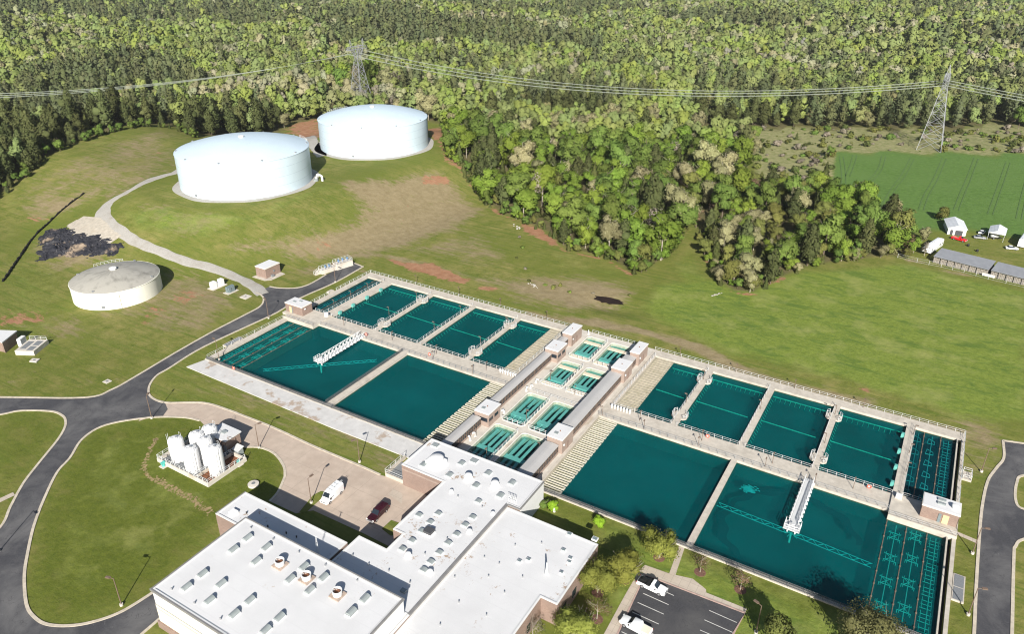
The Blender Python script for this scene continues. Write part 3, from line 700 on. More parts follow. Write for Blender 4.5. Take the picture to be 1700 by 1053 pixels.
for A, B in [((480,398),(778,532)),((415,505),(722,643)),((350,617),(662,760)),((225,850),(520,990)),((1255,598),(1580,742)),((1200,710),(1535,860)),((1148,830),(1400,940)),((760,388),(840,424)),((565,862),(640,900)),((160,960),(460,1100)),((1090,950),(1380,1090))]:
    strip(ln, *P([zq(*A), zq(*B)]), .13, GZ+.041)
struct('parking_lines', ln, M['mark_white'])
walk = MB()
walk.sheet(P([(1070.6,939),(1112,953.5),(1150,962),(1172,979.5),(1172.5,985),(1240,1012),(1237,1019),(1071,955),(1024,1053),(1000,1110),(970,1110),(1003,1053),(1036,992),(1060,950)]), GZ+.055)
walk.sheet(P([(1128,906),(1137,909),(1121,957),(1111,953)]), GZ+.05)
walk.sheet(P([(1583,881),(1587,888),(1622,903.5),(1621,897)]), GZ+.05)
walk.sheet(P([(645,822),(652,812),(668,820),(668,838)]), GZ+.06)
walk.sheet(P([(-20,836),(0,828),(22,818),(25,823),(0,835)]), GZ+.05)
struct('sidewalk', walk, M['walk'])
kb = MB()
for l in (upk, brk_, low, isl2, out_, smooth_line(P(ISL)), RR_L, RR_A, RR_B, smooth_line(P([(284,669.5),(339,669.5),(381,682),(402,690),(455,711),(512,737.6),(550,754),(600,775),(631,789)])), smooth_line(P([(448,833),(462,817),(473,792)]))):
    ribbon(kb, l, .55, GZ-.05, GZ+.13)
ribbon(kb, P([(583.5,435.3),(603,443)]), .5, GZ-.05, GZ+.13)
ribbon(kb, P([(541,456.5),(534,451)]), .5, GZ-.05, GZ+.13)
ribbon(kb, P([(233,1056),(266.5,1027)]), .5, GZ-.05, GZ+.13); ribbon(kb, P([(1665,732),(1700,737),(1760,744)]), .55, GZ-.05, GZ+.13)
for a, b in ((((105,272)),(141,268)),):
    pass
struct('kerb', kb, M['kerb'])
kb = MB(); ribbon(kb, P([(1024,1056),(1071,955.5),(1237,1019),(1216,1056)]), .32, GZ-.05, GZ+.13); struct('kerb', kb, M['red_kerb'])
# grass islands in the driveway
gi = MB(); gi.prism(P([(497,851),(520,823),(532.5,816.6),(539.5,817.7),(540,823),(523,838),(507,853)]), GZ-.05, GZ+.1); gi.prism(P([(634,879),(649.5,864.7),(662,869),(660,890),(648,890)]), GZ-.05, GZ+.1)
struct('grass_island', gi, M['ground'])
# concrete apron along the near left basin, slab paths on the left lawn
ap = MB(); ap.prism([(-169.9,108.2),(-168.6,113.6),(-88.0,113.6),(-88.0,108.0),(-93.4,107.9),(-115.6,107.6)], GZ-.1, -.2); struct('concrete_apron', ap, M['apron'])
# crop tramlines
tr = MB()
z3 = lambda x, y: (1100+x/2.833, y/2.833)
for pl in [[(840,735),(850,800),(850,870),(838,925)],[(1040,735),(1020,800),(960,870),(895,930)],[(1175,745),(1130,830),(1085,890),(1030,990)],[(1325,745),(1285,840),(1240,920),(1215,990)],[(1475,745),(1440,840),(1410,910),(1380,990)],[(1625,765),(1600,840),(1575,910),(1540,1010)],[(905,730),(890,780),(870,830)],[(1735,765),(1715,860),(1690,960),(1675,1030)]]:
    w_ = smooth_line(wpoly([z3(*p) for p in pl]), 8)
    for off in (-1.0, 1.0):
        l2 = []
        for i, p in enumerate(w_):
            a_ = w_[max(i-1,0)]; b_ = w_[min(i+1,len(w_)-1)]; dx, dy = b_[0]-a_[0], b_[1]-a_[1]; l = math.hypot(dx,dy) or 1
            l2.append((p[0]-dy/l*off, p[1]+dx/l*off))
        for a_, b_ in zip(l2[:-1], l2[1:]):
            za, zb = float(hgt(*a_))+.12, float(hgt(*b_))+.12
            d = Vector((b_[0]-a_[0], b_[1]-a_[1])).normalized()*.22; n_ = (-d.y, d.x)
            tr.quad((a_[0]-n_[0],a_[1]-n_[1],za),(b_[0]-n_[0],b_[1]-n_[1],zb),(b_[0]+n_[0],b_[1]+n_[1],zb),(a_[0]+n_[0],a_[1]+n_[1],za))
M['tram'] = simple('wheel_track', (.085,.150,.042), .2, 1, .95)
struct('wheel_tracks', tr, M['tram'])
# pond
pd = MB(); pc = gnd(1011,500)
pd.sheet([(pc[0]+r_*math.cos(t)*5.6*1.0, pc[1]+r_*math.sin(t)*2.6) for t, r_ in [(k*2*math.pi/28, rnd.uniform(.78,1.1)) for k in range(28)]], float(hgt(pc[0],pc[1]))+.30)
struct('pond', pd, M['pond'])

# bare soil trail across the round lawn: scattered scraped patches lying on the turf
st = MB(); tl_ = smooth_line(P([(259,729),(252,742),(240,771),(247,792),(264,798),(282,810),(300,819),(318,828),(330,838),(346,852)]), 14)
for i, p in enumerate(tl_):
    for k in range(5):
        sp_ = .26 if i < 50 else .55
        x, y = p[0]+rnd.gauss(0,sp_), p[1]+rnd.gauss(0,sp_*.8); r_ = abs(rnd.gauss(0,.17))+.06; a = rnd.uniform(0,6.28); el = rnd.uniform(.4,1)
        st.sheet([(x+r_*q_*math.cos(t)*math.cos(a)-r_*q_*el*math.sin(t)*math.sin(a), y+r_*q_*math.cos(t)*math.sin(a)+r_*q_*el*math.sin(t)*math.cos(a)) for t, q_ in [(m_*math.pi/4, rnd.uniform(.6,1.15)) for m_ in range(8)]], GZ+.012+.0004*(len(st.f)%60))
M['trail_soil'] = simple('trail_soil', (.30,.225,.115), .25, 1.5, .95)
struct('soil_trail', st, M['trail_soil'])
# ================================================================== BASINS
WZ = -0.75
def wallbox(mb, x0, x1, y0, y1, z1=0.0, zw=-0.6, z0=-4.2):
    mb.cm = 0; mb.box(x0, x1, y0, y1, zw, z1); mb.cm = 1; mb.box(x0, x1, y0, y1, zw-.45, zw); mb.cm = 2; mb.box(x0, x1, y0, y1, z0, zw-.45); mb.cm = 0  # waterline algae, then the water's fade with depth painted as teal wall colour
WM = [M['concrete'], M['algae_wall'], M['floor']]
def part(t, name, mb, mat, parent=None, smooth=False): return mb.build(name, mat, parent or t, world=True, smooth=smooth)
def wall_part(t, name, *boxes, **k):
    mb = MB()
    for b in boxes: wallbox(mb, *b, **k)
    return part(t, name, mb, WM)

LB = thing('settling_basin', 'left concrete basin block of teal water cells with crosswise footbridge walls', 'settling basin', (-128, 149, 0))
wall_part(LB, 'outer_wall', (-168.9,-167.1,113.6,184.9)); wall_part(LB, 'outer_wall', (-167.1,-86.5,181.5,184.9)); wall_part(LB, 'outer_wall', (-167.1,-88.8,113.6,114.5), z1=-.1)
wall_part(LB, 'walkway', (-156.3,-86.5,145.9,151.9)); wall_part(LB, 'walkway', (-160.0,-156.6,151.9,181.5))
wall_part(LB, 'walkway', (-89.4,-86.5,151.9,181.5)); wall_part(LB, 'walkway', (-88.8,-86.5,113.6,145.9))
for x in (-139.9, -123.0, -106.1): wall_part(LB, 'divider', (x, x+1.2, 151.9, 181.5))
wall_part(LB, 'divider', (-123.8,-121.8,114.5,145.9))
mb = MB(); wallbox(mb, -167.1, -156.3, 143.3, 151.9, .35); mb.box(-171.6,-168.9,145.6,152.0,-1.2,.35); mb.box(-168.9,-167.1,143.3,151.9,0,.35)
mb.box(-169,-156.3,143.2,143.45,.35,.75); part(LB, 'platform', mb, WM)
mb = MB(); mb.box(-169.5,-86,113,185.5,-4.6,-4.2); part(LB, 'floor', mb, M['floor'])

RB = thing('settling_basin', 'right concrete basin block of teal water cells beside the asphalt road', 'settling basin', (-22, 149, 0))
wall_part(RB, 'outer_wall', (-62,17.9,181.5,184.9)); wall_part(RB, 'outer_wall', (17.2,17.9,113.6,181.5)); wall_part(RB, 'outer_wall', (-62,17.2,113.6,114.5), z1=-.1)
wall_part(RB, 'channel_wall', (16.2,16.5,114.5,143.4), (16.2,16.5,151.9,181.5))
wall_part(RB, 'walkway', (-62,5.3,145.9,151.9)); wall_part(RB, 'walkway', (5.3,7.3,151.9,181.5))
wall_part(RB, 'walkway', (-62,-60,151.9,181.5)); wall_part(RB, 'walkway', (-62,-61.4,114.5,145.9))
for a, b in ((-44.8,-43.3), (-28.05,-26.6), (-11.5,-10.1)): wall_part(RB, 'divider', (a, b, 151.9, 181.5))
wall_part(RB, 'divider', (-27.9,-26.65,114.5,145.9))
mb = MB(); wallbox(mb, 5.3, 17.2, 143.4, 151.9, .35); mb.box(17.2,17.95,143.4,151.9,0,.35); mb.box(5.3,17.9,143.3,143.6,.35,.8); part(RB, 'platform', mb, WM)
mb = MB(); mb.box(-62.5,18.2,113,185.5,-4.6,-4.2); part(RB, 'floor', mb, M['floor'])
# black bed of the narrow overflow trench
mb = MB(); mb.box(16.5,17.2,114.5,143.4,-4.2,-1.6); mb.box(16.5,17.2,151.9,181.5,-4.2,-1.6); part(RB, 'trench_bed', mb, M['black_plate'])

def water(x0, x1, y0, y1, mat='water', z=WZ):
    mb = MB(); mb.quad((x0,y0,z),(x1,y0,z),(x1,y1,z),(x0,y1,z)); struct('water', mb, M[mat])
BACK_L = [(-156.6,-139.9),(-138.7,-123.0),(-121.8,-106.1),(-104.9,-89.4)]
BACK_R = [(-60,-44.8),(-43.3,-28.05),(-26.6,-11.5),(-10.1,5.3)]
for a, b in BACK_L+BACK_R: water(a, b, 151.9, 181.5)
water(-167.1,-160.0,151.9,181.5,'dark_water'); water(7.3,16.2,151.9,181.5,'dark_water')
water(-167.1,-123.8,114.5,145.9); water(-121.8,-88.8,114.5,145.9); water(-61.4,-27.9,114.5,145.9); water(-26.65,16.2,114.5,145.9)

# bump-out platforms on the cell dividers
def bumpout(root, x, y, lab):
    mb = MB(); mb.prism([(x-1.9,y-.8),(x-1.3,y-1.5),(x+1.3,y-1.5),(x+1.9,y-.8),(x+1.9,y+.8),(x+1.3,y+1.5),(x-1.3,y+1.5),(x-1.9,y+.8)], -.35, .012)
    part(root, 'valve_platform', mb, M['concrete'])
    for s in (-1, 1):
        mb = MB(); pts = [(x+s*1.2,y-1.4),(x+s*1.8,y-.75),(x+s*1.8,y+.75),(x+s*1.2,y+1.4)]
        for z in (.55, 1.05): mb.tube([(p[0],p[1],z) for p in pts], .06, 4)
        for p in pts: mb.tube([(p[0],p[1],0),(p[0],p[1],1.05)], .06, 4)
        part(root, 'platform_rail', mb, M['rail_white'])
for root, xs in ((LB, (-139.3,-105.5)), (RB, (-44.05,-10.8))):
    for x in xs:
        for y in (156.6, 176.0): bumpout(root, x, y, '')

# ------------------------------------------------------------------ guard rails: rails + each post
POSTS = {}
def rail(label, pts, z=0.0, h=1.05, sp=2.0, mat='rail_white', r=.034, group='guard rails round the basins', name='guard_rail', mesh=False, cat='railing', mids=(.55,)):
    t = thing(name, label, cat, (pts[0][0], pts[0][1], z), group=group)
    ox, oy = pts[0]
    loc = [(p[0]-ox, p[1]-oy) for p in pts]
    mb = MB(); mb.tube([(x,y,h) for x,y in loc], r, 4); mb.build('top_rail', M[mat], t)
    for m_ in mids:
        mb = MB(); mb.tube([(x,y,h*m_) for x,y in loc], r*.9, 4); mb.build('mid_rail', M[mat], t)
    k = (mat, r, h)
    if k not in POSTS: POSTS[k] = MB().box(-r*1.1,r*1.1,-r*1.1,r*1.1,0,h).mesh('post', M[mat])
    for a, b in zip(loc[:-1], loc[1:]):
        L = math.hypot(b[0]-a[0], b[1]-a[1]); n = max(1, round(L/sp))
        for i in range(n+(1 if b is loc[-1] else 0)):
            o = link('post', POSTS[k], t); o.location = (a[0]+(b[0]-a[0])*i/n, a[1]+(b[1]-a[1])*i/n, 0)
    if mesh:
        mb = MB()
        for a, b in zip(loc[:-1], loc[1:]):
            L = math.hypot(b[0]-a[0], b[1]-a[1]); n = int(L/.3)
            for i in range(n):
                f = i/n; mb.bar((a[0]+(b[0]-a[0])*f, a[1]+(b[1]-a[1])*f, .05), (a[0]+(b[0]-a[0])*f, a[1]+(b[1]-a[1])*f, h), .05)
            for q_ in (.2,.4,.6,.8): mb.bar((a[0],a[1],h*q_),(b[0],b[1],h*q_),.045)
        mb.build('wire_mesh', M[mat], t)
    return t
rail('white rail along the far edge of the left basins beside the grass slope', [(-168.4,184.6),(-87,184.6)])
rail('white rail along the far edge of the filter block beside the meadow', [(-81.5,184.6),(-66,184.6)])
rail('white rail along the far edge of the right basins beside the meadow', [(-61.5,184.6),(17.6,184.6)])
CN = ['first','second','third','last']
for i, (a, b) in enumerate(BACK_L): rail(f'white rail along the near edge of the {CN[i]} back cell, left basins', [(a+.1,151.75),(b-.1,151.75)])
for i, (a, b) in enumerate(BACK_R): rail(f'white rail along the near edge of the {CN[i]} back cell, right basins', [(a+.1,151.75),(b-.1,151.75)])
for i, x in enumerate((-139.8,-122.9,-106.0)): rail(f'white rail on the {CN[i]} cell divider from the left pump house', [(x,152.1),(x,155),(x,158.2),(x,174.4),(x,177.6),(x,181.4)])
for i, x in enumerate((-44.7,-27.95,-11.4)): rail(f'white rail on the {["first","second","third"][i]} cell divider right of the filters', [(x,152.1),(x,181.4)])
rail('white rail on the far left mixing channel walkway, channel side', [(-159.9,152.1),(-159.9,181.4)]); rail('white rail closing the mixing channel by the left pump house', [(-163.6,152.05),(-160,152.05)])
rail('white rail on the wide walkway beside the right mixing channel', [(7.15,152.1),(7.15,181.4)]); rail('white rail closing the right mixing channel by the pump house', [(7.3,152.05),(10.8,152.05)])
rail('thin grey rail on the near side of the left middle walkway', [(-155.8,146.1),(-87,146.1)], mat='grey_metal', r=.035)
rail('thin grey rail on the near side of the right middle walkway', [(-61.5,146.1),(5.2,146.1)], mat='grey_metal', r=.035)
rail('pale rail on the left outer wall beside the flocculation rows', [(-168.6,114.3),(-168.6,143)], mat='rail_white', r=.04, sp=3)
rail('pale rail on the left outer wall beside the mixing channel', [(-168.6,152.3),(-168.6,163.5)], mat='rail_white', r=.045, sp=2.2)
rail('pale rail on the left outer wall, far end by the asphalt stub', [(-168.6,167),(-168.6,184.5)], mat='rail_white', r=.045, sp=2.2)
rail('dark wire fence along the near edge of the left basins above the apron', [(-168.4,113.75),(-88.5,113.75)], z=-.1, mat='fence_dark', r=.04, sp=3, name='wire_fence', mesh=True, cat='fence', group='wire fences on the near basin walls', mids=())
rail('dark wire fence along the near edge of the right basins above the lawn', [(-60,113.75),(16.2,113.75)], z=-.1, mat='fence_dark', r=.04, sp=3, name='wire_fence', mesh=True, cat='fence', group='wire fences on the near basin walls', mids=())
rail('grey wire fence on the wall between the two near left basins', [(-123.65,114.6),(-123.65,145.8)], mat='fence_dark', r=.04, sp=3, name='wire_fence', mesh=True, cat='fence', group='wire fences on the near basin walls', mids=())
rail('pale rail between the right launders and the right gallery path, far half', [(-60.15,152.1),(-60.15,181.4)], mat='rail_white', r=.04)
rail('pale rail between the left launders and the left gallery path, far half', [(-89.25,152.1),(-89.25,181.4)], mat='rail_white', r=.04)
rail('pale rail on the right outer trench wall, far end', [(17.75,152.2),(17.75,161)], mat='rail_white', r=.04); rail('pale rail on the right outer trench wall by the grass corner', [(17.75,164),(17.75,184.5)], mat='rail_white', r=.04)
rail('grey rail on the front edge of the right pump house platform', [(5.5,143.45),(17.7,143.45)], z=.8, h=.9, mat='grey_metal', r=.035)
rail('grey rail on the front edge of the left pump house platform', [(-168.8,143.35),(-156.5,143.35)], z=.75, h=.9, mat='grey_metal', r=.035)

# ------------------------------------------------------------------ launder troughs
M['trough_pale'] = simple('pale_trough', (.50,.47,.385), .12, 1.5, .8, dirt=(.33,.31,.22), dscale=.6, dlo=.55, dhi=.8); M['trough_bed'] = simple('trough_bed', (.11,.115,.055), .3, 1.2, .8)
def launder(label, x0, x1, y0, y1, n, root_x, tip_left, hollow, z=-.28):
    t = thing('launder_bank', label, 'launder troughs', (root_x, (y0+y1)/2, 0), group='launder banks in the settling basins')
    pit = (y1-y0)/n
    m = MB(); Lh = x1-x0; w = pit*(.72 if not hollow else .60)
    if hollow:
        m.box(0,Lh,-w/2,-w/2+.17,-.34,0); m.box(0,Lh,w/2-.17,w/2,-.34,0); e = (0,.22) if tip_left else (Lh-.22,Lh)
        m.box(e[0],e[1],-w/2+.17,w/2-.17,-.34,0); m.cm = 1; m.box(.22 if tip_left else 0, Lh if tip_left else Lh-.22,-w/2+.17,w/2-.17,-.33,-.24); m.cm = 0
    else:
        m.box(0,Lh,-w/2,-w/2+.16,-.5,0); m.box(0,Lh,w/2-.16,w/2,-.5,0); m.box(.16 if tip_left else 0, Lh if tip_left else Lh-.16,-w/2+.16,w/2-.16,-.5,-.14)
        e = (0,.16) if tip_left else (Lh-.16,Lh); m.box(e[0],e[1],-w/2+.16,w/2-.16,-.5,0)
    me_ = m.mesh('trough', [M['trough_pale'], M['trough_bed']] if hollow else [M['trough']])
    for i in range(n):
        o = link('trough', me_, t); o.location = (x0-root_x, y0+pit*(i+.5)-(y0+y1)/2, z)
    m = MB(); m.box((x1 if tip_left else x0-.45)-root_x-(0 if tip_left else -.0), (x1+.45 if tip_left else x0)-root_x, y0-(y0+y1)/2, y1-(y0+y1)/2, -2, z-.02); m.build('collector_channel', M['trough'], t)
launder('close set tan troughs in the last far cell of the left basins', -93.9,-89.85,152.1,181.3,21,-91,True,False)
launder('close set tan troughs in the first far cell of the right basins', -59.5,-54.6,152.1,181.3,24,-57,False,False)
launder('open spaced troughs at the right end of the near left basin', -93.2,-89.25,114.8,145.7,19,-91,True,True)
launder('open spaced troughs at the left end of the near right basin', -60.9,-56.2,114.8,145.7,20,-58,False,True)

# ------------------------------------------------------------------ submerged pipes and collectors
def collector(label, a, b, mid=True, stubs_left=True):
    t = thing('sludge_collector', label, 'submerged pipe', ((a+b)/2, 166, -1.2), group='submerged collector pipes in the far cells')
    mb = MB(); mb.tube([(a+.2,179.6,-1.35),(b-.6,179.6,-1.35)], .14, 6); part(t, 'header_pipe', mb, M['teal_pipe'])
    mb = MB()
    x = a+1
    while x < b-1: mb.tube([(x,179.6,-1.35),(x,178.3,-1.9)], .05, 4); x += 1.25
    if stubs_left:
        y = 153
        while y < 179: mb.tube([(a+.12,y,-1.2),(a+.75,y,-1.9)], .05, 4); y += 1.3
    part(t, 'drop_pipes', mb, M['teal_pipe'])
    if mid:
        mb = MB(); mb.tube([(a+.2,166.6,-1.2),(b-1.6,166.6,-1.45)], .13, 6); part(t, 'cross_pipe', mb, M['teal_pipe'])
for i, (a, b) in enumerate(BACK_L): collector(f'pale green pipes under water in the {CN[i]} far cell, left basins', a, b if i < 3 else -94.2, True)
for i, (a, b) in enumerate(BACK_R): collector(f'pale green pipes under water in the {CN[i]} far cell, right basins', a if i else -54.4, b, True, stubs_left=i > 0)

# ------------------------------------------------------------------ flocculators: baffle walls and turquoise paddle shafts
def baffle(label, x, y0, y1):
    t = thing('baffle_wall', label, 'baffle wall', (x, (y0+y1)/2, -1), group='baffle walls in the flocculation channels')
    mb = MB(); mb.box(x-.07,x+.07,y0,y1,-3.5,-.68); part(t, 'baffle_board', mb, M['brown_post'])
    for i in range(8):
        y = y0+(y1-y0)*(i+.5)/8; mb = MB(); mb.box(x-.13,x+.13,y-.11,y+.11,-2,-.48); part(t, 'bracket', mb, M['bark'])
def paddles(label, x, y0, y1, n, kind, mat='teal_light', z=-1.15):
    t = thing('paddle_shaft', label, 'paddle shaft', (x, (y0+y1)/2, z), group='paddle shafts under water')
    mb = MB(); mb.tube([(x,y0,z),(x,y1,z)], .09, 6); part(t, 'shaft', mb, M[mat])
    st = (y1-y0)/n
    for i in range(n):
        yc = y0+st*(i+.5); mb = MB()
        if kind == 'cross' and i % 2 == 0 or kind == 'cross' and n < 6:
            for s in (-1,1):
                mb.bar((x-1.15,yc+s*.9,z),(x+1.15,yc+s*.9,z),.10)
                mb.bar((x-.75,yc+s*.9,z),(x+.75,yc-s*.9,z+.04),.09)
                for q_ in (-1,1): mb.bar((x+q_*1.1,yc+s*.9,z),(x+q_*1.1,yc+s*1.5,z-.2),.09)
            mb.bar((x-.8,yc-1.5,z),(x-.8,yc+1.5,z),.10); mb.bar((x+.8,yc-1.5,z),(x+.8,yc+1.5,z),.10)
        elif kind == 'gate':
            for q_ in (-.9,-.2,.5): mb.bar((x-1.2+q_*.1,yc+q_*st*.42,z-.1),(x+.5+.4*(i%2),yc+q_*st*.42,z),.08)
            mb.bar((x-1.0,yc-st*.42,z),(x-1.0,yc+st*.42,z),.09); mb.bar((x+.6,yc-st*.42,z),(x+.6,yc+st*.42,z),.09)
        else:
            mb.bar((x-.9,yc-st*.2,z),(x+.7,yc-st*.15,z),.11); mb.bar((x-.9,yc-st*.2,z),(x-.7,yc+st*.25,z),.11); mb.bar((x-.7,yc+st*.25,z),(x+.6,yc+st*.1,z),.11); mb.bar((x+.6,yc+st*.1,z),(x+.7,yc-st*.15,z),.11)
        part(t, 'paddle', mb, M[mat])
for i, x in enumerate((5.45,9.15,12.9)): baffle(f'brown baffle wall, {ORD[i]} from the open water in the near right basin', x, 114.6, 143.2)
for i, x in enumerate((9.4,13.0)): baffle(f'brown baffle wall in the right mixing channel, {["nearer the walkway","nearer the outer trench"][i]}', x, 152, 181.4)
for i, x in enumerate((-156.9,-160.5,-164.2)): baffle(f'brown baffle wall, {ORD[i]} from the open water in the near left basin', x, 114.6, 143.1)
baffle('brown baffle wall in the far left mixing channel', -163.7, 152, 181.4)
paddles('turquoise crossed paddles under water, row beside the open right basin', 7.3,115.5,143,4,'cross'); paddles('turquoise crossed paddles under water, middle row of the near right basin', 11.0,117,145,4,'cross')
paddles('dense turquoise gate paddles beside the right outer trench, near half', 14.6,115,143,8,'gate')
paddles('pale thin paddles beside the walkway in the right mixing channel', 8.2,152.5,181,5,'bent','teal_box'); paddles('turquoise bent paddles in the middle of the right mixing channel', 11.2,152.5,181,6,'bent'); paddles('turquoise gate paddles beside the right outer trench, far half', 14.7,153,181,7,'gate')
paddles('turquoise crossed paddles under water, row beside the open left basin', -158.6,115,143,5,'cross'); paddles('turquoise crossed paddles under water, middle row of the near left basin', -162.3,113.5,142,5,'cross')
paddles('dense turquoise gate paddles along the left outer wall', -165.7,115,142.5,8,'gate')
paddles('turquoise bent paddles along the outer wall of the left mixing channel', -165.4,153,181,7,'bent','teal_box'); paddles('turquoise bent paddles along the walkway of the left mixing channel', -161.9,153,181,7,'bent','teal_box')

# ------------------------------------------------------------------ clarifier bridges with submerged rake trusses
def clarifier(xc, y0, y1, ang, rad, lb, lt, g):
    t = thing('clarifier_bridge', lb, 'bridge', (xc, y0, 0), group='white clarifier bridges')
    mb = MB(); mb.box(xc-.8,xc+.8,y0+2.2,y1,.30,.42); part(t, 'deck', mb, M['rail_white'])
    mb = MB(); mb.box(xc-1.6,xc+1.6,y0-.2,y0+2.4,.28,.44); part(t, 'drive_platform', mb, M['rail_white'])
    for s in (-1, 1):
        mb = MB(); x = xc+s*.9
        mb.bar((x,y0+2.2,.15),(x,y1,.15),.14,.3); mb.bar((x,y0+2.2,1.45),(x,y1,1.45),.12)
        n = 11; d = (y1-y0-2.2)/n
        for i in range(n):
            ya = y0+2.2+d*i
            mb.bar((x,ya,.2),(x,ya+d/2,1.45),.10); mb.bar((x,ya+d/2,1.45),(x,ya+d,.2),.10); mb.bar((x,ya,.1),(x,ya,1.45),.08)
            mb.obox((x+s*.16,ya+.3,.3),(.34,.34,.5))
        part(t, 'side_truss', mb, M['white_paint'])
    mb = MB(); c = [(xc-1.5,y0+2.3),(xc-1.5,y0-.1),(xc+1.5,y0-.1),(xc+1.5,y0+2.3)]
    for z in (.95, 1.5): mb.tube([(p[0],p[1],z) for p in c], .06, 4)
    for i in range(3):
        a, b = c[i], c[i+1]
        for k in range(4): f = k/3; mb.tube([(a[0]+(b[0]-a[0])*f,a[1]+(b[1]-a[1])*f,.44),(a[0]+(b[0]-a[0])*f,a[1]+(b[1]-a[1])*f,1.5)], .05, 4)
    part(t, 'platform_rail', mb, M['white_paint'])
    for s in (-1, 1):
        mb = MB(); mb.tube([(xc+s*.75,y0+.6,.3),(xc+s*.75,y0+.6,-1.1)], .15, 8); part(t, 'leg', mb, M['white_paint'])
    mb = MB(); mb.cyl(xc, y0+1.3, .44, 1.15, .38, 12); mb.box(xc-.7,xc-.2,y0+.9,y0+1.6,.44,1.0); part(t, 'drive_motor', mb, M['rail_white'], smooth=True)
    t2 = thing('rake_truss', lt, 'rake truss', (xc, y0+.8, -1.1), group='turquoise rake trusses under water')
    dx, dy = math.cos(ang), math.sin(ang); nx_, ny_ = -dy, dx
    for s in (-1, 1):
        mb = MB(); n = 13
        for e in (-.6, .6): mb.bar((xc+s*dx*.8+nx_*e, y0+.8+s*dy*.8+ny_*e, -1.0), (xc+s*dx*rad+nx_*e, y0+.8+s*dy*rad+ny_*e, -1.12), .085)
        for i in range(n):
            r0 = .8+(rad-.8)*i/n; r1 = .8+(rad-.8)*(i+1)/n; e = .6 if i % 2 else -.6
            mb.bar((xc+s*dx*r0+nx_*e, y0+.8+s*dy*r0+ny_*e, -1.02), (xc+s*dx*r1-nx_*e, y0+.8+s*dy*r1-ny_*e, -1.02), .075)
        part(t2, 'truss_arm', mb, M['teal_paint'])
    mb = MB(); mb.cyl(xc, y0+.8, -3.5, -1.0, .22, 10)
    for e in range(6): mb.bar((xc, y0+.8, -1.0), (xc+1.9*math.cos(e*1.05+.3), y0+.8+1.3*math.sin(e*1.05+.3), -1.15), .08)
    part(t2, 'hub_cage', mb, M['teal_light'])
clarifier(-10.9, 128.7, 147.0, R(-3.5), 15.4, 'white truss footbridge over the open water of the near right basin', 'turquoise truss under water across the near right basin', '')
clarifier(-139.7, 128.4, 147.0, R(41), 15.6, 'white truss footbridge over the open water of the near left basin', 'turquoise truss under water across the near left basin', '')
mb = MB(); bx, by = -21.8, 138.6
mb.sheet([(bx+r_*math.cos(a)*1.9, by+r_*math.sin(a)*1.5) for a, r_ in [(k*2*math.pi/20, rnd.uniform(.5,1.0)) for k in range(26)]], -1.0)
for q_ in range(14):
    a0, r0 = rnd.uniform(0,6.28), rnd.uniform(1.2,2.2); cx_, cy_ = bx+r0*math.cos(a0), by+r0*.8*math.sin(a0); mb.sheet([(cx_+rnd.uniform(.12,.4)*math.cos(k*.9), cy_+rnd.uniform(.1,.3)*math.sin(k*.9)) for k in range(7)], -1.0)
struct('sediment_patch', mb, M['blob'])
mb = MB(); n = 60
for k in range(n):
    a0 = R(20)+R(230)*k/n; a1 = R(20)+R(230)*(k+1)/n; q0 = 12.6+.5*math.sin(k*.9); q1 = 12.6+.5*math.sin((k+1)*.9); w_ = 1.1+.9*abs(math.sin(k*.17))
    mb.quad(*[(-10.9+r_*math.cos(a), 129.5+r_*math.sin(a), -1.9) for r_, a in ((q0,a0),(q0+w_,a0),(q1+w_,a1),(q1,a1))])
struct('sediment_patch', mb, M['bottom_stain'])

# ------------------------------------------------------------------ small fittings on the decks
M['teal_gate'] = simple('teal_gate', (.13,.42,.37), .2, 2, .5)
def gate_box(label, x, y, s):
    t = thing('sluice_gate', label, 'sluice gate', (x, y, 0), group='teal sluice gates on the walkways')
    mb = MB(); mb.box(x-.35,x+.35,y-.55,y+.55,-.5,.45); mb.box(x-.25,x+.25,y-.4,y+.4,.45,.55); part(t, 'gate_housing', mb, M['teal_gate'])
    mb = MB(); mb.box(x-.08,x+.08,y-.4,y-.28,-2,-.5); mb.box(x-.08,x+.08,y+.28,y+.4,-2,-.5); part(t, 'guide_rails', mb, M['kerb'])
for i, y in enumerate((155.2,161.4,168.2,175.2)):
    gate_box(f'teal sluice gate hung on the left mixing channel walkway, {ORD[i]} from the pump house', -156.15, y, 1)
for i, y in enumerate((155.6,162.2,169.0,176.4)):
    gate_box(f'teal sluice gate hung on the right mixing channel walkway, {ORD[i]} from the pump house', 4.85, y, -1)
vm = None
for side, x0, lab in (('left', -93.4, 'near the left gallery'), ('right', -60.0, 'near the right gallery')):
    for i in range(7):
        lb = f'small white valve stand {lab}, {ORD[i]} of seven'
        x = x0+i*.82
        if vm is None:
            vm = thing('valve_stand', lb, 'valve', (x,150.6,0), group='white valve stands in rows')
            mb = MB(); mb.cyl(0,0,0,.8,.14,8); mb.build('stem', M['white_paint'], vm); mb = MB(); mb.obox((0,0,.95),(.42,.6,.34)); mb.build('actuator', M['white_paint'], vm)
        else: copy_thing(vm, (x,150.6,0), label=lb)
def ring(px, py, lab, z=.3):
    x, y = unproj(px, py, z+.4)
    t = thing('life_ring', lab, 'life ring', (x,y,z), group='orange life rings on the rails')
    mb = MB(); n = 16; mb.tube([(.38*math.cos(2*math.pi*k/n), -.09, .38+.38*math.sin(2*math.pi*k/n)) for k in range(n+1)], .11, 6); mb.build('buoy', M['red_ring'], t, smooth=True)
    mb = MB(); mb.box(-.42,.42,-.02,.02,0,.8); mb.build('holder', M['rail_white'], t)
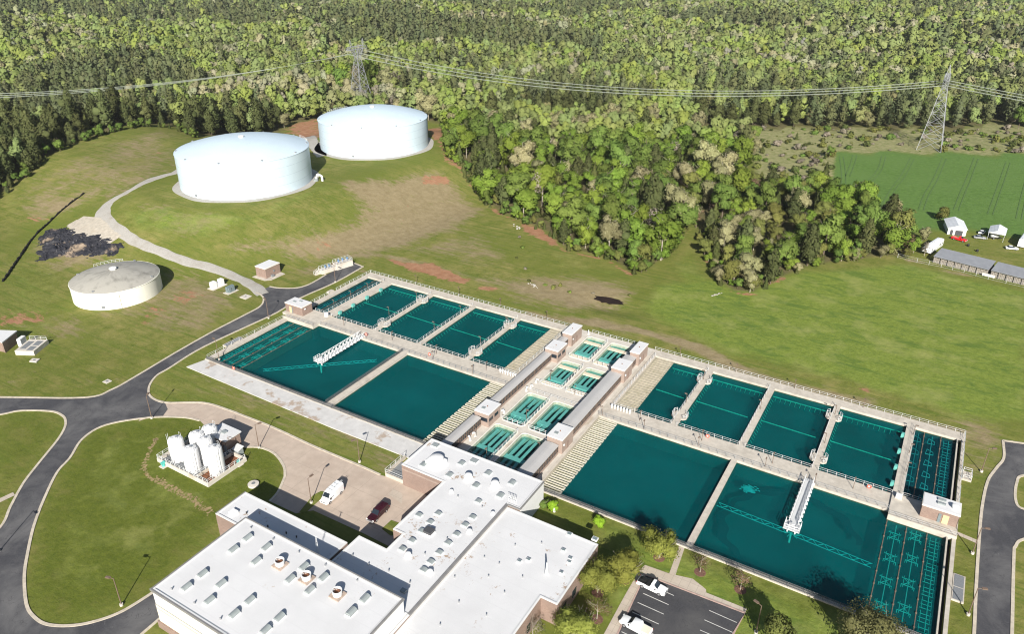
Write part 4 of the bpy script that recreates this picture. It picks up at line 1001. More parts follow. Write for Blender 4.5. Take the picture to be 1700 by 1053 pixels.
ring(1175,724,'orange life ring on the rail of the second far cell, right basins'); ring(1443,808,'orange life ring on the rail of the last far cell, right basins'); ring(608,555,'orange life ring beside the left clarifier bridge'); ring(388,611,'orange life ring on the wire fence above the apron'); ring(713,588,'orange life ring on the left middle walkway')
lampA = None
def deck_lamp(px, py, lab, dark=False, h=2.7, toward=0.0):
    global lampA
    x, y = unproj(px, py, 0)
    if lampA is None:
        lampA = thing('deck_lamp', lab, 'lamp post', (x,y,0), toward, 'slim lamp posts on the basin decks')
        mb = MB(); mb.cyl(0,0,0,h,.075,6,.05); mb.build('pole', M['brown_post'], lampA); mb = MB(); mb.obox((.3,0,h+.03),(.7,.26,.14)); hd = mb.build('lamp_head', M['brown_post'], lampA); mb = MB(); mb.obox((.32,0,h-.055),(.5,.2,.03)); mb.build('lens', M['lamp_glass'], hd)
    else: copy_thing(lampA, (x,y,0), toward, lab)
for i, p in enumerate([(691,469),(762,489),(831,508),(908,529),(1129,592),(1222,618),(1319,645),(1433,677)]): deck_lamp(*p, f'dark lamp post at the far basin edge against the grass, {ORD[i]} from the left', toward=R(-90))
for i, p in enumerate([(571,541),(651,565),(724,588),(807,616)]): deck_lamp(*p, f'brown lamp post by the near rail of the {CN[i]} far cell, left basins', toward=R(90))
for i, p in enumerate([(1062,699),(1165,732),(1282,770),(1416,812)]): deck_lamp(*p, f'brown lamp post by the near rail of the {CN[i]} far cell, right basins', toward=R(90))
for i, p in enumerate([(646,523),(692,498),(721,548),(765,521),(798,573),(842,541)]): deck_lamp(*p, f'brown lamp post on the {ORD[i//2]} cell divider of the left basins, {["nearer","farther"][i%2]} one', toward=R(180))
for i, p in enumerate([(1139,669),(1168,630),(1262,680),(1369,736),(1386,689)]): deck_lamp(*p, f'brown lamp post on a right basin cell divider, {ORD[i]} along', toward=R(180))
for i, p in enumerate([(555,511),(583,496),(611,483)]): deck_lamp(*p, f'brown lamp post on the left mixing channel walkway, {ORD[i]} from the pump house', toward=R(180))
for i, p in enumerate([(1504,784),(1509,753),(1516,722)]): deck_lamp(*p, f'brown lamp post on the right mixing channel walkway, {ORD[i]} from the pump house', toward=R(0))
for i, p in enumerate([(719,597),(785,621),(1069,713),(1159,741),(1270,776),(1352,803)]): deck_lamp(*p, f'brown lamp post on the near side of the middle walkway, {ORD[i]} from the left', toward=R(-90))

# ================================================================== FILTER BLOCK
FB = thing('filter_block', 'pale concrete deck between the two galleries, pierced by eight filter tanks', 'filter deck', (-74,149,0))
FX = [(-81.55,-75.25),(-73.95,-67.45)]; FY = [(168.4,181.9),(151.8,165.5),(131.9,145.9),(116.0,129.7)]
mb = MB()
for x0, x1 in ((-86.5,-81.55),(-75.25,-73.95),(-67.45,-62)): mb.box(x0,x1,113.6,184.9,-4.2,0)
for fx in FX:
    for y0, y1 in ((113.6,116.0),(129.7,131.9),(145.9,151.8),(165.5,168.4),(181.9,184.9)): mb.box(fx[0],fx[1],y0,y1,-4.2,0)
part(FB, 'deck', mb, M['pale_concrete'])
mb = MB(); mb.box(-86,-62.4,113.8,184.7,-4.6,-3.4); part(FB, 'floor', mb, M['floor_dark'])
def rrect(x0, x1, y0, y1, r, n=5):
    o = []
    for cx, cy, a in ((x1-r,y1-r,0),(x0+r,y1-r,90),(x0+r,y0+r,180),(x1-r,y0+r,270)):
        for k in range(n+1): t = R(a+90*k/n); o.append((cx+r*math.cos(t), cy+r*math.sin(t)))
    return o
def ringmesh(mb, o, i, z0, z1):
    n = len(o); b = [(p[0],p[1],z) for z in (z0,z1) for p in o]+[(p[0],p[1],z) for z in (z0,z1) for p in i]
    f = []
    for k in range(n):
        j = (k+1)%n; f += [(k,j,n+j,n+k),(n+k,n+j,3*n+j,3*n+k),(2*n+j,2*n+k,3*n+k,3*n+j)]
    mb.add(b, f)
RN = ['far','second','third','near']
M['filter_trough'] = simple('filter_trough', (.42,.60,.54), .12, 1, .7); M['filter_wall'] = simple('filter_wall', (.36,.40,.32), .15, .8, .7, dirt=(.16,.22,.13), dscale=.6, dlo=.5, dhi=.75)
M['filter_slab'] = simple('filter_slab', (.66,.58,.44), .10, .9, .8); M['rim_cream'] = simple('cream_rim', (.70,.67,.60), .05, 1, .6)
for c, fx in enumerate(FX):
    for r_, fy in enumerate(FY):
        nm = f'{RN[r_]} filter tank of the {["left","right"][c]} column between the galleries'
        t = thing('filter_tank', f'{["sand coloured slabs over teal water","sand coloured slabs over teal water","long pale green troughs under water","long pale green troughs under water"][r_]}, {nm}', 'filter tank', ((fx[0]+fx[1])/2,(fy[0]+fy[1])/2,0), group='filter tanks between the galleries')
        x0, x1, y0, y1 = fx[0], fx[1], fy[0], fy[1]
        mb = MB(); ringmesh(mb, rrect(x0-.22,x1+.22,y0-.22,y1+.22,1.1), rrect(x0+.0,x1-.0,y0+.0,y1-.0,.95), -.02, .14)
        part(t, 'rim', mb, M['rim_cream'])
        mb = MB(); ringmesh(mb, rrect(x0-.01,x1+.01,y0-.01,y1+.01,.92), rrect(x0+.05,x1-.05,y0+.05,y1-.05,.88), -3.3, -.02); mb.box(x0,x0+.4,y0,y0+.4,-3,-.04); mb.box(x1-.4,x1,y0,y0+.4,-3,-.04); mb.box(x0,x0+.4,y1-.4,y1,-3,-.04); mb.box(x1-.4,x1,y1-.4,y1,-3,-.04)
        part(t, 'tank_wall', mb, M['filter_wall'])
        yg = y0+(y1-y0)*.37
        mb = MB(); mb.box(x0+.12,x1-.12,yg-.75,yg+.75,-3.2,-.95); part(t, 'gullet', mb, M['filter_trough'])
        nT = 4; pw = (x1-x0-.3)/nT
        for k in range(nT):
            xa = x0+.15+pw*(k+.27); xb = xa+pw*.46
            mb = MB(); mb.box(xa,xb,yg+.75,y1-.6,-1.3 if r_ > 1 else -1.6,-1.0 if r_ > 1 else -1.3); mb.box(xa,xb,y0+.6,yg-.75,-1.3 if r_ > 1 else -1.6,-1.0 if r_ > 1 else -1.3); part(t, 'trough', mb, M['filter_trough'])
        if r_ < 2:
            for ya, yb in ((y0+.9,y0+2.1),(y1-3.3,y1-2.0)):
                mb = MB(); mb.box(x0+.1,x1-.1,ya,yb,-.62,-.3); part(t, 'cross_slab', mb, M['filter_slab'])
        mb = MB(); mb.quad((x0,y0,-.8),(x1,y0,-.8),(x1,y1,-.8),(x0,y1,-.8)); struct('water', mb, M['filter_water'])
        rail(f'white rail round the {RN[r_]} filter tank of the {["left","right"][c]} column', [(x0+.3,y0-.1),(x1,y0-.1),(x1+.1,y0+.5),(x1+.1,y1-.5)], z=.2, h=1.0, sp=1.7, r=.045, group='guard rails round the filter tanks')
rail('white rail on the cross path between the filter rows, far side', [(-81.5,151.2),(-67.5,151.2)], h=1.0, r=.035); rail('white rail on the cross path between the filter rows, near side', [(-81.5,146.8),(-67.5,146.8)], h=1.0, r=.035)
# white gooseneck vents and little fittings along the left gallery path
gv = None
for i, (x, y) in enumerate([(-82.3,148.0),(-82.4,151.0),(-82.6,146.2),(-82.2,183.2),(-83.2,120.5),(-83.0,122.5),(-82.3,134.5)]):
    lb = f'white gooseneck pipe beside the filter deck, {ORD[i]} of the left gallery side'
    if gv is None:
        gv = thing('gooseneck_vent', lb, 'vent pipe', (x,y,0), group='gooseneck pipes on the filter deck')
        mb = MB(); mb.tube([(0,0,0),(0,0,.8),(.1,0,1.05),(.35,0,1.15),(.6,0,1.05),(.66,0,.75)], .17, 8); mb.build('pipe', M['white_paint'], gv, smooth=True); mb = MB(); mb.cyl(0,0,0,.12,.34,10); mb.build('flange', M['white_paint'], gv)
    else: copy_thing(gv, (x,y,0), R(40*i), lb)
for i, (px, py) in enumerate([(874,696),(914,631),(950,575),(790,728),(896,752),(1000,690),(808,760),(954,655)]): deck_lamp(px, py, f'slim lamp post among the filter tanks, {ORD[i]} of eight', toward=R(45*i))

# ------------------------------------------------------------------ galleries and stair towers
def gallery(label, x0, x1, y0, y1):
    t = thing('pipe_gallery', label, 'covered gallery', ((x0+x1)/2,(y0+y1)/2,0), group='covered galleries beside the filters')
    mb = MB(); mb.box(x0+.15,x1-.15,y0,y1,-.05,.6); part(t, 'base_wall', mb, M['tan_brick'])
    mb = MB(); mb.box(x0+.22,x1-.22,y0,y1,.6,2.36); part(t, 'window_band', mb, M['glass'])
    mb = MB(); n = max(2, int((y1-y0)/.75))
    for i in range(n+1):
        y = y0+(y1-y0)*i/n; wd = .09 if i % 4 else .26
        for x in (x1-.2, x0+.2): mb.box(x-.05,x+.05,max(y0+.01,y-wd/2),min(y1-.01,y+wd/2),.6,2.34)
    for x in (x1-.2, x0+.2): mb.box(x-.05,x+.05,y0+.02,y1-.02,1.5,1.6)
    part(t, 'mullions', mb, M['brown_post'])
    mb = MB(); mb.prism_y = None
    xm = (x0+x1)/2
    prof = [(x0,2.37),(x0,2.55),(xm-.25,2.72),(xm+.25,2.72),(x1-.1,2.55),(x1-.1,2.37)]
    v = [(p[0],y,p[1]) for y in (y0,y1) for p in prof]; k = len(prof)
    mb.add(v, [tuple(range(k)), tuple(range(2*k-1,k-1,-1))]+[(i,i+k,(i+1)%k+k,(i+1)%k) for i in range(k)])
    part(t, 'roof', mb, M['roof_grey'])
for side, x0, x1 in (('left',-86.6,-84.0),('right',-66.3,-62.7)):
    gallery(f'{side} grey roofed gallery, short run beside the white roofed main building', x0, x1, 111.0, 126.7)
    gallery(f'{side} grey roofed gallery, long run between its two near towers', x0, x1, 132.4, 163.2)
    gallery(f'{side} grey roofed gallery, short link at the far end', x0+.1, x1-.1, 168.5, 173.6)
def tower(label, x0, x1, y0, y1, zt, wins, door=None):
    t = thing('stair_tower', label, 'stair tower', ((x0+x1)/2,(y0+y1)/2,0), group='brick stair towers on the filter deck')
    if wins:
        mb = MB(); mb.box(x0+.2,x1-.25,y0+.25,y1-.25,0,1.3); part(t, 'wall', mb, M['tan_brick'])
        mb = MB(); mb.box(x0+.3,x1-.4,y0+.4,y1-.4,1.3,2.6); part(t, 'window', mb, M['glass'])
        mb = MB()
        for x in (x0+.35,x1-.4):
            for y in (y0+.4,(y0+y1)/2,y1-.4): mb.box(x-.14,x+.14,y-.16,y+.16,1.3,2.6)
        part(t, 'corner_post', mb, M['tan_brick'])
        mb = MB(); mb.box(x0+.1,x1-.1,y0+.1,y1-.1,2.6,zt-.25); part(t, 'fascia', mb, M['tan_brick'])
    else:
        mb = MB(); mb.box(x0+.1,x1-.1,y0+.1,y1-.1,0,zt-.25); part(t, 'wall', mb, M['tan_brick'])
        mb = MB(); mb.box(x1-.12,x1-.05,(y0+y1)/2-.5,(y0+y1)/2+.5,.05,2.1); part(t, 'door', mb, M['brick'])
        mb = MB(); mb.obox((x1-.02,y0+.9,2.2),(.3,.35,.35)); part(t, 'wall_lamp', mb, M['white_paint'])
    mb = MB(); mb.box(x0,x1,y0,y1,zt-.25,zt-.02); rf = part(t, 'roof', mb, M['white_panel'])
    mb = MB(); mb.box(x0+.14,x1-.14,y0+.14,y1-.14,zt-.021,zt+.03); part(t, 'roof_membrane', mb, M['roof_clean'], rf)
    mb = MB(); mb.cyl((x0+x1)/2,(y0+y1)/2,zt,zt+.25,.12,8); part(t, 'vent', mb, M['rust'], rf)
    if y1 < 140:
        mb = MB(); mb.box(x0+1.2,x0+2.1,y0+1.4,y0+2.2,zt,zt+.22); part(t, 'hatch', mb, M['skylight'], rf)
tower('flat white roofed open windowed tower, middle of the left gallery', -86.3,-82.0,162.9,168.6,4.0,True)
tower('flat white roofed open windowed tower nearest the main building, left gallery', -86.3,-82.0,126.9,132.6,4.0,True)
tower('plain brick tower at the far end of the left gallery', -86.3,-83.1,173.6,180.6,4.0,False)
tower('plain brick tower, middle of the right gallery', -66.0,-62.0,162.9,168.6,4.0,False)
tower('plain brick tower nearest the main building, right gallery', -66.2,-62.0,127.0,132.8,4.0,False)
tower('plain brick tower at the far end of the right gallery', -65.0,-62.1,173.4,180.3,4.0,False)
# ================================================================== MAIN BUILDING (four roof levels)
def walls(t, poly, z0, zt, mats, base=1.0, name='wall'):
    mb = MB(); mb.prism(poly, z0, zt); return part(t, name, mb, mats)
def inset(poly, d):
    """inset an axis-aligned polygon"""
    n = len(poly); area = sum(poly[i][0]*poly[(i+1)%n][1]-poly[(i+1)%n][0]*poly[i][1] for i in range(n)); s = 1 if area > 0 else -1; out = []
    for i in range(n):
        p, c, q_ = poly[i-1], poly[i], poly[(i+1)%n]
        d1 = Vector((c[0]-p[0], c[1]-p[1])).normalized(); d2 = Vector((q_[0]-c[0], q_[1]-c[1])).normalized()
        n1 = Vector((-d1.y, d1.x))*s; n2 = Vector((-d2.y, d2.x))*s
        k = (n1+n2); k = k/max(.2, 1+n1.dot(n2)); out.append((c[0]+k.x*d, c[1]+k.y*d))
    return out
def coping(mb, poly, zt, w=.35, h=.18, dz=0):
    ringmesh(mb, poly, inset(poly, w), zt-.02, zt+h)
ROOFS = {}
def block(key, label, poly, zt, wallmat, loc, copmat='white_panel', skip=None):
    t = thing('building_block', label, 'building', (loc[0], loc[1], GZ))
    walls(t, poly, GZ-.3, zt-.05, wallmat)
    mb = MB(); mb.prism(inset(poly, .3), zt-.05, zt+.02); rf = part(t, 'roof', mb, M['roof_clean' if key == 'B1' else 'roof_white'])
    mb = MB(); coping(mb, poly, zt); part(t, 'parapet', mb, M[copmat])
    ROOFS[key] = (t, rf, zt+.02); return t
B1P = [(-99.5,48.55),(-61.75,48.55),(-61.75,68.7),(-99.5,68.7)]
b1 = block('B1', 'tallest white roofed building block with three rusty roof fans, at the bottom edge', B1P, 8.5, M['white_panel'], (-81,50), 'white_panel')
mb = MB(); mb.box(-99.9,-61.5,48.2,48.54,GZ,1.1); part(b1, 'brick_base', mb, M['brick'])
mb = MB(); mb.box(-99.5,-61.8,48.47,48.545,1.1,5.2); part(b1, 'cream_panels', mb, M['cream_panel'])
mb = MB(); mb.box(-99.5,-61.8,48.44,48.475,4.3,4.36); mb.box(-99.5,-61.8,48.44,48.48,5.16,5.23); part(b1, 'panel_joints', mb, M['louvre'])
b2 = block('B2', 'low white roofed building wing in the shadow of the tallest block', [(-108.8,68.71),(-99.9,68.71),(-81.2,68.71),(-81.2,76.2),(-108.8,76.2)], 5.2, M['brick'], (-95,72), 'white_panel')
B3P = [(-87.1,99.9),(-76.2,99.9),(-76.2,83.5),(-73.9,83.5),(-73.9,78.8),(-80.6,78.8),(-80.6,68.71),(-61.74,68.71),(-61.74,30.01),(-60.9,30.01),(-60.9,101.0),(-58.1,101.0),(-58.1,110.8),(-87.1,110.8)]
b3 = block('B3', 'long white roofed building block with many skylights, joining the filters', B3P, 5.1, M['brick'], (-70,92), 'white_panel')
mb = MB(); mb.box(-58.1,-58.0,101.1,110.7,GZ,4.9); part(b3, 'pale_wall_panel', mb, M['white_panel'])
B4P = [(-60.9,30.02),(-44.0,30.02),(-44.0,84.1),(-40.8,84.1),(-40.8,100.7),(-60.9,100.7)]
b4 = block('B4', 'white roofed building block with brown stains and brick walls beside the parking lot', [(x if x > -60 else -60.88, y if y < 100 else 100.7) for x, y in B4P], 4.6, M['brick'], (-51,80), 'white_panel')
# dark metal copings where the photograph shows them
def coping_strip(t, x0, x1, y0, y1, z0, z1, mat='grey_metal', name='coping'):
    mb = MB(); mb.box(x0,x1,y0,y1,z0,z1); part(t, name, mb, M[mat])
M['coping'] = simple('grey_coping', (.21,.205,.20), .15, 1, .5)
coping_strip(b3, -61.28,-60.78,68.9,100.9, 5.0, 5.32, 'coping'); coping_strip(b3, -60.78,-58.0,100.78,101.05, 5.0, 5.32, 'coping'); coping_strip(b3, -58.2,-57.95,101.05,110.9, 5.0, 5.32, 'coping')
coping_strip(b1, -61.95,-61.6,48.55,68.85, 8.4, 8.72, 'coping'); coping_strip(b1, -99.6,-61.95,68.6,68.85, 8.4, 8.72, 'coping'); coping_strip(b1, -99.65,-99.35,48.55,68.6, 8.4, 8.72, 'coping')
coping_strip(b2, -108.9,-108.65,68.8,76.25, 5.1, 5.42, 'coping')
# wall of the tallest block seen at the bottom left corner: cream panels over brick
coping_strip(b1, -99.7,-61.6,48.3,48.54, 8.25, 8.75, 'coping', 'front_coping')
FRONT = 48.8
z7 = lambda x, y: (x/2.833, 690+y/2.833)
z8 = lambda x, y: (550+x/2.833, 690+y/2.833)
def roofxy(key, px, py): return unproj(px, py, ROOFS[key][2])
def roof_part(key, name, mb, mat, parent=None, smooth=False):
    t, rf, z = ROOFS[key]; return part(t, name, mb, M[mat], parent or rf, smooth)
def skylight(key, px, py, sx=1.25, sy=1.75, h=.6, dome=True):
    x, y = roofxy(key, px, py); z = ROOFS[key][2]
    mb = MB(); mb.box(x-sx/2,x+sx/2,y-sy/2,y+sy/2,z-.02,z+.22); k = roof_part(key, 'skylight', mb, 'white_paint')
    mb = MB()
    if dome:
        n = 6; pts = [(x+(sx/2-.06)*math.cos(math.pi*i/n), z+.22+h*.8*math.sin(math.pi*i/n)) for i in range(n+1)]
        v = [(p[0],yy,p[1]) for yy in (y-sy/2+.06,y+sy/2-.06) for p in pts]; m = n+1
        mb.add(v, [(i+1,i,i+m,i+1+m) for i in range(n)]+[tuple(range(m)), tuple(range(2*m-1,m-1,-1))])
    else: mb.box(x-sx/2+.06,x+sx/2-.06,y-sy/2+.06,y+sy/2-.06,z+.22,z+.3)
    roof_part(key, 'glazing', mb, 'skylight', k)
for p in [(1165,580),(1098,635),(1253,625),(1205,690),(953,750),(878,812),(1040,797),(986,875),(1365,775),(1175,875),(1102,940),(1315,955),(1430,717),(1522,767),(1457,827),(1652,930),(1250,1015)]: skylight('B1', *z7(*p))
for p in [(158,867),(95,930)]: skylight('B1', *z8(*p))
for p in [(433,235),(612,228),(555,283),(680,333),(737,275),(850,320),(795,380)]: skylight('B3', *z8(*p), 1.5, 1.4, .32)
for p in [(503,465),(465,505),(412,472),(692,407),(665,482),(590,562),(550,603),(508,648),(468,692),(435,730),(380,592),(335,632),(425,547),(630,518)]: skylight('B3', *z8(*p), 1.4, 1.05, .3)
for p in [(490,143),(672,217)]: skylight('B3', *z8(*p), 1.7, 1.3, .1, False)
def fan(key, px, py, r=.85, h=1.25):
    x, y = roofxy(key, px, py); z = ROOFS[key][2]
    mb = MB(); mb.box(x-r*1.25,x+r*1.25,y-r*1.25,y+r*1.25,z-.02,z+.25); k = roof_part(key, 'roof_fan', mb, 'pink_rust')
    mb = MB(); mb.lathe([(r*.92,.25),(r*.92,h*.55),(r,h*.6),(r,h),(r*.86,h),(r*.86,h*.5)], (x,y,z), 20, False, False); roof_part(key, 'fan_drum', mb, 'white_paint', k, True)
    mb = MB(); mb.cyl(x,y,z+h*.45,z+h*.52,r*.86,16); mb.bar((x-r*.9,y,z+h*.9),(x+r*.9,y,z+h*.9),.09); roof_part(key, 'fan_guard', mb, 'rust', k)
for p in [(1318,706),(1443,772),(1588,848)]: fan('B1', *z7(*p))
def dome_vent(key, px, py, r=.8, h=1.3, box=False):
    x, y = roofxy(key, px, py); z = ROOFS[key][2]
    mb = MB(); mb.box(x-r*.8,x+r*.8,y-r*.8,y+r*.8,z-.02,z+h*.4); k = roof_part(key, 'roof_ventilator', mb, 'white_paint')
    mb = MB(); mb.lathe([(r*.62,h*.4),(r*.62,h*.6),(r,h*.6),(r,h*.72),(r*.85,h*.88),(r*.5,h*.98),(.02,h)], (x,y,z), 16); roof_part(key, 'cowl', mb, 'white_paint', k, True)
for p, r in [((645,300),.85),((770,335),.85),((565,362),.4),((650,552),.5),((362,665),.6),((465,745),.55),((760,466),.4)]: dome_vent('B3', *z8(*p), r, r*1.7)
x, y = roofxy('B3', *z8(497,225)); z = ROOFS['B3'][2]
mb = MB(); mb.box(x-1.9,x+1.9,y-1.6,y+1.2,z-.02,z+1.0); k = roof_part('B3', 'roof_plant', mb, 'white_paint'); mb = MB(); mb.lathe([(1.5,1.0),(1.5,1.5),(1.1,1.75),(.1,1.85)], (x,y,z), 20); roof_part('B3', 'cowl', mb, 'white_paint', k, True)
x, y = roofxy('B3', *z8(460,555)); mb = MB(); mb.box(x-.9,x+.9,y-.8,y+.8,z-.02,z+.35); k = roof_part('B3', 'air_unit', mb, 'white_paint'); mb = MB(); mb.box(x-.85,x+.85,y-.75,y+.75,z+.35,z+.9); roof_part('B3', 'grille', mb, 'dark_unit', k)
x, y = roofxy('B2', *z7(1100,462)); z2_ = ROOFS['B2'][2]; mb = MB(); mb.box(x-.7,x+.7,y-.6,y+.6,z2_-.02,z2_+.6); roof_part('B2', 'air_unit', mb, 'white_paint')
for p in [(808,822),(915,888),(1037,963),(1180,533),(1285,587),(1405,648),(1530,710),(1680,782)]:
    x, y = roofxy('B1', *z7(*p)); mb = MB(); mb.cyl(x,y,ROOFS['B1'][2]-.02,ROOFS['B1'][2]+.45,.13,8); roof_part('B1', 'vent_pipe', mb, 'grey_metal')
for p in [(1260,525),(1347,557),(1395,575),(1160,462)]:
    x, y = roofxy('B2', *z7(*p)); mb = MB(); mb.cyl(x,y,z2_-.02,z2_+.4,.14,8); roof_part('B2', 'vent_pipe', mb, 'dark_metal')
for p in [(710,435),(595,385),(855,395),(440,655),(545,585),(270,735),(175,705),(100,662),(370,790)]:
    x, y = roofxy('B3', *z8(*p)); mb = MB(); mb.cyl(x,y,z-.02,z+.42,.14,8); roof_part('B3', 'vent_pipe', mb, 'grey_metal')
x, y = roofxy('B3', *z8(340,830)); mb = MB(); mb.box(x-.5,x+.5,y-.4,y+.4,z-.02,z+.4); roof_part('B3', 'air_unit', mb, 'skylight')
zb4 = ROOFS['B4'][2]
for p, s in [((885,690),.55),((928,683),.55),((1092,638),.55),((1125,677),.5),((1120,694),.5),((1083,744),.45),((1120,562),.7),((1240,585),.8)]:
    x, y = roofxy('B4', *z8(*p)); mb = MB(); mb.box(x-s*.7,x+s*.7,y-s*.6,y+s*.6,zb4-.02,zb4+.32); k = roof_part('B4', 'roof_hatch', mb, 'white_paint'); mb = MB(); mb.box(x-s*.55,x+s*.55,y-s*.45,y+s*.45,zb4+.32,zb4+.36); roof_part('B4', 'cover', mb, 'green_box', k)
for p in [(865,615),(790,702),(720,672),(580,765),(600,883),(512,990),(730,945),(815,838),(900,765),(990,605),(740,762)]:
    x, y = roofxy('B4', *z8(*p)); mb = MB(); mb.cyl(x,y,zb4-.02,zb4+.4,.12,8); roof_part('B4', 'vent_pipe', mb, 'grey_metal')
x, y = roofxy('B4', *z8(1013,745)); mb = MB(); mb.lathe([(.42,0),(.34,.5),(.2,1.6),(.14,2.7)], (x,y,zb4-.02), 12); roof_part('B4', 'tapered_stack', mb, 'rail_white', None, True)
def mast(key, px, py, h):
    x, y = roofxy(key, px, py); zz_ = ROOFS[key][2]; mb = MB()
    for a in range(3): c, s = math.cos(a*2.1), math.sin(a*2.1); mb.tube([(x+.28*c,y+.28*s,zz_),(x+.06*c,y+.06*s,zz_+h)], .035, 4)
    for i in range(7): q_ = zz_+h*i/7; rr = .28-.2*i/7; mb.tube([(x+rr*math.cos(a*2.1),y+rr*math.sin(a*2.1),q_) for a in range(4)], .025, 4)
    mb.tube([(x-.5,y,zz_+h),(x+.5,y,zz_+h)], .04, 4); roof_part(key, 'antenna_mast', mb, 'rail_white')
mast('B2', *z7(1497,652), 4.2)
x, y = roofxy('B3', *z8(850,408)); mb = MB()
for a in range(6): mb.tube([(x-.9+.36*a,y,z),(x-.8+.36*a,y+.2,z+1.5)], .05, 4)
for q_ in (.5,1.0,1.5): mb.tube([(x-.9,y,z+q_),(x+.9,y,z+q_)], .045, 4)
roof_part('B3', 'roof_ladder', mb, 'rail_white')
# windows / doors on the visible brick walls
def wall_box(t, name, b, mat): mb = MB(); mb.box(*b); part(t, name, mb, M[mat])
wall_box(b4, 'window', (-44.05,-43.93,79.2,80.4,.6,2.4), 'glass'); wall_box(b4, 'window', (-40.85,-40.74,86,87.6,.7,2.3), 'glass'); wall_box(b4, 'window', (-40.85,-40.74,90,91.6,.7,2.3), 'glass'); wall_box(b4, 'window', (-40.85,-40.74,94,95.6,.7,2.3), 'glass')
wall_box(b3, 'stone_band', (-87.16,-87.08,100,110.7,3.9,4.3), 'tan_brick'); wall_box(b3, 'stone_band', (-87.1,-76.3,99.83,99.91,3.9,4.3), 'tan_brick')
wall_box(b2, 'door', (-105.6,-104.6,76.19,76.27,GZ,1.8), 'door_tan')
# stair well beside the long block, at the apron end
sw = thing('stair_well', 'sunken stair with grey rails where the apron meets the long white roofed block', 'stairs', (-90.5,104,GZ))
mb = MB(); mb.box(-92.6,-92.3,100.5,107.5,GZ-.2,.5); mb.box(-92.3,-87.2,100.2,100.5,GZ-.2,.5); part(sw, 'low_wall', mb, M['concrete'])
mb = MB()
for i in range(8): mb.box(-92.25,-87.2,101+i*.6,101.6+i*.6,GZ-.1,GZ+.06+.03*i)
part(sw, 'steps', mb, M['louvre'])
mb = MB()
for zz_ in (.9,1.5): mb.tube([(-92.45,100.4,zz_),(-92.45,107.4,zz_)], .05, 4); mb.tube([(-92.45,100.35,zz_),(-87.3,100.35,zz_)], .05, 4)
for y in (100.4,102.2,104,105.8,107.4): mb.tube([(-92.45,y,.5),(-92.45,y,1.5)], .05, 4)
part(sw, 'rails', mb, M['rail_white'])

# ================================================================== PUMP HOUSES AND SMALL BUILDINGS
def house(label, x0, x1, y0, y1, z0, zt, mat='brick', door=None, extra=None, cat='pump house'):
    t = thing('pump_house', label, cat, ((x0+x1)/2,(y0+y1)/2,z0))
    mb = MB(); mb.box(x0+.12,x1-.12,y0+.12,y1-.12,z0-.3,zt-.3); part(t, 'wall', mb, M[mat])
    mb = MB(); mb.box(x0,x1,y0,y1,zt-.3,zt-.02); rf = part(t, 'roof', mb, M['stone_panel'])
    mb = MB(); mb.box(x0+.12,x1-.12,y0+.12,y1-.12,zt-.025,zt+.03); part(t, 'roof_membrane', mb, M['roof_clean'], rf)
    if door:
        for a, b, m_ in door:
            mb = MB(); mb.box(*b); part(t, a, mb, M[m_])
    return t, rf
h2, rf = house('brick pump house with a tan door at the end of the left middle walkway', -171.2,-163.7,146.6,151.1,.35,3.5,'brick',
    [('door',(-169.4,-168.4,146.62,146.70,.4,2.5),'door_tan'),('door',(-168.3,-167.9,146.63,146.70,.4,2.5),'louvre'),('wall_lamp',(-163.84,-163.5,147.6,148.1,2.3,2.6),'white_paint')])
for x, y in ((-168.6,148.4),(-167.0,149.6)):
    mb = MB(); mb.box(x-.55,x+.55,y-.3,y+.3,3.5,3.8); part(h2, 'roof_vent', mb, M['skylight'], rf)
hr, rf = house('brick pump house with a tan door at the road end of the right middle walkway', 10.8,17.8,146.6,151.1,.35,3.5,'brick',
    [('door',(14.9,16.0,146.62,146.70,.4,2.5),'door_tan'),('door',(14.1,14.6,146.62,146.71,.4,2.5),'green_box')])
for x, y in ((14.2,149.9),(14.2,148.6)):
    mb = MB(); mb.box(x-.75,x+.75,y-.32,y+.32,3.5,3.85); part(hr, 'roof_vent', mb, M['skylight'], rf)
mb = MB(); mb.lathe([(.55,0),(.55,.5),(.7,.55),(.6,.8),(.1,.9)], (16.6,148.6,3.5), 14); part(hr, 'roof_ventilator', mb, M['white_paint'], rf, True)
for t_, x, lab in (('l',-157.5,'white cylinder tank on the left pump house platform'),('r',6.6,'white box unit on the right pump house platform')):
    t = thing('platform_unit', lab, 'equipment unit', (x,150.6,.35)); mb = MB()
    if t_ == 'l': mb.lathe([(.65,0),(.65,1.1),(.5,1.3),(.05,1.4)], (0,0,0), 14); mb.build('vessel', M['white_paint'], t, smooth=True)
    else: mb.box(-.6,.6,-.45,.45,0,.9); mb.build('cabinet', M['white_paint'], t)
    mb = MB(); mb.box(-.8,.8,-.7,.7,-.02,.08); mb.build('plinth', M['concrete'], t)
hb, rf = house('brown brick hut standing alone on the grass by the gravel track', -201.8,-196.6,162.0,168.8,GZ,3.5,'brick',
    [('door',(-200.9,-199.9,162.02,162.09,GZ,1.8),'brick'),('condenser',(-196.6,-195.8,164.0,165.0,GZ,.5),'louvre'),('wall_box',(-196.71,-196.5,165.4,166.0,1.2,1.8),'louvre')])
mb = MB(); mb.prism([(-202.2,160.6),(-196.2,160.6),(-194.4,162.2),(-194.4,168.6),(-196.7,168.8),(-202.2,162)], GZ-.1, GZ+.12); struct('concrete_slab', mb, M['concrete'])

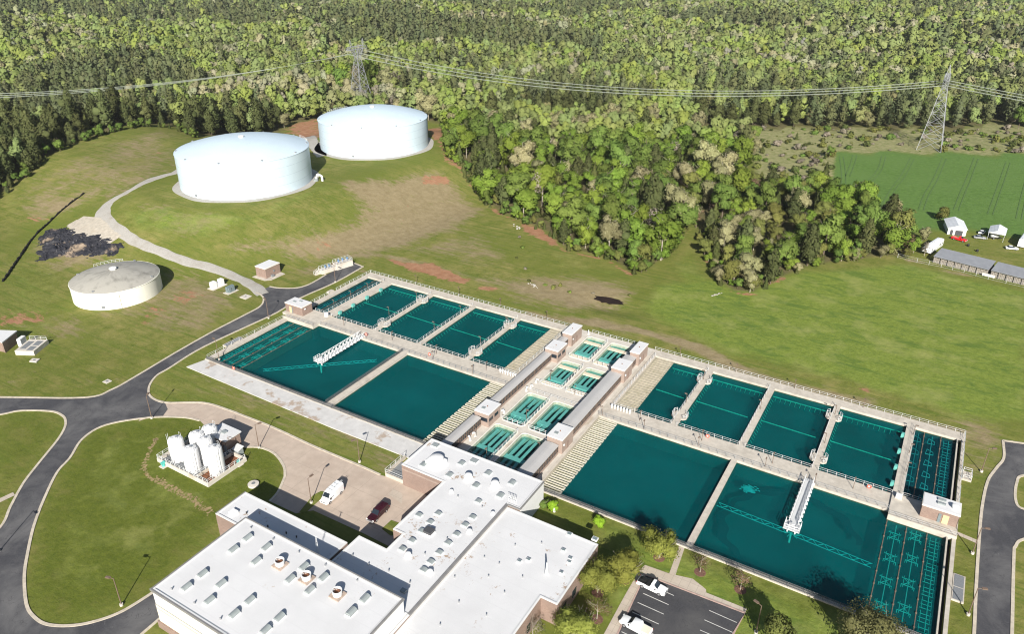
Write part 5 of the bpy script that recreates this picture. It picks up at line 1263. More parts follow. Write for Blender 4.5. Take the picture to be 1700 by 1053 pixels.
lx = thing('pump_house', 'brick building with flat white roof cut by the left edge', 'building', (-224,89,GZ))
mb = MB(); mb.prism([(-222.0,86.6),(-220.9,86.5),(-224.4,92.2),(-229.0,89.6),(-227.5,85.0)], GZ-.3, 3.0); part(lx, 'wall', mb, M['brick'])
mb = MB(); mb.prism([(-222.2,86.3),(-220.6,86.3),(-224.2,92.5),(-229.6,89.7),(-227.8,84.6)], 3.0, 3.3); part(lx, 'roof', mb, M['roof_clean'])
def frame_from(o, ax, ay):
    return lambda u, v: (o[0]+ax[0]*u+ay[0]*v, o[1]+ax[1]*u+ay[1]*v)
fr = frame_from((-217.3,87.4), (.885,.466), (-.485,.875))
cv = thing('vault', 'raised concrete vault with grey hatches beside the left edge building', 'concrete vault', (-216,91,GZ))
mb = MB(); mb.prism([fr(0,0),fr(5.6,0),fr(5.6,7.0),fr(0,7.0)], GZ-.2, 1.0); part(cv, 'vault_wall', mb, M['pale_concrete'])
for a, b, c, d in ((.7,2.4,1.2,5.6),(3.1,4.9,.5,2.8),(3.1,4.9,3.4,6.0)):
    mb = MB(); mb.prism([fr(a,c),fr(b,c),fr(b,d),fr(a,d)], 1.0, 1.05); part(cv, 'hatch', mb, M['louvre'])
mb = MB()
for zz_ in (1.6,2.1): mb.tube([(*fr(.3,6.8),zz_),(*fr(5.4,6.8),zz_)], .05, 4)
for k in range(4): mb.tube([(*fr(.3+1.7*k,6.8),1),(*fr(.3+1.7*k,6.8),2.1)], .05, 4)
part(cv, 'rail', mb, M['rail_white'])
mb = MB(); c = fr(-.6,4.6); mb.obox((c[0],c[1],1.6),(1.1,2.4,2.4), math.atan2(.466,.885)); au = thing('air_conditioner', 'white boxed air unit between the left edge building and vault', 'air conditioner', (c[0],c[1],GZ)); part(au, 'casing', mb, M['white_paint'])
mb = MB(); mb.obox((c[0]+.5*.885,c[1]+.5*.466,1.6),(.12,2.0,1.9), math.atan2(.466,.885)); part(au, 'coil', mb, M['skylight'])
def pad(label, pts, zt, mat='pale_concrete'):
    t = thing('concrete_pad', label, 'concrete pad', (pts[0][0],pts[0][1],GZ)); mb = MB(); mb.prism(pts, GZ-.1, zt); part(t, 'slab', mb, M[mat])
    cx = sum(p[0] for p in pts)/len(pts); cy = sum(p[1] for p in pts)/len(pts); mb = MB(); mb.cyl(cx,cy,zt,zt+.05,.35,10); part(t, 'cover', mb, M['louvre'])
pad('square concrete manhole pad near the left vault', [(-210,87.2),(-207.9,88),(-208.9,89.6),(-210.9,88.6)], GZ+.3)
pad('square concrete pad with a round cover near the electrical cabinets', [(-192.8,146.8),(-189.8,146.7),(-190.1,149.5),(-192.9,149.4)], GZ+.25)
c = gnd(178,634); pad('small concrete manhole pad by the road kerb on the left lawn', [(c[0]-.9,c[1]-.8),(c[0]+.9,c[1]-.8),(c[0]+.9,c[1]+.8),(c[0]-.9,c[1]+.8)], GZ+.15)
# electrical cabinets
def cabinet(label, cx, cy, parts, mat, slab):
    t = thing('electrical_cabinet', label, 'electrical cabinet', (cx,cy,GZ)); mb = MB(); mb.box(*slab, GZ-.1, GZ+.15); part(t, 'slab', mb, M['pale_concrete'])
    for b in parts: mb = MB(); mb.box(*b); part(t, 'casing', mb, M[mat])
cabinet('white twin electrical cabinets on a slab between the small tank and gravel track', -206,148.5, [(-206.9,-205.3,146.4,148.2,GZ,2.0),(-206.7,-205.5,148.25,149.6,GZ,1.2),(-206.9,-205.3,149.7,151.2,GZ,1.9)], 'white_paint', (-207.6,-204.6,145.8,151.8))
cabinet('grey transformer box on a slab beside the white twin cabinets', -199,148.3, [(-199.7,-198.7,147.0,149.9,GZ,1.7),(-198.7,-198.2,147.3,148.3,GZ,1.4),(-198.7,-198.2,148.6,149.6,GZ,1.4)], 'green_box', (-200.2,-197.6,146.2,150.6))
# valve platform at the asphalt stub
vp = thing('valve_platform', 'raised concrete valve platform with rails and blue valves at the asphalt stub', 'valve platform', (-183,182,GZ))
vf = frame_from((-184.9,175.6), (.28,.96), (.96,-.28))
mb = MB(); mb.prism([vf(0,0),vf(6.0,0),vf(6.0,2.2),vf(0,2.2)], GZ-.2, 1.0); mb.prism([vf(6.0,-.5),vf(12.6,-.5),vf(12.6,2.6),vf(6.0,2.6)], GZ-.2, 1.7); part(vp, 'platform_wall', mb, M['pale_concrete'])
mb = MB()
for i in range(6): mb.prism([vf(-2.1+i*.35,.2),vf(-1.75+i*.35,.2),vf(-1.75+i*.35,1.4),vf(-2.1+i*.35,1.4)], GZ, GZ+.2+i*.22)
part(vp, 'steps', mb, M['concrete'])
mb = MB()
for a, b, z0_ in (((0,.05),(6,.05),1.0),((0,2.15),(6,2.15),1.0),((6,-.4),(12.5,-.4),1.7),((6,2.5),(12.5,2.5),1.7),((12.5,-.4),(12.5,2.5),1.7),((-2.2,.2),(0,.2),.6),((-2.2,1.4),(0,1.4),.6)):
    A, B = vf(*a), vf(*b); n = max(2, int(math.dist(A,B)/1.1))
    for q_ in (.55,1.1): mb.tube([(*A,z0_+q_-(0.9 if a[0] < 0 else 0)),(*B,z0_+q_)], .05, 4)
    for k in range(n+1): x, y = A[0]+(B[0]-A[0])*k/n, A[1]+(B[1]-A[1])*k/n; mb.tube([(x,y,z0_-.2 if a[0] >= 0 else GZ),(x,y,z0_+1.1-(.9*(1-k/n) if a[0] < 0 else 0))], .05, 4)
part(vp, 'rails', mb, M['rail_white'])
for u, v_, z0_ in ((2.2,1.0,1.0),(3.6,1.2,1.0),(7.6,1,1.7),(9.4,.9,1.7),(11.2,1.1,1.7)):
    c = vf(u, v_); mb = MB(); mb.cyl(c[0],c[1],z0_,z0_+.9,.14,8); mb.lathe([(.42,.55),(.45,.75),(.3,.95),(.05,1.0)], (c[0],c[1],z0_), 10); mb.tube([(c[0]-.5,c[1],z0_+1.15),(c[0]+.5,c[1],z0_+1.15)], .07, 5); mb.tube([(c[0],c[1],z0_+.9),(c[0],c[1],z0_+1.4)], .06, 5); part(vp, 'valve', mb, M['blue_valve'])
# inlet boxes on the outer walls
def inlet(label, x0, x1, y0, y1, zt, grate=True):
    t = thing('inlet_box', label, 'inlet box', ((x0+x1)/2,(y0+y1)/2,GZ), group='inlet boxes on the basin walls'); mb = MB(); mb.box(x0,x1,y0,y1,GZ-.1,zt); part(t, 'box_wall', mb, M['concrete'])
    if grate:
        for a, b in ((y0+.2,(y0+y1)/2-.1),((y0+y1)/2+.1,y1-.2)): mb = MB(); mb.box(x0+.2,x1-.2,a,b,zt,zt+.04); part(t, 'grate', mb, M['louvre'])
inlet('concrete inlet box with dark grates on the road side of the right basins', 18.0,20.0,126.2,133.4,-.05)
inlet('concrete inlet box with pale rails at the far right basin wall', 18.0,19.8,165.4,168.6,.1,False)
inlet('concrete inlet box with grates on the left outer wall beside the asphalt road', -170.9,-168.95,121.5,127.5,.1); inlet('small concrete inlet box on the left outer wall near the asphalt stub', -170.4,-168.95,164.2,166.4,.3,False)
rail('white rail on the far right inlet box', [(18.1,165.5),(19.7,165.5),(19.7,168.5),(18.1,168.5)], z=.1, r=.045, sp=1.2)

# ================================================================== STORAGE TANKS
M['tank_seam'] = simple('tank_seam', (.42,.51,.58), .1, .3, .6)
def cyl_tank(name, label, c, z0, r, h, dome, wall, roof, seams=3, vents=10, hatch=True, nside=96):
    t = thing(name, label, 'storage tank', (c[0],c[1],z0))
    mb = MB(); mb.lathe([(r,-.6),(r,h)], (0,0,0), nside, False, False); mb.lathe([(r+.10,h-.10),(r+.16,h+.02),(r+.02,h+.12)], (0,0,0), nside, False, False)
    mb.build('shell', wall, t, smooth=True)
    for k in range(1, seams+1): q_ = h*k/(seams+1); mb = MB(); mb.lathe([(r+.005,q_-.06),(r+.04,q_-.05),(r+.04,q_+.05),(r+.005,q_+.06)], (0,0,0), nside, False, False); mb.build('seam', M['tank_seam'], t)
    mb = MB(); n = 9; prof = [(r*math.cos(math.pi/2*k/n), h+.06+dome*math.sin(math.pi/2*k/n)) for k in range(n)] if False else [(r*(1-k/n), h+.06+dome*(1-(1-k/n)**2)) for k in range(n)]+[(.05,h+.06+dome)]
    mb.lathe(prof, (0,0,0), nside, False, True); rf = mb.build('roof', roof, t, smooth=True)
    mb = MB(); mb.lathe([(1.0,h+dome-.2),(1.0,h+dome+.45),(1.25,h+dome+.5),(1.1,h+dome+.75),(.1,h+dome+.9)], (0,0,0), 18); mb.build('centre_vent', M['white_paint'], rf, smooth=True)
    for k in range(vents):
        a = 2*math.pi*(k+.3)/vents; x, y = (r-.9)*math.cos(a), (r-.9)*math.sin(a); mb = MB(); mb.box(x-.3,x+.3,y-.3,y+.3,h+.1,h+.75); mb.build('edge_vent', M['grey_metal'], rf)
    return t, rf
T1C, T2C, T3C = (-265.8,217.0), (-259.9,296.2), (-230.7,128.5)
t1, rf1 = cyl_tank('water_tank', 'large white domed water tank nearer the gravel track', T1C, 10.0, 27.85, 14.9, 4.6, M['tank_white'], M['tank_white'])
t2, rf2 = cyl_tank('water_tank', 'large white domed water tank farther off against the woods', T2C, 10.0, 27.7, 14.4, 5.0, M['tank_white'], M['tank_white'])
t3, rf3 = cyl_tank('water_tank', 'smaller cream tank with a grimy grey roof', T3C, GZ, 13.64, 5.7, 2.7, M['tank_cream'], M['grime_roof'], 0, 4)
def stair_rail(root, rf, r, h, a0, a1):
    mb = MB()
    pts = [(math.cos(a0+(a1-a0)*k/8)*(r-.2), math.sin(a0+(a1-a0)*k/8)*(r-.2)) for k in range(9)]
    for q_ in (.6,1.15): mb.tube([(*p,h+q_) for p in pts], .05, 4)
    for p in pts: mb.tube([(*p,h),(*p,h+1.15)], .05, 4)
    mb.build('roof_rail', M['rail_white'], rf)
stair_rail(t1, rf1, 27.85, 14.9, R(55), R(75)); stair_rail(t2, rf2, 27.7, 14.4, R(160), R(185)); stair_rail(t3, rf3, 13.64, 5.7, R(135), R(175))
for root, rr, hh, aa, mm in ((t1,27.85,14.9,R(-88),M['louvre']),(t2,27.7,14.4,R(-72),M['louvre']),(t3,13.64,5.7,R(-52),M['louvre'])):
    mb = MB(); c, s = math.cos(aa), math.sin(aa); mb.obox(((rr+.06)*c,(rr+.06)*s,1.1),(.25,1.0,.8), aa); mb.build('manway', mm, root)
mb = MB(); mb.tube([(13.8*math.cos(R(-30)),13.8*math.sin(R(-30)),0),(13.8*math.cos(R(-30)),13.8*math.sin(R(-30)),5.4)], .1, 6); mb.build('overflow_pipe', M['tank_cream'], t3)
pipe = thing('overflow_pipe', 'white bent overflow pipe and blue valve between the two large tanks', 'pipe', (T1C[0]+27,T1C[1]+17,10)); mb = MB(); mb.tube([(-1.6,-.6,-.2),(-1.6,-.6,1.8),(-1.2,-.5,2.5),(.2,0,2.6),(1.0,.2,2.2),(1.1,.3,-.2)], .5, 8); mb.build('pipe', M['white_paint'], pipe, smooth=True); mb = MB(); mb.lathe([(1.1,-.2),(1.1,.6),(.6,.9),(.1,1.0)], (-1.4,-1.2,0), 12); mb.build('valve_cap', M['skylight'], pipe, smooth=True)
for c, nm in ((T1C,'a'),(T2C,'b')):
    mb = MB(); n = 72; o = [(c[0]+(30.7+.4*math.sin(k*.7))*math.cos(2*math.pi*k/n), c[1]+(30.7+.4*math.sin(k*.7))*math.sin(2*math.pi*k/n)) for k in range(n)]; i_ = [(c[0]+27*math.cos(2*math.pi*k/n), c[1]+27*math.sin(2*math.pi*k/n)) for k in range(n)]
    ringmesh(mb, o, i_, 9.0, 10.10); struct('gravel_ring', mb, M['gravel'])

# ================================================================== CHEMICAL SILOS
ct = thing('containment_basin', 'low concrete wall with white rails and rusty floor around the white silos', 'containment wall', (-131,83,GZ))
cx0, cx1, cy0, cy1 = -140.2, -122.9, 77.3, 88.0
mb = MB(); mb.box(cx0,cx1,cy0,cy0+.3,GZ-.2,.6); mb.box(cx0,cx0+.3,cy0+.3,cy1,GZ-.2,.6); mb.box(cx1-.3,cx1,cy0+.3,cy1,GZ-.2,.6); mb.box(cx0+.3,cx1-.3,cy1-.3,cy1,GZ-.2,.6); mb.box(-127.6,-127.4,cy0+.3,cy1-.3,GZ-.2,.45); part(ct, 'wall', mb, M['pale_concrete'])
mb = MB(); mb.box(cx0+.3,-127.6,cy0+.3,cy1-.3,GZ-.2,GZ+.06); part(ct, 'floor', mb, M['louvre']); mb = MB(); mb.box(-127.4,cx1-.3,cy0+.3,cy1-.3,GZ-.2,GZ+.06); part(ct, 'rust_floor', mb, M['rust'])
rail('white rail on the silo containment wall, lawn sides', [(cx0+.15,cy1-.2),(cx0+.15,cy0+.15),(cx1-.15,cy0+.15),(cx1-.15,cy1-.2)], z=.6, h=1.0, sp=1.5, r=.05, group='rails round the silos')
rail('white rail crossing the silo containment between the silos', [(-127.5,cy0+.4),(-127.5,cy1-.4)], z=.45, h=1.0, sp=1.5, r=.05, group='rails round the silos')
SIL = [(-136.8,80.6,5.8,'leftmost of the six, with a ladder hoop'),(-134.4,84.4,5.8,'second in the rear row, partly hidden'),(-133.9,87.6,5.8,'rearmost one, beside the flat roofed shed'),(-130.5,79.6,6.2,'front one nearest the rusty floor left part'),(-130.2,83.4,6.4,'middle one between the others'),(-125.4,82.0,6.8,'right front one, tallest of the six')]
for k, (x, y, hh, lb) in enumerate(SIL):
    t = thing('chemical_silo', f'white upright chemical silo, {lb}', 'silo', (x,y,GZ+.06), group='white chemical silos')
    rr = 1.78 if k == 5 else 1.70
    mb = MB(); mb.lathe([(rr,0),(rr,hh-.55),(rr*.93,hh-.25),(rr*.7,hh),(rr*.3,hh+.18),(.05,hh+.22)], (0,0,0), 28, True, True); mb.build('shell', M['silo_white'], t, smooth=True)
    mb = MB(); a = R(-20 if k != 0 else 200); c, s = math.cos(a), math.sin(a)
    for e in (-.25,.25): mb.tube([((rr+.18)*c-s*e,(rr+.18)*s+c*e,.2),((rr+.18)*c-s*e,(rr+.18)*s+c*e,hh+.9)], .04, 4)
    for q_ in range(14): z_ = .5+q_*(hh)/14; mb.tube([((rr+.18)*c-s*.25,(rr+.18)*s+c*.25,z_),((rr+.18)*c+s*.25,(rr+.18)*s-c*.25,z_)], .03, 4)
    mb.build('ladder', M['rail_white'], t)
    mb = MB(); n = 8
    for q_ in range(n+1):
        a = a+0 if q_ == 0 else a; b_ = R(-100)+R(200)*q_/n; mb.tube([(rr*.8*math.cos(b_),rr*.8*math.sin(b_),hh-.2),(rr*.8*math.cos(b_),rr*.8*math.sin(b_),hh+.75)], .035, 4)
    mb.tube([(rr*.8*math.cos(R(-100)+R(200)*q_/n),rr*.8*math.sin(R(-100)+R(200)*q_/n),hh+.75) for q_ in range(n+1)], .035, 4); mb.build('top_rail', M['rail_white'], t)
    mb = MB(); mb.cyl(.3,.2,hh,hh+.4,.28,10); mb.build('manhole', M['grey_metal'], t)
    mb = MB(); mb.tube([(-rr-.1,-.5,.15),(-rr-.1,-.5,hh*.9),(-rr*.7,-.4,hh+.1)], .07, 5); mb.tube([(rr*.2,-rr-.1,.2),(rr*.2,-rr-.5,.2),(rr*.2,-rr-.5,.9)], .12, 6); mb.build('fill_pipe', M['rail_white'], t)
sh = thing('chemical_shed', 'brick chemical shed with a flat pale roof behind the white silos', 'shed', (-131.6,89.5,GZ))
mb = MB(); mb.box(-134.6,-128.7,87.5,91.6,GZ-.2,3.2); part(sh, 'wall', mb, M['brick']); mb = MB(); mb.box(-134.9,-128.4,87.2,91.9,3.2,3.5); rf = part(sh, 'roof', mb, M['roof_white']); mb = MB(); mb.box(-132,-130.8,89,90,3.5,3.85); part(sh, 'roof_unit', mb, M['skylight'], rf)
mb = MB(); mb.box(-129.7,-128.6,87.42,87.5,GZ,1.9); part(sh, 'door', mb, M['louvre'])
aw = thing('equipment_cabinet', 'pale tilted cover panel standing beside the chemical shed', 'cabinet', (-126.6,88.9,GZ)); mb = MB(); mb.box(-.9,.9,-.7,.7,0,1.5); mb.build('cabinet', M['skylight'], aw); mb = MB(); mb.obox((0,0,1.75),(2.2,1.9,.12),0,R(14)); mb.build('canopy', M['rail_white'], aw)
for px, py, lb in ((272,775,'teal pump on the left corner of the silo wall'),(397,772,'teal pump on the right corner of the silo wall')):
    x, y = unproj(px, py, GZ); t = thing('pump', lb, 'pump', (x,y,GZ)); mb = MB(); mb.cyl(0,0,0,.7,.35,10); mb.obox((0,0,1.0),(.5,.9,.6)); mb.build('pump_body', M['teal_box'], t); mb = MB(); mb.box(-.8,.8,-.7,.7,-.05,.15); mb.build('base', M['pale_concrete'], t)
c = unproj(421,806,GZ); mw = thing('manhole', 'round concrete manhole ring on the grass near the driveway arc', 'manhole', (c[0],c[1],GZ)); mb = MB(); mb.lathe([(1.2,0),(1.2,.45),(.3,.5)], (0,0,0), 20); mb.build('ring', M['pale_concrete'], mw); mb = MB(); mb.cyl(0,0,.5,.58,.4,12); mb.build('lid', M['louvre'], mw)

# ================================================================== STREET LAMPS
slp = None
def street_lamp(px, py, lab, ang, h=6.6):
    global slp
    x, y = unproj(px, py, GZ)
    if slp is None:
        slp = thing('street_lamp', lab, 'street lamp', (x,y,GZ), ang, 'brown street lamps along the roads')
        mb = MB(); mb.cyl(0,0,0,h,.11,8,.07); mb.build('pole', M['brown_post'], slp); mb = MB(); mb.cyl(0,0,0,.45,.32,12); mb.build('footing', M['pale_concrete'], slp)
        mb = MB(); mb.tube([(0,0,h-.1),(.8,0,h+.05)], .06, 5); mb.obox((1.05,0,h+.05),(.9,.42,.2)); hd = mb.build('lamp_head', M['brown_post'], slp); mb = MB(); mb.obox((1.08,0,h-.07),(.6,.3,.04)); mb.build('lens', M['lamp_glass'], hd)
    else: copy_thing(slp, (x,y,GZ), ang, lab)
for px, py, lb, a in [(202,1006,'street lamp on the round lawn inside the road loop, nearest the tall block',R(200)),(252,695,'street lamp at the kerb where asphalt meets the concrete driveway',R(120)),(364,598,'street lamp on the grass between the asphalt road and left basin',R(170)),(446,529,'street lamp beside the left pump house at the road kerb',R(160)),(557,469,'street lamp beside the asphalt stub near the valve platform',R(170)),
    (430,744,'street lamp at the driveway arc behind the silos',R(60)),(597,768,'street lamp on the grass strip between driveway and apron',R(250)),(517,836,'street lamp on the small driveway grass island by the white van',R(90)),(1614,920,'street lamp by the right road, opposite the pump house path',R(20)),(1607,1022,'street lamp by the right road, nearest the bottom edge',R(20)),(1629,784,'street lamp by the right road at its far bend',R(20)),(1255,1052,'street lamp on the lawn corner beside the parking lot',R(160)),(-2,917,'street lamp at the left edge beside the road loop',R(0))]:
    street_lamp(px, py, lb, a)

# ================================================================== VEHICLES (x is the length, front at +x)
def wheels(t, xs, yw, r=.38, w=.26):
    for x in xs:
        for s in (-1, 1):
            mb = MB(); mb.lathe([(r*.62,-w/2),(r,-w/2+.03),(r,w/2-.03),(r*.62,w/2)], (x,s*yw,r), 16, axis='y'); wl = mb.build('wheel', M['tyre'], t, smooth=True)
            mb = MB(); mb.lathe([(r*.6,-w/2-.012),(r*.6,w/2+.012)], (x,s*yw,r), 12, axis='y'); mb.build('rim', M['rim_metal'], wl)
def loft(mb, secs):
    """secs: list of (x, [(y,z)...]) closed sections with equal counts"""
    n = len(secs[0][1]); v = [(x,p[0],p[1]) for x, s in secs for p in s]; f = []
    for i in range(len(secs)-1):
        for k in range(n): j = (k+1)%n; f.append((i*n+k,i*n+j,(i+1)*n+j,(i+1)*n+k))
    f.append(tuple(range(n-1,-1,-1))); f.append(tuple((len(secs)-1)*n+k for k in range(n))); mb.add(v, f)
def sec(w, z0, z1, wt=None, r=.12):
    wt = w if wt is None else wt
    return [(-w,z0),(w,z0),(w,z1-r*1.4),(wt-r*.3,z1-r*.4),(wt-r*1.3,z1),(-wt+r*1.3,z1),(-wt+r*.3,z1-r*.4),(-w,z1-r*1.4)]
def lights(t, L, W, z, rear=True):
    for s in (-1, 1):
        mb = MB(); mb.box(L/2-.12,L/2+.02,s*W*.40-.16,s*W*.40+.16,z,z+.2); mb.build('headlight', M['lamp_glass'], t)
        if rear: mb = MB(); mb.box(-L/2-.02,-L/2+.1,s*W*.44-.09,s*W*.44+.09,z,z+.3); mb.build('tail_light', M['tail_red'], t)
    mb = MB(); mb.box(L/2-.05,L/2+.03,-W*.28,W*.28,z-.02,z+.16); mb.build('grille', M['dark_unit'], t)
def glasses(t, quads, mat='glass'):
    for nm, q_ in quads: mb = MB(); mb.add(q_, [tuple(range(len(q_)))]); mb.build(nm, M[mat], t)
def pickup(label, loc, rz, paint, L=5.5, W=1.95, crew=False, bed='bed_black'):
    t = thing('pickup_truck', label, 'pickup truck', loc, rz); w = W/2; h = L/2
    cab0, cab1 = (-.95, 1.0) if crew else (-.1, 1.05)
    mb = MB(); loft(mb, [(-h,sec(w*.96,.45,1.0)),(-h+.1,sec(w,.40,1.08)),(cab0,sec(w,.38,1.08)),(cab1+.25,sec(w,.38,1.10)),(h-.5,sec(w*.97,.40,1.02)),(h-.08,sec(w*.90,.45,.92)),(h,sec(w*.84,.5,.8))]); mb.build('body', M[paint], t, smooth=True)
    mb = MB(); loft(mb, [(cab0-.02,sec(w*.93,1.0,1.5,w*.8)),(cab0+.15,sec(w*.93,1.0,1.82,w*.78)),(cab1-.55,sec(w*.93,1.0,1.84,w*.78)),(cab1+.35,sec(w*.93,1.0,1.12,w*.86))]); mb.build('cab', M[paint], t, smooth=True)
    k = .012
    glasses(t, [('windscreen',[(cab1-.46,-w*.72,1.76+k),(cab1+.26,-w*.82,1.20+k),(cab1+.26,w*.82,1.20+k),(cab1-.46,w*.72,1.76+k)][::-1]),('rear_window',[(cab0-.03,-w*.7,1.2),(cab0-.03,w*.7,1.2),(cab0+.1,w*.68,1.68),(cab0+.1,-w*.68,1.68)])])
    for s in (-1, 1):
        segs = [(cab0+.2,cab0+.95),(cab0+1.03,cab1-.1)] if crew else [(cab0+.2,cab1-.1)]
        for a, b in segs: mb = MB(); q_ = [(a,s*(w*.93+.01),1.16),(b+.2 if b == segs[-1][1] else b,s*(w*.93+.01),1.16),(b-.25 if b == segs[-1][1] else b,s*(w*.83+.012),1.66),(a,s*(w*.83+.012),1.66)]; mb.add(q_, [(0,1,2,3) if s < 0 else (3,2,1,0)]); mb.build('side_window', M['glass'], t)
        mb = MB(); mb.obox((cab1-.05,s*(w+.12),1.2),(.14,.22,.2)); mb.build('mirror', M['dark_metal'], t)
    mb = MB(); mb.box(-h+.12,cab0-.08,-w*.82,w*.82,.9,1.092); mb.build('cargo_bed', M[bed], t)
    if bed == 'bed_black':
        mb = MB(); mb.obox((cab0-.5,0,1.25),(.6,W*.9,.35)); mb.build('toolbox', M['bed_black'], t); mb = MB(); mb.obox((-h+1.2,.2,1.2),(1.2,.9,.25)); mb.build('cargo', M['bed_black'], t)
    wheels(t, (h-1.0,-h+1.15), w-.1, .39); lights(t, L, W, .72); mb = MB(); mb.box(h-.03,h+.07,-w*.85,w*.85,.42,.6); mb.box(-h-.07,-h+.02,-w*.85,w*.85,.42,.6); mb.build('bumper', M['rim_metal'], t); return t
def van(label, loc, rz):
    L, W = 5.7, 2.0; h = L/2; w = W/2; t = thing('van', label, 'van', loc, rz)
    mb = MB(); loft(mb, [(-h,sec(w*.94,.45,2.3,w*.84,.16)),(-h+.12,sec(w,.40,2.42,w*.86,.16)),(h-2.0,sec(w,.38,2.42,w*.86,.16)),(h-1.65,sec(w,.38,2.30,w*.84,.16)),(h-.85,sec(w*.98,.4,1.42,w*.9)),(h-.15,sec(w*.92,.45,1.12,w*.84)),(h,sec(w*.84,.5,.9))]); mb.build('body', M['car_white'], t, smooth=True)
    mb = MB(); q_ = [(h-1.58,-w*.74,2.25),(h-.92,-w*.84,1.54),(h-.92,w*.84,1.54),(h-1.58,w*.74,2.25)]; mb.add(q_, [(3,2,1,0)]); mb.build('windscreen', M['glass'], t)
    for s in (-1, 1):
        mb = MB(); q_ = [(h-2.35,s*(w+.012),1.3),(h-1.1,s*(w+.012),1.3),(h-1.55,s*(w*.93+.015),1.98),(h-2.35,s*(w*.93+.015),1.98)]; mb.add(q_, [(0,1,2,3) if s < 0 else (3,2,1,0)]); mb.build('side_window', M['glass'], t)
        mb = MB(); mb.obox((h-1.15,s*(w+.15),1.35),(.16,.26,.34)); mb.build('mirror', M['dark_metal'], t)
    mb = MB()
    for y in (-.7,.7): mb.tube([(-h+.2,y,2.6),(h-2.1,y,2.6)], .04, 4)
    for k in range(4): x = -h+.3+k*1.0; mb.tube([(x,-.75,2.6),(x,.75,2.6)], .04, 4); mb.tube([(x,-.7,2.4),(x,-.7,2.6)], .03, 4); mb.tube([(x,.7,2.4),(x,.7,2.6)], .03, 4)
    for y in (.28,.62): mb.tube([(-h-.25,y,2.68),(h-2.0,y,2.68)], .045, 4)
    for k in range(11): mb.tube([(-h+.1+k*.33,.28,2.68),(-h+.1+k*.33,.62,2.68)], .03, 4)
    mb.build('roof_rack', M['rail_white'], t); wheels(t, (h-1.0,-h+1.15), w-.1, .36); lights(t, L, W, .78); mb = MB(); mb.box(-1.6,.4,-w*.88,-w*.4,2.425,2.445); mb.build('ladder_box', M['white_paint'], t); return t
def suv(label, loc, rz):
    L, W = 5.3, 1.95; h = L/2; w = W/2; t = thing('suv', label, 'car', loc, rz)
    mb = MB(); loft(mb, [(-h,sec(w*.94,.45,1.05)),(-h+.1,sec(w,.40,1.12)),(.9,sec(w,.38,1.12)),(h-.5,sec(w*.97,.40,1.06)),(h-.08,sec(w*.90,.45,.95)),(h,sec(w*.84,.5,.8))]); mb.build('body', M['car_maroon'], t, smooth=True)
    mb = MB(); loft(mb, [(-h+.05,sec(w*.94,1.0,1.3,w*.86)),(-h+.3,sec(w*.94,1.0,1.84,w*.80)),(.25,sec(w*.94,1.0,1.86,w*.80)),(1.2,sec(w*.94,1.0,1.14,w*.88))]); mb.build('cabin', M['car_maroon'], t, smooth=True)
    mb = MB(); mb.add([(.34,-w*.74,1.80),(1.1,-w*.84,1.22),(1.1,w*.84,1.22),(.34,w*.74,1.80)], [(3,2,1,0)]); mb.build('windscreen', M['glass'], t)
    mb = MB(); mb.add([(-h+.08,-w*.78,1.25),(-h+.08,w*.78,1.25),(-h+.27,w*.74,1.72),(-h+.27,-w*.74,1.72)], [(0,3,2,1)]); mb.build('rear_window', M['glass'], t)
    for s in (-1, 1):
        for a, b, e in ((-h+.35,-.95,0),(-.87,-.05,0),(.03,.85,.45)): mb = MB(); q_ = [(a,s*(w*.94+.012),1.17),(b,s*(w*.94+.012),1.17),(b-e,s*(w*.845+.014),1.68),(a,s*(w*.845+.014),1.68)]; mb.add(q_, [(0,1,2,3) if s < 0 else (3,2,1,0)]); mb.build('side_window', M['glass'], t)
        mb = MB(); mb.obox((.75,s*(w+.12),1.2),(.14,.22,.2)); mb.build('mirror', M['dark_metal'], t)
    wheels(t, (h-1.0,-h+1.1), w-.1, .38); lights(t, L, W, .74); mb = MB(); mb.box(h-.03,h+.1,-w*.88,w*.88,.40,.66); mb.build('bumper', M['rim_metal'], t); return t
van('white work van with a roof ladder rack parked on the concrete driveway', (-97.5,88.8,GZ+.03), R(-87)); suv('dark maroon suv parked on the concrete driveway', (-85.5,89.6,GZ+.03), R(-88))
pickup('white pickup with a black loaded bed, backed against the parking lot kerb', (-29.6,100.6,GZ+.04), R(-3), 'car_white'); pickup('white crew cab pickup nosed towards the building, bottom of the parking lot', (-28.7,90.7,GZ+.04), R(176), 'car_white', 5.6, 1.95, True, 'cream_panel')
pickup('red pickup parked on the grass by the white canopies', (9.6,331.6,float(hgt(9.6,331.6))+.02), R(-20), 'car_red', 5.6, 1.95, False, 'car_red')

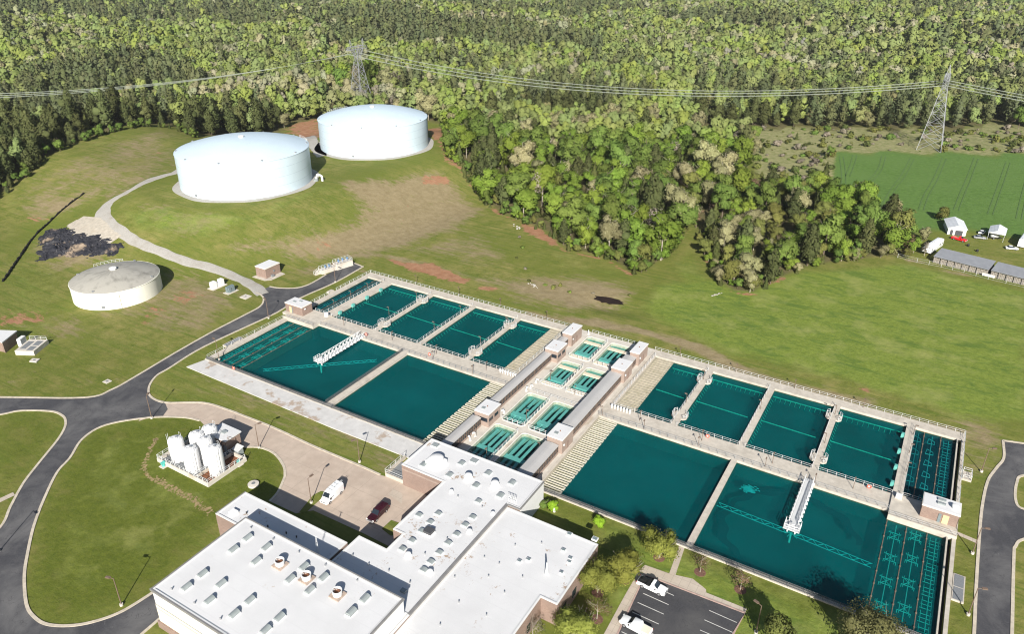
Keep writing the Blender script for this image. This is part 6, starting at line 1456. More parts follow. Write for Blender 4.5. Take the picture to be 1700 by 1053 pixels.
# ================================================================== FARMYARD AT THE RIGHT EDGE
def gabled(name, label, cat, c, rz, L, W, hw, hr, roof, open_front=False, slats=False):
    t = thing(name, label, cat, (c[0],c[1],float(hgt(*c))), rz); l, w = L/2, W/2
    if not open_front:
        mb = MB(); mb.box(-l+.2,l-.2,-w+.2,w-.2,-.2,hw); mb.add([(-l+.2,-w+.2,hw),(-l+.2,w-.2,hw),(-l+.2,0,hr-.1),(l-.2,-w+.2,hw),(l-.2,w-.2,hw),(l-.2,0,hr-.1)], [(0,2,1),(3,4,5)]); mb.build('wall', M['white_panel'] if not slats else M['wood_grey'], t)
    else:
        for x in (-l+.15,0,l-.15):
            for y in (-w+.12,w-.12): mb = MB(); mb.tube([(x,y,-.1),(x,y,hw)], .07, 5); mb.build('post', M['rail_white'], t)
        mb = MB(); mb.box(-l,l,-w,-w+.06,hw-.9,hw); mb.box(-l,l,w-.06,w,hw-.9,hw); mb.add([(-l,-w,hw),(-l,w,hw),(-l,0,hr),(l,-w,hw),(l,w,hw),(l,0,hr)], [(0,2,1),(3,4,5),(0,1,2),(3,5,4)]); mb.build('side_panel', M['white_panel'], t)
    mb = MB()
    for s in (-1, 1): mb.add([(-l,s*(w+.2),hw-.05),(l,s*(w+.2),hw-.05),(l,0,hr),(-l,0,hr),(-l,s*(w+.2),hw+.05),(l,s*(w+.2),hw+.05),(l,0,hr+.1),(-l,0,hr+.1)], [(0,1,2,3),(7,6,5,4),(0,4,5,1),(1,5,6,2),(3,2,6,7),(0,3,7,4)])
    mb.build('roof', M[roof], t); return t
g1 = gabled('canopy_garage', 'white metal garage with open bays beside the red pickup', 'garage', (7.3,343.2), R(100), 12, 7.0, 2.7, 4.1, 'canopy_roof')
mb = MB(); mb.box(-5.86,-5.76,-2.1,.6,0,2.1); mb.build('bay_shade_panel', M['dark_unit'], g1); mb = MB(); mb.box(-5.86,-5.76,1.4,2.4,0,2.1); mb.build('bay_shade_panel', M['dark_unit'], g1)  # dark panels paint the shade inside the bays onto the closed wall
gabled('carport', 'white open carport with a tank trailer under it', 'carport', (22.2,343.0), R(86), 9.5, 5.6, 3.0, 4.2, 'canopy_roof', True)
ttr = thing('tank_trailer', 'pale tank trailer parked under the open white carport', 'trailer', (21.6,341.2,float(hgt(21.6,341.2))), R(20)); mb = MB(); mb.lathe([(.3,-1.7),(.75,-1.45),(.8,0),(.75,1.45),(.3,1.7)], (0,0,1.35), 14, axis='x'); mb.build('tank', M['rail_white'], ttr, smooth=True); mb = MB(); mb.box(-2,2.6,-.6,.6,.45,.6); mb.build('chassis', M['dark_metal'], ttr); wheels(ttr, (-.5,), .85, .36)
def shed(label, p0, p1, depth, hf, hb):
    a = math.atan2(p1[1]-p0[1], p1[0]-p0[0]); L = math.dist(p0, p1); c = ((p0[0]+p1[0])/2, (p0[1]+p1[1])/2)
    t = thing('long_shed', label, 'shed', (c[0],c[1],float(hgt(*c))), a, 'grey roofed long sheds at the right edge'); l = L/2
    mb = MB(); mb.box(-l+.2,l-.2,.7,depth-.2,-.2,hf-.35); mb.build('wall', M['wood_grey'], t)
    for i in range(int(L/2.4)): x = -l+.3+i*2.4; mb = MB(); mb.box(x-.1,x+.1,.25,.5,-.2,hf-.2); mb.build('post', M['wood_grey'], t)
    mb = MB()
    for i in range(int(L/.5)): x = -l+.3+i*.5; mb.box(x,x+.16,.62,.69,-.1,hf-.4+rnd.uniform(-.3,.1))
    mb.build('slat_wall', M['pale_bark'], t)
    mb = MB(); mb.add([(-l,0,hf-.12),(l,0,hf-.12),(l,depth,hb-.12),(-l,depth,hb-.12),(-l,0,hf),(l,0,hf),(l,depth,hb),(-l,depth,hb)], [(3,2,1,0),(4,5,6,7),(0,1,5,4),(1,2,6,5),(2,3,7,6),(3,0,4,7)]); mb.build('roof', M['shed_roof'], t); return t
shed('long grey roofed slatted shed beside the long white camper', (2.2,300.6), (20.0,296.6), 9.0, 2.6, 3.3)
shed('grey roofed slatted shed cut by the right edge', (20.7,296.6), (48,290.4), 8.6, 2.6, 3.3)
sg = thing('signboard', 'pale blank board leaning on the slatted shed', 'board', (20.4,295.9,float(hgt(20.4,295.9))), math.atan2(-4,18)); mb = MB(); mb.box(-2.0,2.0,-.05,.05,.3,1.3); mb.build('panel', M['rim_cream'], sg); mb = MB(); mb.box(-1.8,-1.7,-.06,.02,0,.3); mb.box(1.7,1.8,-.06,.02,0,.3); mb.build('legs', M['wood_grey'], sg)
def camper(label, c, rz, L, W=2.6, Hh=3.4):
    t = thing('camper_trailer', label, 'camper trailer', (c[0],c[1],float(hgt(*c))), rz); h = L/2; w = W/2
    mb = MB(); loft(mb, [(-h,sec(w*.95,.6,Hh-.4,w*.85,.2)),(-h+.4,sec(w,.55,Hh,w*.92,.2)),(h-2.4,sec(w,.55,Hh,w*.92,.2)),(h-2.2,sec(w,1.3,Hh,w*.92,.2)),(h-.4,sec(w*.98,1.35,Hh-.2,w*.9,.2)),(h,sec(w*.9,1.6,Hh-.7,w*.8,.2))]); mb.build('body', M['car_white'], t, smooth=True)
    for s in (-1, 1):
        for x in (-h+1.3,-h+3.2,-h+4.0,h-3.4): mb = MB(); mb.box(x-.3,x+.3,s*(w+.005)-.012,s*(w+.005)+.012,1.6,2.2); mb.build('window', M['glass'], t)
        mb = MB(); mb.box(-h+.5,h-2.3,s*(w+.004)-.01,s*(w+.004)+.01,1.05,1.25); mb.build('stripe', M['skylight'], t)
    for x in (-h+1.6,0,h-3): mb = MB(); mb.box(x-.35,x+.35,-.35,.35,Hh-.02,Hh+.22); mb.build('roof_vent', M['rail_white'], t)
    wheels(t, (-.6,.3), w-.15, .38); return t
camper('long white camper trailer parked at the end of the grey shed', (1.2,313.8), R(254), 15); camper('white camper trailer cut by the right edge', (31.8,341), R(80), 13, 2.8, 3.6)
def small_car(label, loc, rz, paint):
    t = thing('parked_car', label, 'car', loc, rz); w = .88
    mb = MB(); loft(mb, [(-2.2,sec(w*.9,.4,.8)),(-2.0,sec(w,.35,.95)),(1.0,sec(w,.35,.95)),(1.9,sec(w*.95,.38,.82)),(2.2,sec(w*.8,.45,.7))]); mb.build('body', M[paint], t, smooth=True)
    mb = MB(); loft(mb, [(-1.7,sec(w*.92,.9,1.0,w*.85)),(-1.2,sec(w*.9,.9,1.4,w*.74)),(.1,sec(w*.9,.9,1.42,w*.74)),(.95,sec(w*.92,.9,.98,w*.85))]); mb.build('cabin', M['glass'], t, smooth=True); mb = MB(); mb.box(-1.15,.05,-w*.66,w*.66,1.4,1.44); mb.build('roof', M[paint], t); wheels(t, (1.35,-1.35), w-.08, .31, .2); return t
small_car('white car parked in front of the open carport', (17.2,345.5,float(hgt(17.2,345.5))), R(75), 'car_white'); small_car('silver cart parked beside the carport, near the white car', (16.6,338.2,float(hgt(16.6,338.2))), R(10), 'car_silver'); small_car('small white utility cart beside the right edge camper', (27.6,331.5,float(hgt(27.6,331.5))), R(15), 'car_white')
for px, py, lb in ((1607,409,'dark barrel on the farmyard grass, nearer the red pickup'),(1622,418,'dark barrel on the farmyard grass, nearer the shed')):
    x, y, zz_ = gnd(px, py); t = thing('barrel', lb, 'barrel', (x,y,zz_)); mb = MB(); mb.lathe([(.4,0),(.46,.3),(.46,.6),(.4,.9)], (0,0,0), 12); mb.build('drum', M['black_plate'], t, smooth=True); mb = MB(); mb.cyl(0,0,.9,.94,.38,12); mb.build('lid', M['dark_unit'], t)
# long thin wire fence along the property line
fx = wpoly([(1490,428),(1522,436),(1562,444),(1600,453),(1640,464),(1700,478),(1760,492)])
ft = thing('wire_fence', 'thin wire fence along the dirt strip before the grey sheds', 'fence', (*fx[0],float(hgt(*fx[0]))))
for a, b in zip(fx[:-1], fx[1:]):
    n = max(1, round(math.dist(a,b)/5))
    for k in range(n): x, y = a[0]+(b[0]-a[0])*k/n, a[1]+(b[1]-a[1])*k/n; zz_ = float(hgt(x,y)); mb = MB(); mb.tube([(x,y,zz_),(x,y,zz_+1.7)], .06, 5); part(ft, 'post', mb, M['rail_white'])
mb = MB()
for zz_ in (.2,.9,1.65): mb.tube([(p[0],p[1],float(hgt(*p))+zz_) for p in fx], .025, 4)
part(ft, 'wire', mb, M['rail_white'])

# ================================================================== TRANSMISSION LINE
def lattice(label, c, base, h, hw):
    """four-legged lattice tower; hw is the height of the waist, line runs along x"""
    t = thing('transmission_tower', label, 'transmission tower', (c[0],c[1],float(hgt(*c))-.2), 0, 'lattice towers of the power line'); b = base/2; wst = 1.5
    cor = [(-1,-1),(1,-1),(1,1),(-1,1)]; lv = [0,.22,.42,.60,.75,.88,1.0]
    at = lambda k, f: (cor[k][0]*(b+(wst-b)*f), cor[k][1]*(b+(wst-b)*f), hw*f)
    for k in range(4): mb = MB(); mb.bar(at(k,0), at(k,1), .26); mb.build('leg', M['steel_lattice'], t)
    mb = MB()
    for i in range(len(lv)-1):
        for k in range(4):
            j = (k+1)%4; mb.bar(at(k,lv[i]), at(j,lv[i+1]), .15); mb.bar(at(j,lv[i]), at(k,lv[i+1]), .15)
            mb.bar(at(k,lv[i+1]), at(j,lv[i+1]), .15)
    mb.build('bracing', M['steel_lattice'], t)
    mb = MB(); arm = 10.5; z0, z1 = hw+5.5, hw+7.5
    for s in (-1, 1):
        for x in (-1.3,1.3): mb.bar((x,s*1.4,hw),(x,s*4.6,z0), .32); mb.bar((x,s*1.4,hw),(x,s*.8,z0), .2); mb.bar((x,s*4.6,z0),(x*.7,s*4.9,z1), .28); mb.bar((x,s*3,hw+3),(x,s*.8,z0), .2)
        for i in range(3): f0, f1 = i/3, (i+1)/3; ya, yb = s*(1.4+3.2*f0), s*(1.4+3.2*f1); mb.bar((-1.3,ya,hw+6*f0),(1.3,yb,hw+6*f1), .2); mb.bar((1.3,ya,hw+6*f0),(-1.3,yb,hw+6*f1), .2)
    mb.build('window_frame', M['steel_lattice'], t)
    mb = MB()
    for x in (-1.2,1.2):
        mb.bar((x,-arm+2,z0),(x,arm-2,z0), .26); mb.bar((x,-arm+3.4,z1),(x,arm-3.4,z1), .26)
        for s in (-1, 1): mb.bar((x,s*(arm-2),z0),(0,s*arm,z0+.3), .24); mb.bar((x,s*(arm-3.4),z1),(0,s*arm,z0+.3), .24)
        n = 10
        for i in range(n): ya, yb = -arm+2.6+(2*arm-5.2)*i/n, -arm+2.6+(2*arm-5.2)*(i+1)/n; mb.bar((x,ya,z0 if i%2 else z1),(x,yb,z1 if i%2 else z0), .18)
    for i in range(9): y = -arm+3+(2*arm-6)*i/8; mb.bar((-1.2,y,z0),(1.2,y,z0), .16); mb.bar((-1.2,y,z1),(1.2,y,z1), .16)
    mb.build('crossarm', M['steel_lattice'], t)
    for s in (-1, 1):
        mb = MB()
        for x in (-1,1):
            for y in (-1,1): mb.bar((x*.9,s*6.0+y*.9,z1-.4),(0,s*6.3,h), .18)
        mb.build('earth_wire_peak', M['steel_lattice'], t)
    for y in (-9.8,0,9.8): mb = MB(); mb.tube([(0,y-1.6 if y == 0 else y,z0),(0,y,z0-2.4)], .14, 5); mb.tube([(0,y+1.6 if y == 0 else y,z0),(0,y,z0-2.4)], .14, 5); mb.build('insulator', M['grey_metal'], t)
    return t, z0-2.4
TR = (-12.6,487.0); TLx = unproj(591,64,46+GZ); TL = (TLx[0], TLx[1])
tr_, zA = lattice('grey lattice pylon standing at the edge of the green crop field', TR, 12.5, 46.0, 33.8); tl_, zA2 = lattice('grey lattice pylon rising from the forest beyond the tanks', TL, 12.5, 46.0, 33.8)
def span(lab, a, b, sag, r=.105, n=28, twin=True):
    t = thing('power_cable', lab, 'power line', a, 0, 'conductors of the power line'); 
    for off in ((-.5,.5) if twin else (0,)):
        mb = MB(); mb.tube([(a[0]+(b[0]-a[0])*k/n, a[1]+(b[1]-a[1])*k/n+off, a[2]+(b[2]-a[2])*k/n-4*sag*(k/n)*(1-k/n)) for k in range(n+1)], r, 4); part(t, 'conductor', mb, M['wire'])
gR = float(hgt(*TR)); gL = float(hgt(*TL)); NEXT_R = (330.0, 430.0, gR+zA); NEXT_L = (TL[0]-230, TL[1]-300, gL+zA)
for k, y in enumerate((-9.8,0,9.8)):
    nm = ['nearest','middle','farthest'][k]
    span(f'{nm} twin cable slung between the two pylons', (TL[0],TL[1]+y,gL+zA), (TR[0],TR[1]+y,gR+zA), 14.6)
    span(f'{nm} twin cable running from the field pylon to the right edge', (TR[0],TR[1]+y,gR+zA), (NEXT_R[0],NEXT_R[1]+y,NEXT_R[2]), 9)
    span(f'{nm} twin cable running from the forest pylon to the left edge', (TL[0],TL[1]+y,gL+zA), (NEXT_L[0],NEXT_L[1]+y,NEXT_L[2]), 15)

# ================================================================== LOOSE THINGS ON THE GRASS
hp = wpoly([(66,396),(82,382),(112,380),(136,390),(168,394),(204,410),(190,422),(150,424),(110,424),(62,432),(70,415)])
cxh = sum(p[0] for p in hp)/len(hp); cyh = sum(p[1] for p in hp)/len(hp); czh = float(hgt(cxh,cyh))
ph = thing('rubble_heap', 'black heap of torn sheeting and soil beside the pale sand patch', 'heap', (cxh,cyh,czh))
xs = np.arange(min(p[0] for p in hp)-1, max(p[0] for p in hp)+1, .38); ys = np.arange(min(p[1] for p in hp)-1, max(p[1] for p in hp)+1, .38); hx, hy = np.meshgrid(xs, ys); mk = pmask(hp, 1.6, hx+.9*np.sin(hy*.9)+.5*np.sin(hy*2.3+hx), hy+.8*np.sin(hx*.8)+.4*np.sin(hx*2.1))
from mathutils import noise as mno
mb = MB(); nyh, nxh = hx.shape
for j in range(nyh):
    for i in range(nxh):
        x, y = float(hx[j,i]), float(hy[j,i]); wx = mno.noise(Vector((x*.22,y*.22,5)))*2.2; wy = mno.noise(Vector((x*.22,y*.22,9)))*2.2
        rid = 1-abs(mno.noise(Vector((x*.30+wx,y*.42+wy,1)))*2.1); fl = mno.fractal(Vector((x*.7,y*.7,3)), 1.0, 2.0, 4)
        mb.v.append((x-cxh, y-cyh, float(hgt(x,y))-czh-.25+float(mk[j,i])*(.35+.95*max(0,rid)**1.6+.28*fl)))
for j in range(nyh-1):
    for i in range(nxh-1):
        if mk[j,i]+mk[j+1,i+1]+mk[j,i+1]+mk[j+1,i] > .4: mb.f.append((j*nxh+i,j*nxh+i+1,(j+1)*nxh+i+1,(j+1)*nxh+i)); mb.m.append(0)
M['heap'] = simple('torn_sheeting', (.030,.030,.036), .4, .7, .5, dirt=(.25,.195,.14), dscale=.10, dlo=.56, dhi=.64)
mb.build('heap_mass', M['heap'], ph, smooth=True)
sf = thing('silt_fence', 'sagging black silt fence winding down the left meadow', 'fence', (*gnd(60,400)[:2],gnd(60,400)[2])); line = wpoly([(138,322),(120,335),(101,350),(88,362),(76,374),(60,388),(48,402),(36,420),(22,440),(10,458),(2,468)])
line = smooth_line(line, 5)
mb = MB()
for a, b in zip(line[:-1], line[1:]):
    rnd.random()
    za, zb = float(hgt(*a)), float(hgt(*b)); h0, h1 = rnd.uniform(.35,1.0), rnd.uniform(.35,1.0); mb.add([(a[0],a[1],za-.05),(b[0],b[1],zb-.05),(b[0]+.5,b[1],zb+h1),(a[0]+.5,a[1],za+h0),(a[0]+.6,a[1]+.3,za-.05),(b[0]+.6,b[1]+.3,zb-.05),(b[0]+.8,b[1]+.3,zb+h1*.8),(a[0]+.8,a[1]+.3,za+h0*.8)], [(0,1,2,3),(7,6,5,4),(3,2,6,7),(0,3,7,4),(1,5,6,2)])
part(sf, 'fabric', mb, M['black_fabric'])
for i in range(0, len(line), 4): x, y = line[i]; zz_ = float(hgt(x,y)); mb = MB(); mb.tube([(x,y,zz_),(x+.1,y,zz_+1.1)], .05, 4); part(sf, 'stake', mb, M['bark'])
rk = thing('stone_riprap', 'pale scattered stones lining the swale below the woods', 'stones', (*gnd(858,385)[:2],gnd(858,385)[2])); tag(rk)
for a, b, n in (((852,372),(862,380),14),((880,470),(892,478),14),((1180,492),(1196,488),10)):
    for k in range(n):
        f = rnd.random(); x, y, zz_ = gnd(a[0]+(b[0]-a[0])*f+rnd.uniform(-3,3), a[1]+(b[1]-a[1])*f+rnd.uniform(-1.5,1.5)); mb = MB(); r_ = rnd.uniform(.15,.42); mb.ball((x,y,zz_+.1), r_, 7, 1, rnd.uniform(.7,1.2), .6); part(rk, 'stone', mb, M['gravel'])
mh = thing('stone_marker', 'small white cylinder post on the grass between two round shrubs', 'marker post', (*unproj(920,850,GZ),GZ)); mb = MB(); mb.lathe([(.28,0),(.28,.8),(.22,.95),(.05,1.0)], (0,0,0), 12); mb.build('post', M['white_paint'], mh, smooth=True)

# ================================================================== AIR
mb = MB(); mb.box(-4200,3400,-900,4800,-22,124)
hz = mb.build('haze', []); tag(hz, 'thin pale air over the whole site', 'haze', None, 'stuff')
m, nt_, out = newmat('haze_air'); vol = nd(nt_, 'ShaderNodeVolumePrincipled'); vol.inputs['Color'].default_value = (.93,.96,1,1); vol.inputs['Density'].default_value = .00005; vol.inputs['Anisotropy'].default_value = .15
lk(nt_, vol.outputs[0], out.inputs['Volume']); hz.data.materials.append(m)
# ================================================================== VEGETATION
def quads_mesh(name, cen, nrm, size, tint, cnrm, mat, extra=None, core=None):
    """leaf clumps: one small quad each, with a per-clump tint"""
    n = len(cen); rn = NR.normal(size=(n,3)); t1 = np.cross(nrm, rn); t1 /= np.linalg.norm(t1, axis=1, keepdims=True)+1e-9
    t2 = np.cross(nrm, t1); t2 /= np.linalg.norm(t2, axis=1, keepdims=True)+1e-9
    s = size[:,None]; asp = NR.uniform(.55,1.0,(n,1))
    v = np.stack([cen-t1*s, cen-t2*s*asp+nrm*s*.18, cen+t1*s, cen+t2*s*asp-nrm*s*.12], 1).reshape(-1,3)
    cn4 = np.repeat(cnrm, 4, 0); tv = np.repeat(tint, 4)
    if core: v = np.concatenate([v, core[0].reshape(-1,3)]); cn4 = np.concatenate([cn4, core[1].reshape(-1,3)]); tv = np.concatenate([tv, np.repeat(core[2], 4)]); n += len(core[0])
    f = np.arange(4*n, dtype=np.int32)
    ev, ef = (extra if extra else (np.zeros((0,3)), []))
    me = bpy.data.meshes.new(name); nv = len(v)+len(ev)
    me.vertices.add(nv); me.vertices.foreach_set('co', np.concatenate([v, np.array(ev).reshape(-1,3)]).astype(np.float32).ravel())
    lt = [4]*n+[len(q) for q in ef]; idx = np.concatenate([f, np.array([i+4*n for q in ef for i in q], dtype=np.int32)]) if ef else f
    me.loops.add(len(idx)); me.loops.foreach_set('vertex_index', idx.astype(np.int32))
    me.polygons.add(len(lt)); st = np.concatenate([[0], np.cumsum(lt)[:-1]]).astype(np.int32)
    me.polygons.foreach_set('loop_start', st); me.polygons.foreach_set('loop_total', np.array(lt, np.int32))
    if ef: me.polygons.foreach_set('material_index', np.array([0]*n+[1]*len(ef), np.int32))
    a = me.attributes.new('tint', 'FLOAT', 'POINT'); a.data.foreach_set('value', np.concatenate([tv, np.zeros(len(ev))]).astype(np.float32))
    for m in (mat if isinstance(mat, list) else [mat]): me.materials.append(m)
    me.polygons.foreach_set('use_smooth', np.ones(len(lt), bool)); me.validate(); me.update()
    evn = np.zeros((len(ev),3))
    me.normals_split_custom_set_from_vertices(np.concatenate([cn4, evn]).tolist())
    return me
_SPH = {}
def _sph(m, n):
    if (m, n) not in _SPH:
        ph = np.linspace(-.46*np.pi, .5*np.pi, n+1); th = np.linspace(0, 2*np.pi, m, endpoint=False)
        V = np.stack([np.cos(ph)[:,None]*np.cos(th), np.cos(ph)[:,None]*np.sin(th), np.repeat(np.sin(ph)[:,None], m, 1)], 2)
        i, j = np.meshgrid(np.arange(n), np.arange(m), indexing='ij'); j2 = (j+1)%m
        _SPH[m, n] = np.stack([V[i,j],V[i,j2],V[i+1,j2],V[i+1,j]], 2).reshape(-1,4,3)
    return _SPH[m, n]
LOBES = [None]
def core_quads(shape, h, w, base, m=7, n=4, k=.64):
    """inner mass of a crown: a lumpy ball inside every lobe of leaf clumps -> quads (k,4,3), normals, tints"""
    ch = h-base; c = LOBES[0]; S = _sph(m, n); Q = []; N = []
    if shape in ('cone', 'pine'):
        c = []
        for i in range(6):
            t = (i+.35)/6; pr = (1-t)**.75 if shape == 'cone' else math.sin(math.pi*min(1, .18+.80*t))**.75
            c.append((NR.normal()*.15*w*pr, NR.normal()*.15*w*pr, base+ch*t, w*.34*pr+.05))
        c = np.array(c)
    for x, y, z, r in c:
        q = S*(r*k*NR.uniform(.85,1.1,(1,1,3)))+np.array([x,y,z]); cd = q-np.array([0,0,base+ch*.40]); cd /= np.linalg.norm(cd, axis=2, keepdims=True)+1e-9
        nn = S*.55+cd*.6; nn[...,2] += .12; Q.append(q); N.append(nn/(np.linalg.norm(nn, axis=2, keepdims=True)+1e-9))
    Q = np.concatenate(Q); return Q, np.concatenate(N), NR.uniform(.15,.6,len(Q))
def crown_pts(shape, h, w, base, n, ls):
    if shape in ('round', 'vase', 'twig', 'bush'):
        k = NR.integers(9, 15) if n > 150 else 6; c = []
        ch = h-base
        for i in range(k):
            a = NR.uniform(0, 2*math.pi); u = NR.uniform(.05, 1) ; zf = NR.uniform(.12, .84) if shape != 'vase' else NR.uniform(.25,.85)
            rr = w*.37*math.sqrt(u)*math.sin(math.pi*min(.93,max(.2,zf)))**.7
            c.append((rr*math.cos(a), rr*math.sin(a), base+ch*zf, w*NR.uniform(.13,.25)))
        c.append((0,0,base+ch*.58,w*.26)); c = np.array(c); k = len(c); LOBES[0] = c
        li = NR.choice(k, n, p=c[:,3]**2/np.sum(c[:,3]**2)); d = NR.normal(size=(n,3)); d[:,2] = d[:,2]*.9+.25; d /= np.linalg.norm(d, axis=1, keepdims=True)
        r = c[li,3]*NR.uniform(.62,1.08,n)
        if shape == 'twig': r *= NR.uniform(.5,1.1,n)
        cen = c[li,:3]+d*r[:,None]*np.array([1,1,.85]); lob = NR.uniform(-.16,.16,k)[li]
        cd = cen-np.array([0,0,base+ch*.40]); cd = cd/(np.linalg.norm(cd, axis=1, keepdims=True)+1e-9)
        cn = d*.55+cd*.6; cn[:,2] += .12
        nrm = d*.6+cd*.4+NR.normal(size=(n,3))*.5; nrm[:,2] += .2
    else:
        t = 1-np.sqrt(NR.uniform(0,1,n)) if shape == 'cone' else NR.beta(1.3,1.7,n)
        ch = h-base; prof = (1-t)**.75 if shape == 'cone' else np.sin(np.pi*np.clip(.18+.80*t,0,1))**.75
        wh = np.floor(t*9); a = NR.uniform(0,2*math.pi,n); lump = .78+.22*np.sin(3*a+wh*2.1)+.10*np.sin(5*a+wh)
        r = w/2*prof*lump*NR.uniform(.45,1.05,n)**.6
        cen = np.stack([r*np.cos(a), r*np.sin(a), base+ch*t-(r*.12)+NR.normal(size=n)*.2], 1); lob = .25*np.sin(wh*3.3+np.floor(a*1.2)*2.2)*.6
        nrm = np.stack([np.cos(a)*.6, np.sin(a)*.6, np.full(n,.7)], 1); cn = nrm*np.array([1.3,1.3,.7])+.25*NR.normal(size=(n,3)); nrm = nrm+NR.normal(size=(n,3))*.5
    nrm /= np.linalg.norm(nrm, axis=1, keepdims=True)+1e-9; cn /= np.linalg.norm(cn, axis=1, keepdims=True)+1e-9
    tint = np.clip(.5+lob+NR.normal(size=n)*.17, 0, 1); size = ls*NR.uniform(.55,1.25,n)
    return cen, nrm, size, tint, cn
def trunk_mb(h, base, r, w, nb, shape):
    mb = MB(); top = h*.86 if shape != 'vase' else base*1.0
    lean = rnd.uniform(-.03,.03)*h
    if shape == 'vase':
        for k in range(rnd.randint(4,6)):
            a = k*1.4+rnd.random(); mb.tube([(0,0,-.3),(.12*math.cos(a),.12*math.sin(a),base*.5),(w*.18*math.cos(a),w*.18*math.sin(a),h*.55),(w*.33*math.cos(a+.3),w*.33*math.sin(a+.3),h*.88)], r*.62, 5, r*.12)
            for q_ in range(3): b_ = a+rnd.uniform(-.9,.9); s = rnd.uniform(.15,.25); mb.tube([(w*.14*math.cos(a),w*.14*math.sin(a),h*.48),(w*(.14+s)*math.cos(b_),w*(.14+s)*math.sin(b_),h*rnd.uniform(.68,.9))], r*.3, 4, r*.08)
        return mb
    mb.tube([(0,0,-.6),(lean*.2,0,h*.25),(lean*.6,lean*.3,h*.55),(lean,lean*.4,top)], r, 6, r*.2)
    for k in range(nb):
        f = rnd.uniform(max(.3,base/h*.8),.8); a = rnd.uniform(0,6.28); l = w*.42*(1.05-f*.5); z_ = h*f
        mb.tube([(lean*f,0,z_),(lean*f+l*.5*math.cos(a),l*.5*math.sin(a),z_+l*.32),(lean*f+l*math.cos(a+.2),l*math.sin(a+.2),z_+l*.75)], r*.36, 4, r*.08)
    return mb
KIND = {  # material, shape, height, width, base fraction, bark, leaf size, branches
 'bright': ('leaf_bright','round',15.0,11.8,.12,'pale_bark',.44,6), 'mid': ('leaf_mid','round',15.8,11.6,.12,'bark',.44,6), 'pale': ('leaf_pale','round',14.5,11.0,.16,'pale_bark',.38,8),
 'olive': ('leaf_olive','round',12.8,10.4,.10,'bark',.40,7), 'pine': ('leaf_pine','pine',17.0,7.6,.16,'bark',.42,5), 'cedar': ('leaf_cedar','cone',10.5,6.4,.03,'bark',.36,0), 'grey': ('leaf_grey','twig',13.0,8.0,.28,'pale_bark',.30,14), 'red': ('leaf_red','twig',11.0,8.0,.22,'bark',.34,12)}
NQ = {'bright':1900,'mid':1900,'pale':1900,'olive':1700,'pine':1800,'cedar':1700,'grey':520,'red':700}
PROTO = {}
for kd, (mt, shp, h, w_, bf, bk, ls, nb) in KIND.items():
    PROTO[kd] = []
    for v_ in range(5):
        hh = h*rnd.uniform(.92,1.08); ww = w_*rnd.uniform(.9,1.1); cp = crown_pts(shp, hh, ww, hh*bf, NQ[kd], ls); tm = trunk_mb(hh, hh*bf, .26, ww, nb, shp)
        co_ = core_quads(shp, hh, ww, hh*bf) if shp != 'twig' else None; crown = quads_mesh('crown', *cp, M[mt], None, co_); trunk = tm.mesh('trunk', M[bk])
        both = quads_mesh(kd+'_tree', *cp, [M[mt], M[bk]], (tm.v, tm.f), co_)
        PROTO[kd].append((crown, trunk, both, hh))
TNAME = {'bright':'broadleaf_tree','mid':'broadleaf_tree','pale':'budding_tree','olive':'broadleaf_tree','pine':'pine_tree','cedar':'cedar_tree','grey':'bare_tree','red':'bare_tree'}
TLAB = {'bright':'bright yellow green leafy tree','mid':'mid green leafy tree','pale':'pale cream budding tree','olive':'olive brown leafy tree','pine':'dark green pine tree','cedar':'dense dark cedar tree','grey':'bare grey twiggy tree','red':'reddish bare twiggy tree'}
TCAT = {'pine':'pine tree','cedar':'cedar tree'}
def put_tree(kd, x, y, z, sc, rz, label, group, parts=True, var=None, sz=None):
    cr, tk, both, hh = PROTO[kd][rnd.randrange(5) if var is None else var]
    if parts:
        r = bpy.data.objects.new(TNAME[kd], None); COL.objects.link(r); r.empty_display_size = .3
        for nm, m_ in (('trunk', tk), ('crown', cr)): o = bpy.data.objects.new(nm, m_); COL.objects.link(o); o.parent = r
    else: r = bpy.data.objects.new(TNAME[kd], both); COL.objects.link(r)
    r.location = (x,y,z); r.rotation_euler = (0,0,rz); r.scale = (sc,sc,sc*(sz or 1)); return tag(r, label, TCAT.get(kd,'tree'), group)
def in_poly(poly, X_, Y_): return pmask(poly, .01, X_, Y_) > .5
# candidate positions on a jittered grid whose spacing grows with distance
bands = [(0,330,7.4),(330,520,7.6),(520,760,8.6),(760,1100,10.8),(1100,1750,14.5)]
cand = []
for d0, d1, sp in bands:
    gx, gy = np.meshgrid(np.arange(-1500, 760, sp), np.arange(100, 1760, sp)); gx = gx+NR.uniform(-.42,.42,gx.shape)*sp; gy = gy+NR.uniform(-.42,.42,gy.shape)*sp
    gx = gx.ravel(); gy = gy.ravel(); d = np.hypot(gx, gy); k = (d >= d0) & (d < d1); gx, gy = gx[k], gy[k]; gz = hgt(gx, gy)
    px, py = proj(gx, gy, gz); k = (px > -160) & (px < 1860) & (py > -60) & (py < 620); gx, gy, gz, px, py = gx[k], gy[k], gz[k], px[k], py[k]
    main = in_poly(F_MAIN, gx, gy); cl = in_poly(F_CLUMP, gx, gy)
    bad = in_poly(SCRUB, gx, gy) | in_poly(CROP, gx, gy) | in_poly(FARF, gx, gy)
    ln_y = TL[1]+(TR[1]-TL[1])*(gx-TL[0])/(TR[0]-TL[0]); cor = (np.abs(gy-ln_y) < np.where(gx > -150, 17, 7)) & (gx > TL[0]-5)
    cor |= _seg(gx, gy, (TL[0], TL[1]), (NEXT_L[0], NEXT_L[1])) < 9
    for c in (T1C, T2C): bad |= np.hypot(gx-c[0], gy-c[1]) < 38
    k = (main | cl) & ~bad & ~cor
    cand += list(zip(gx[k], gy[k], gz[k], px[k], py[k], cl[k]))
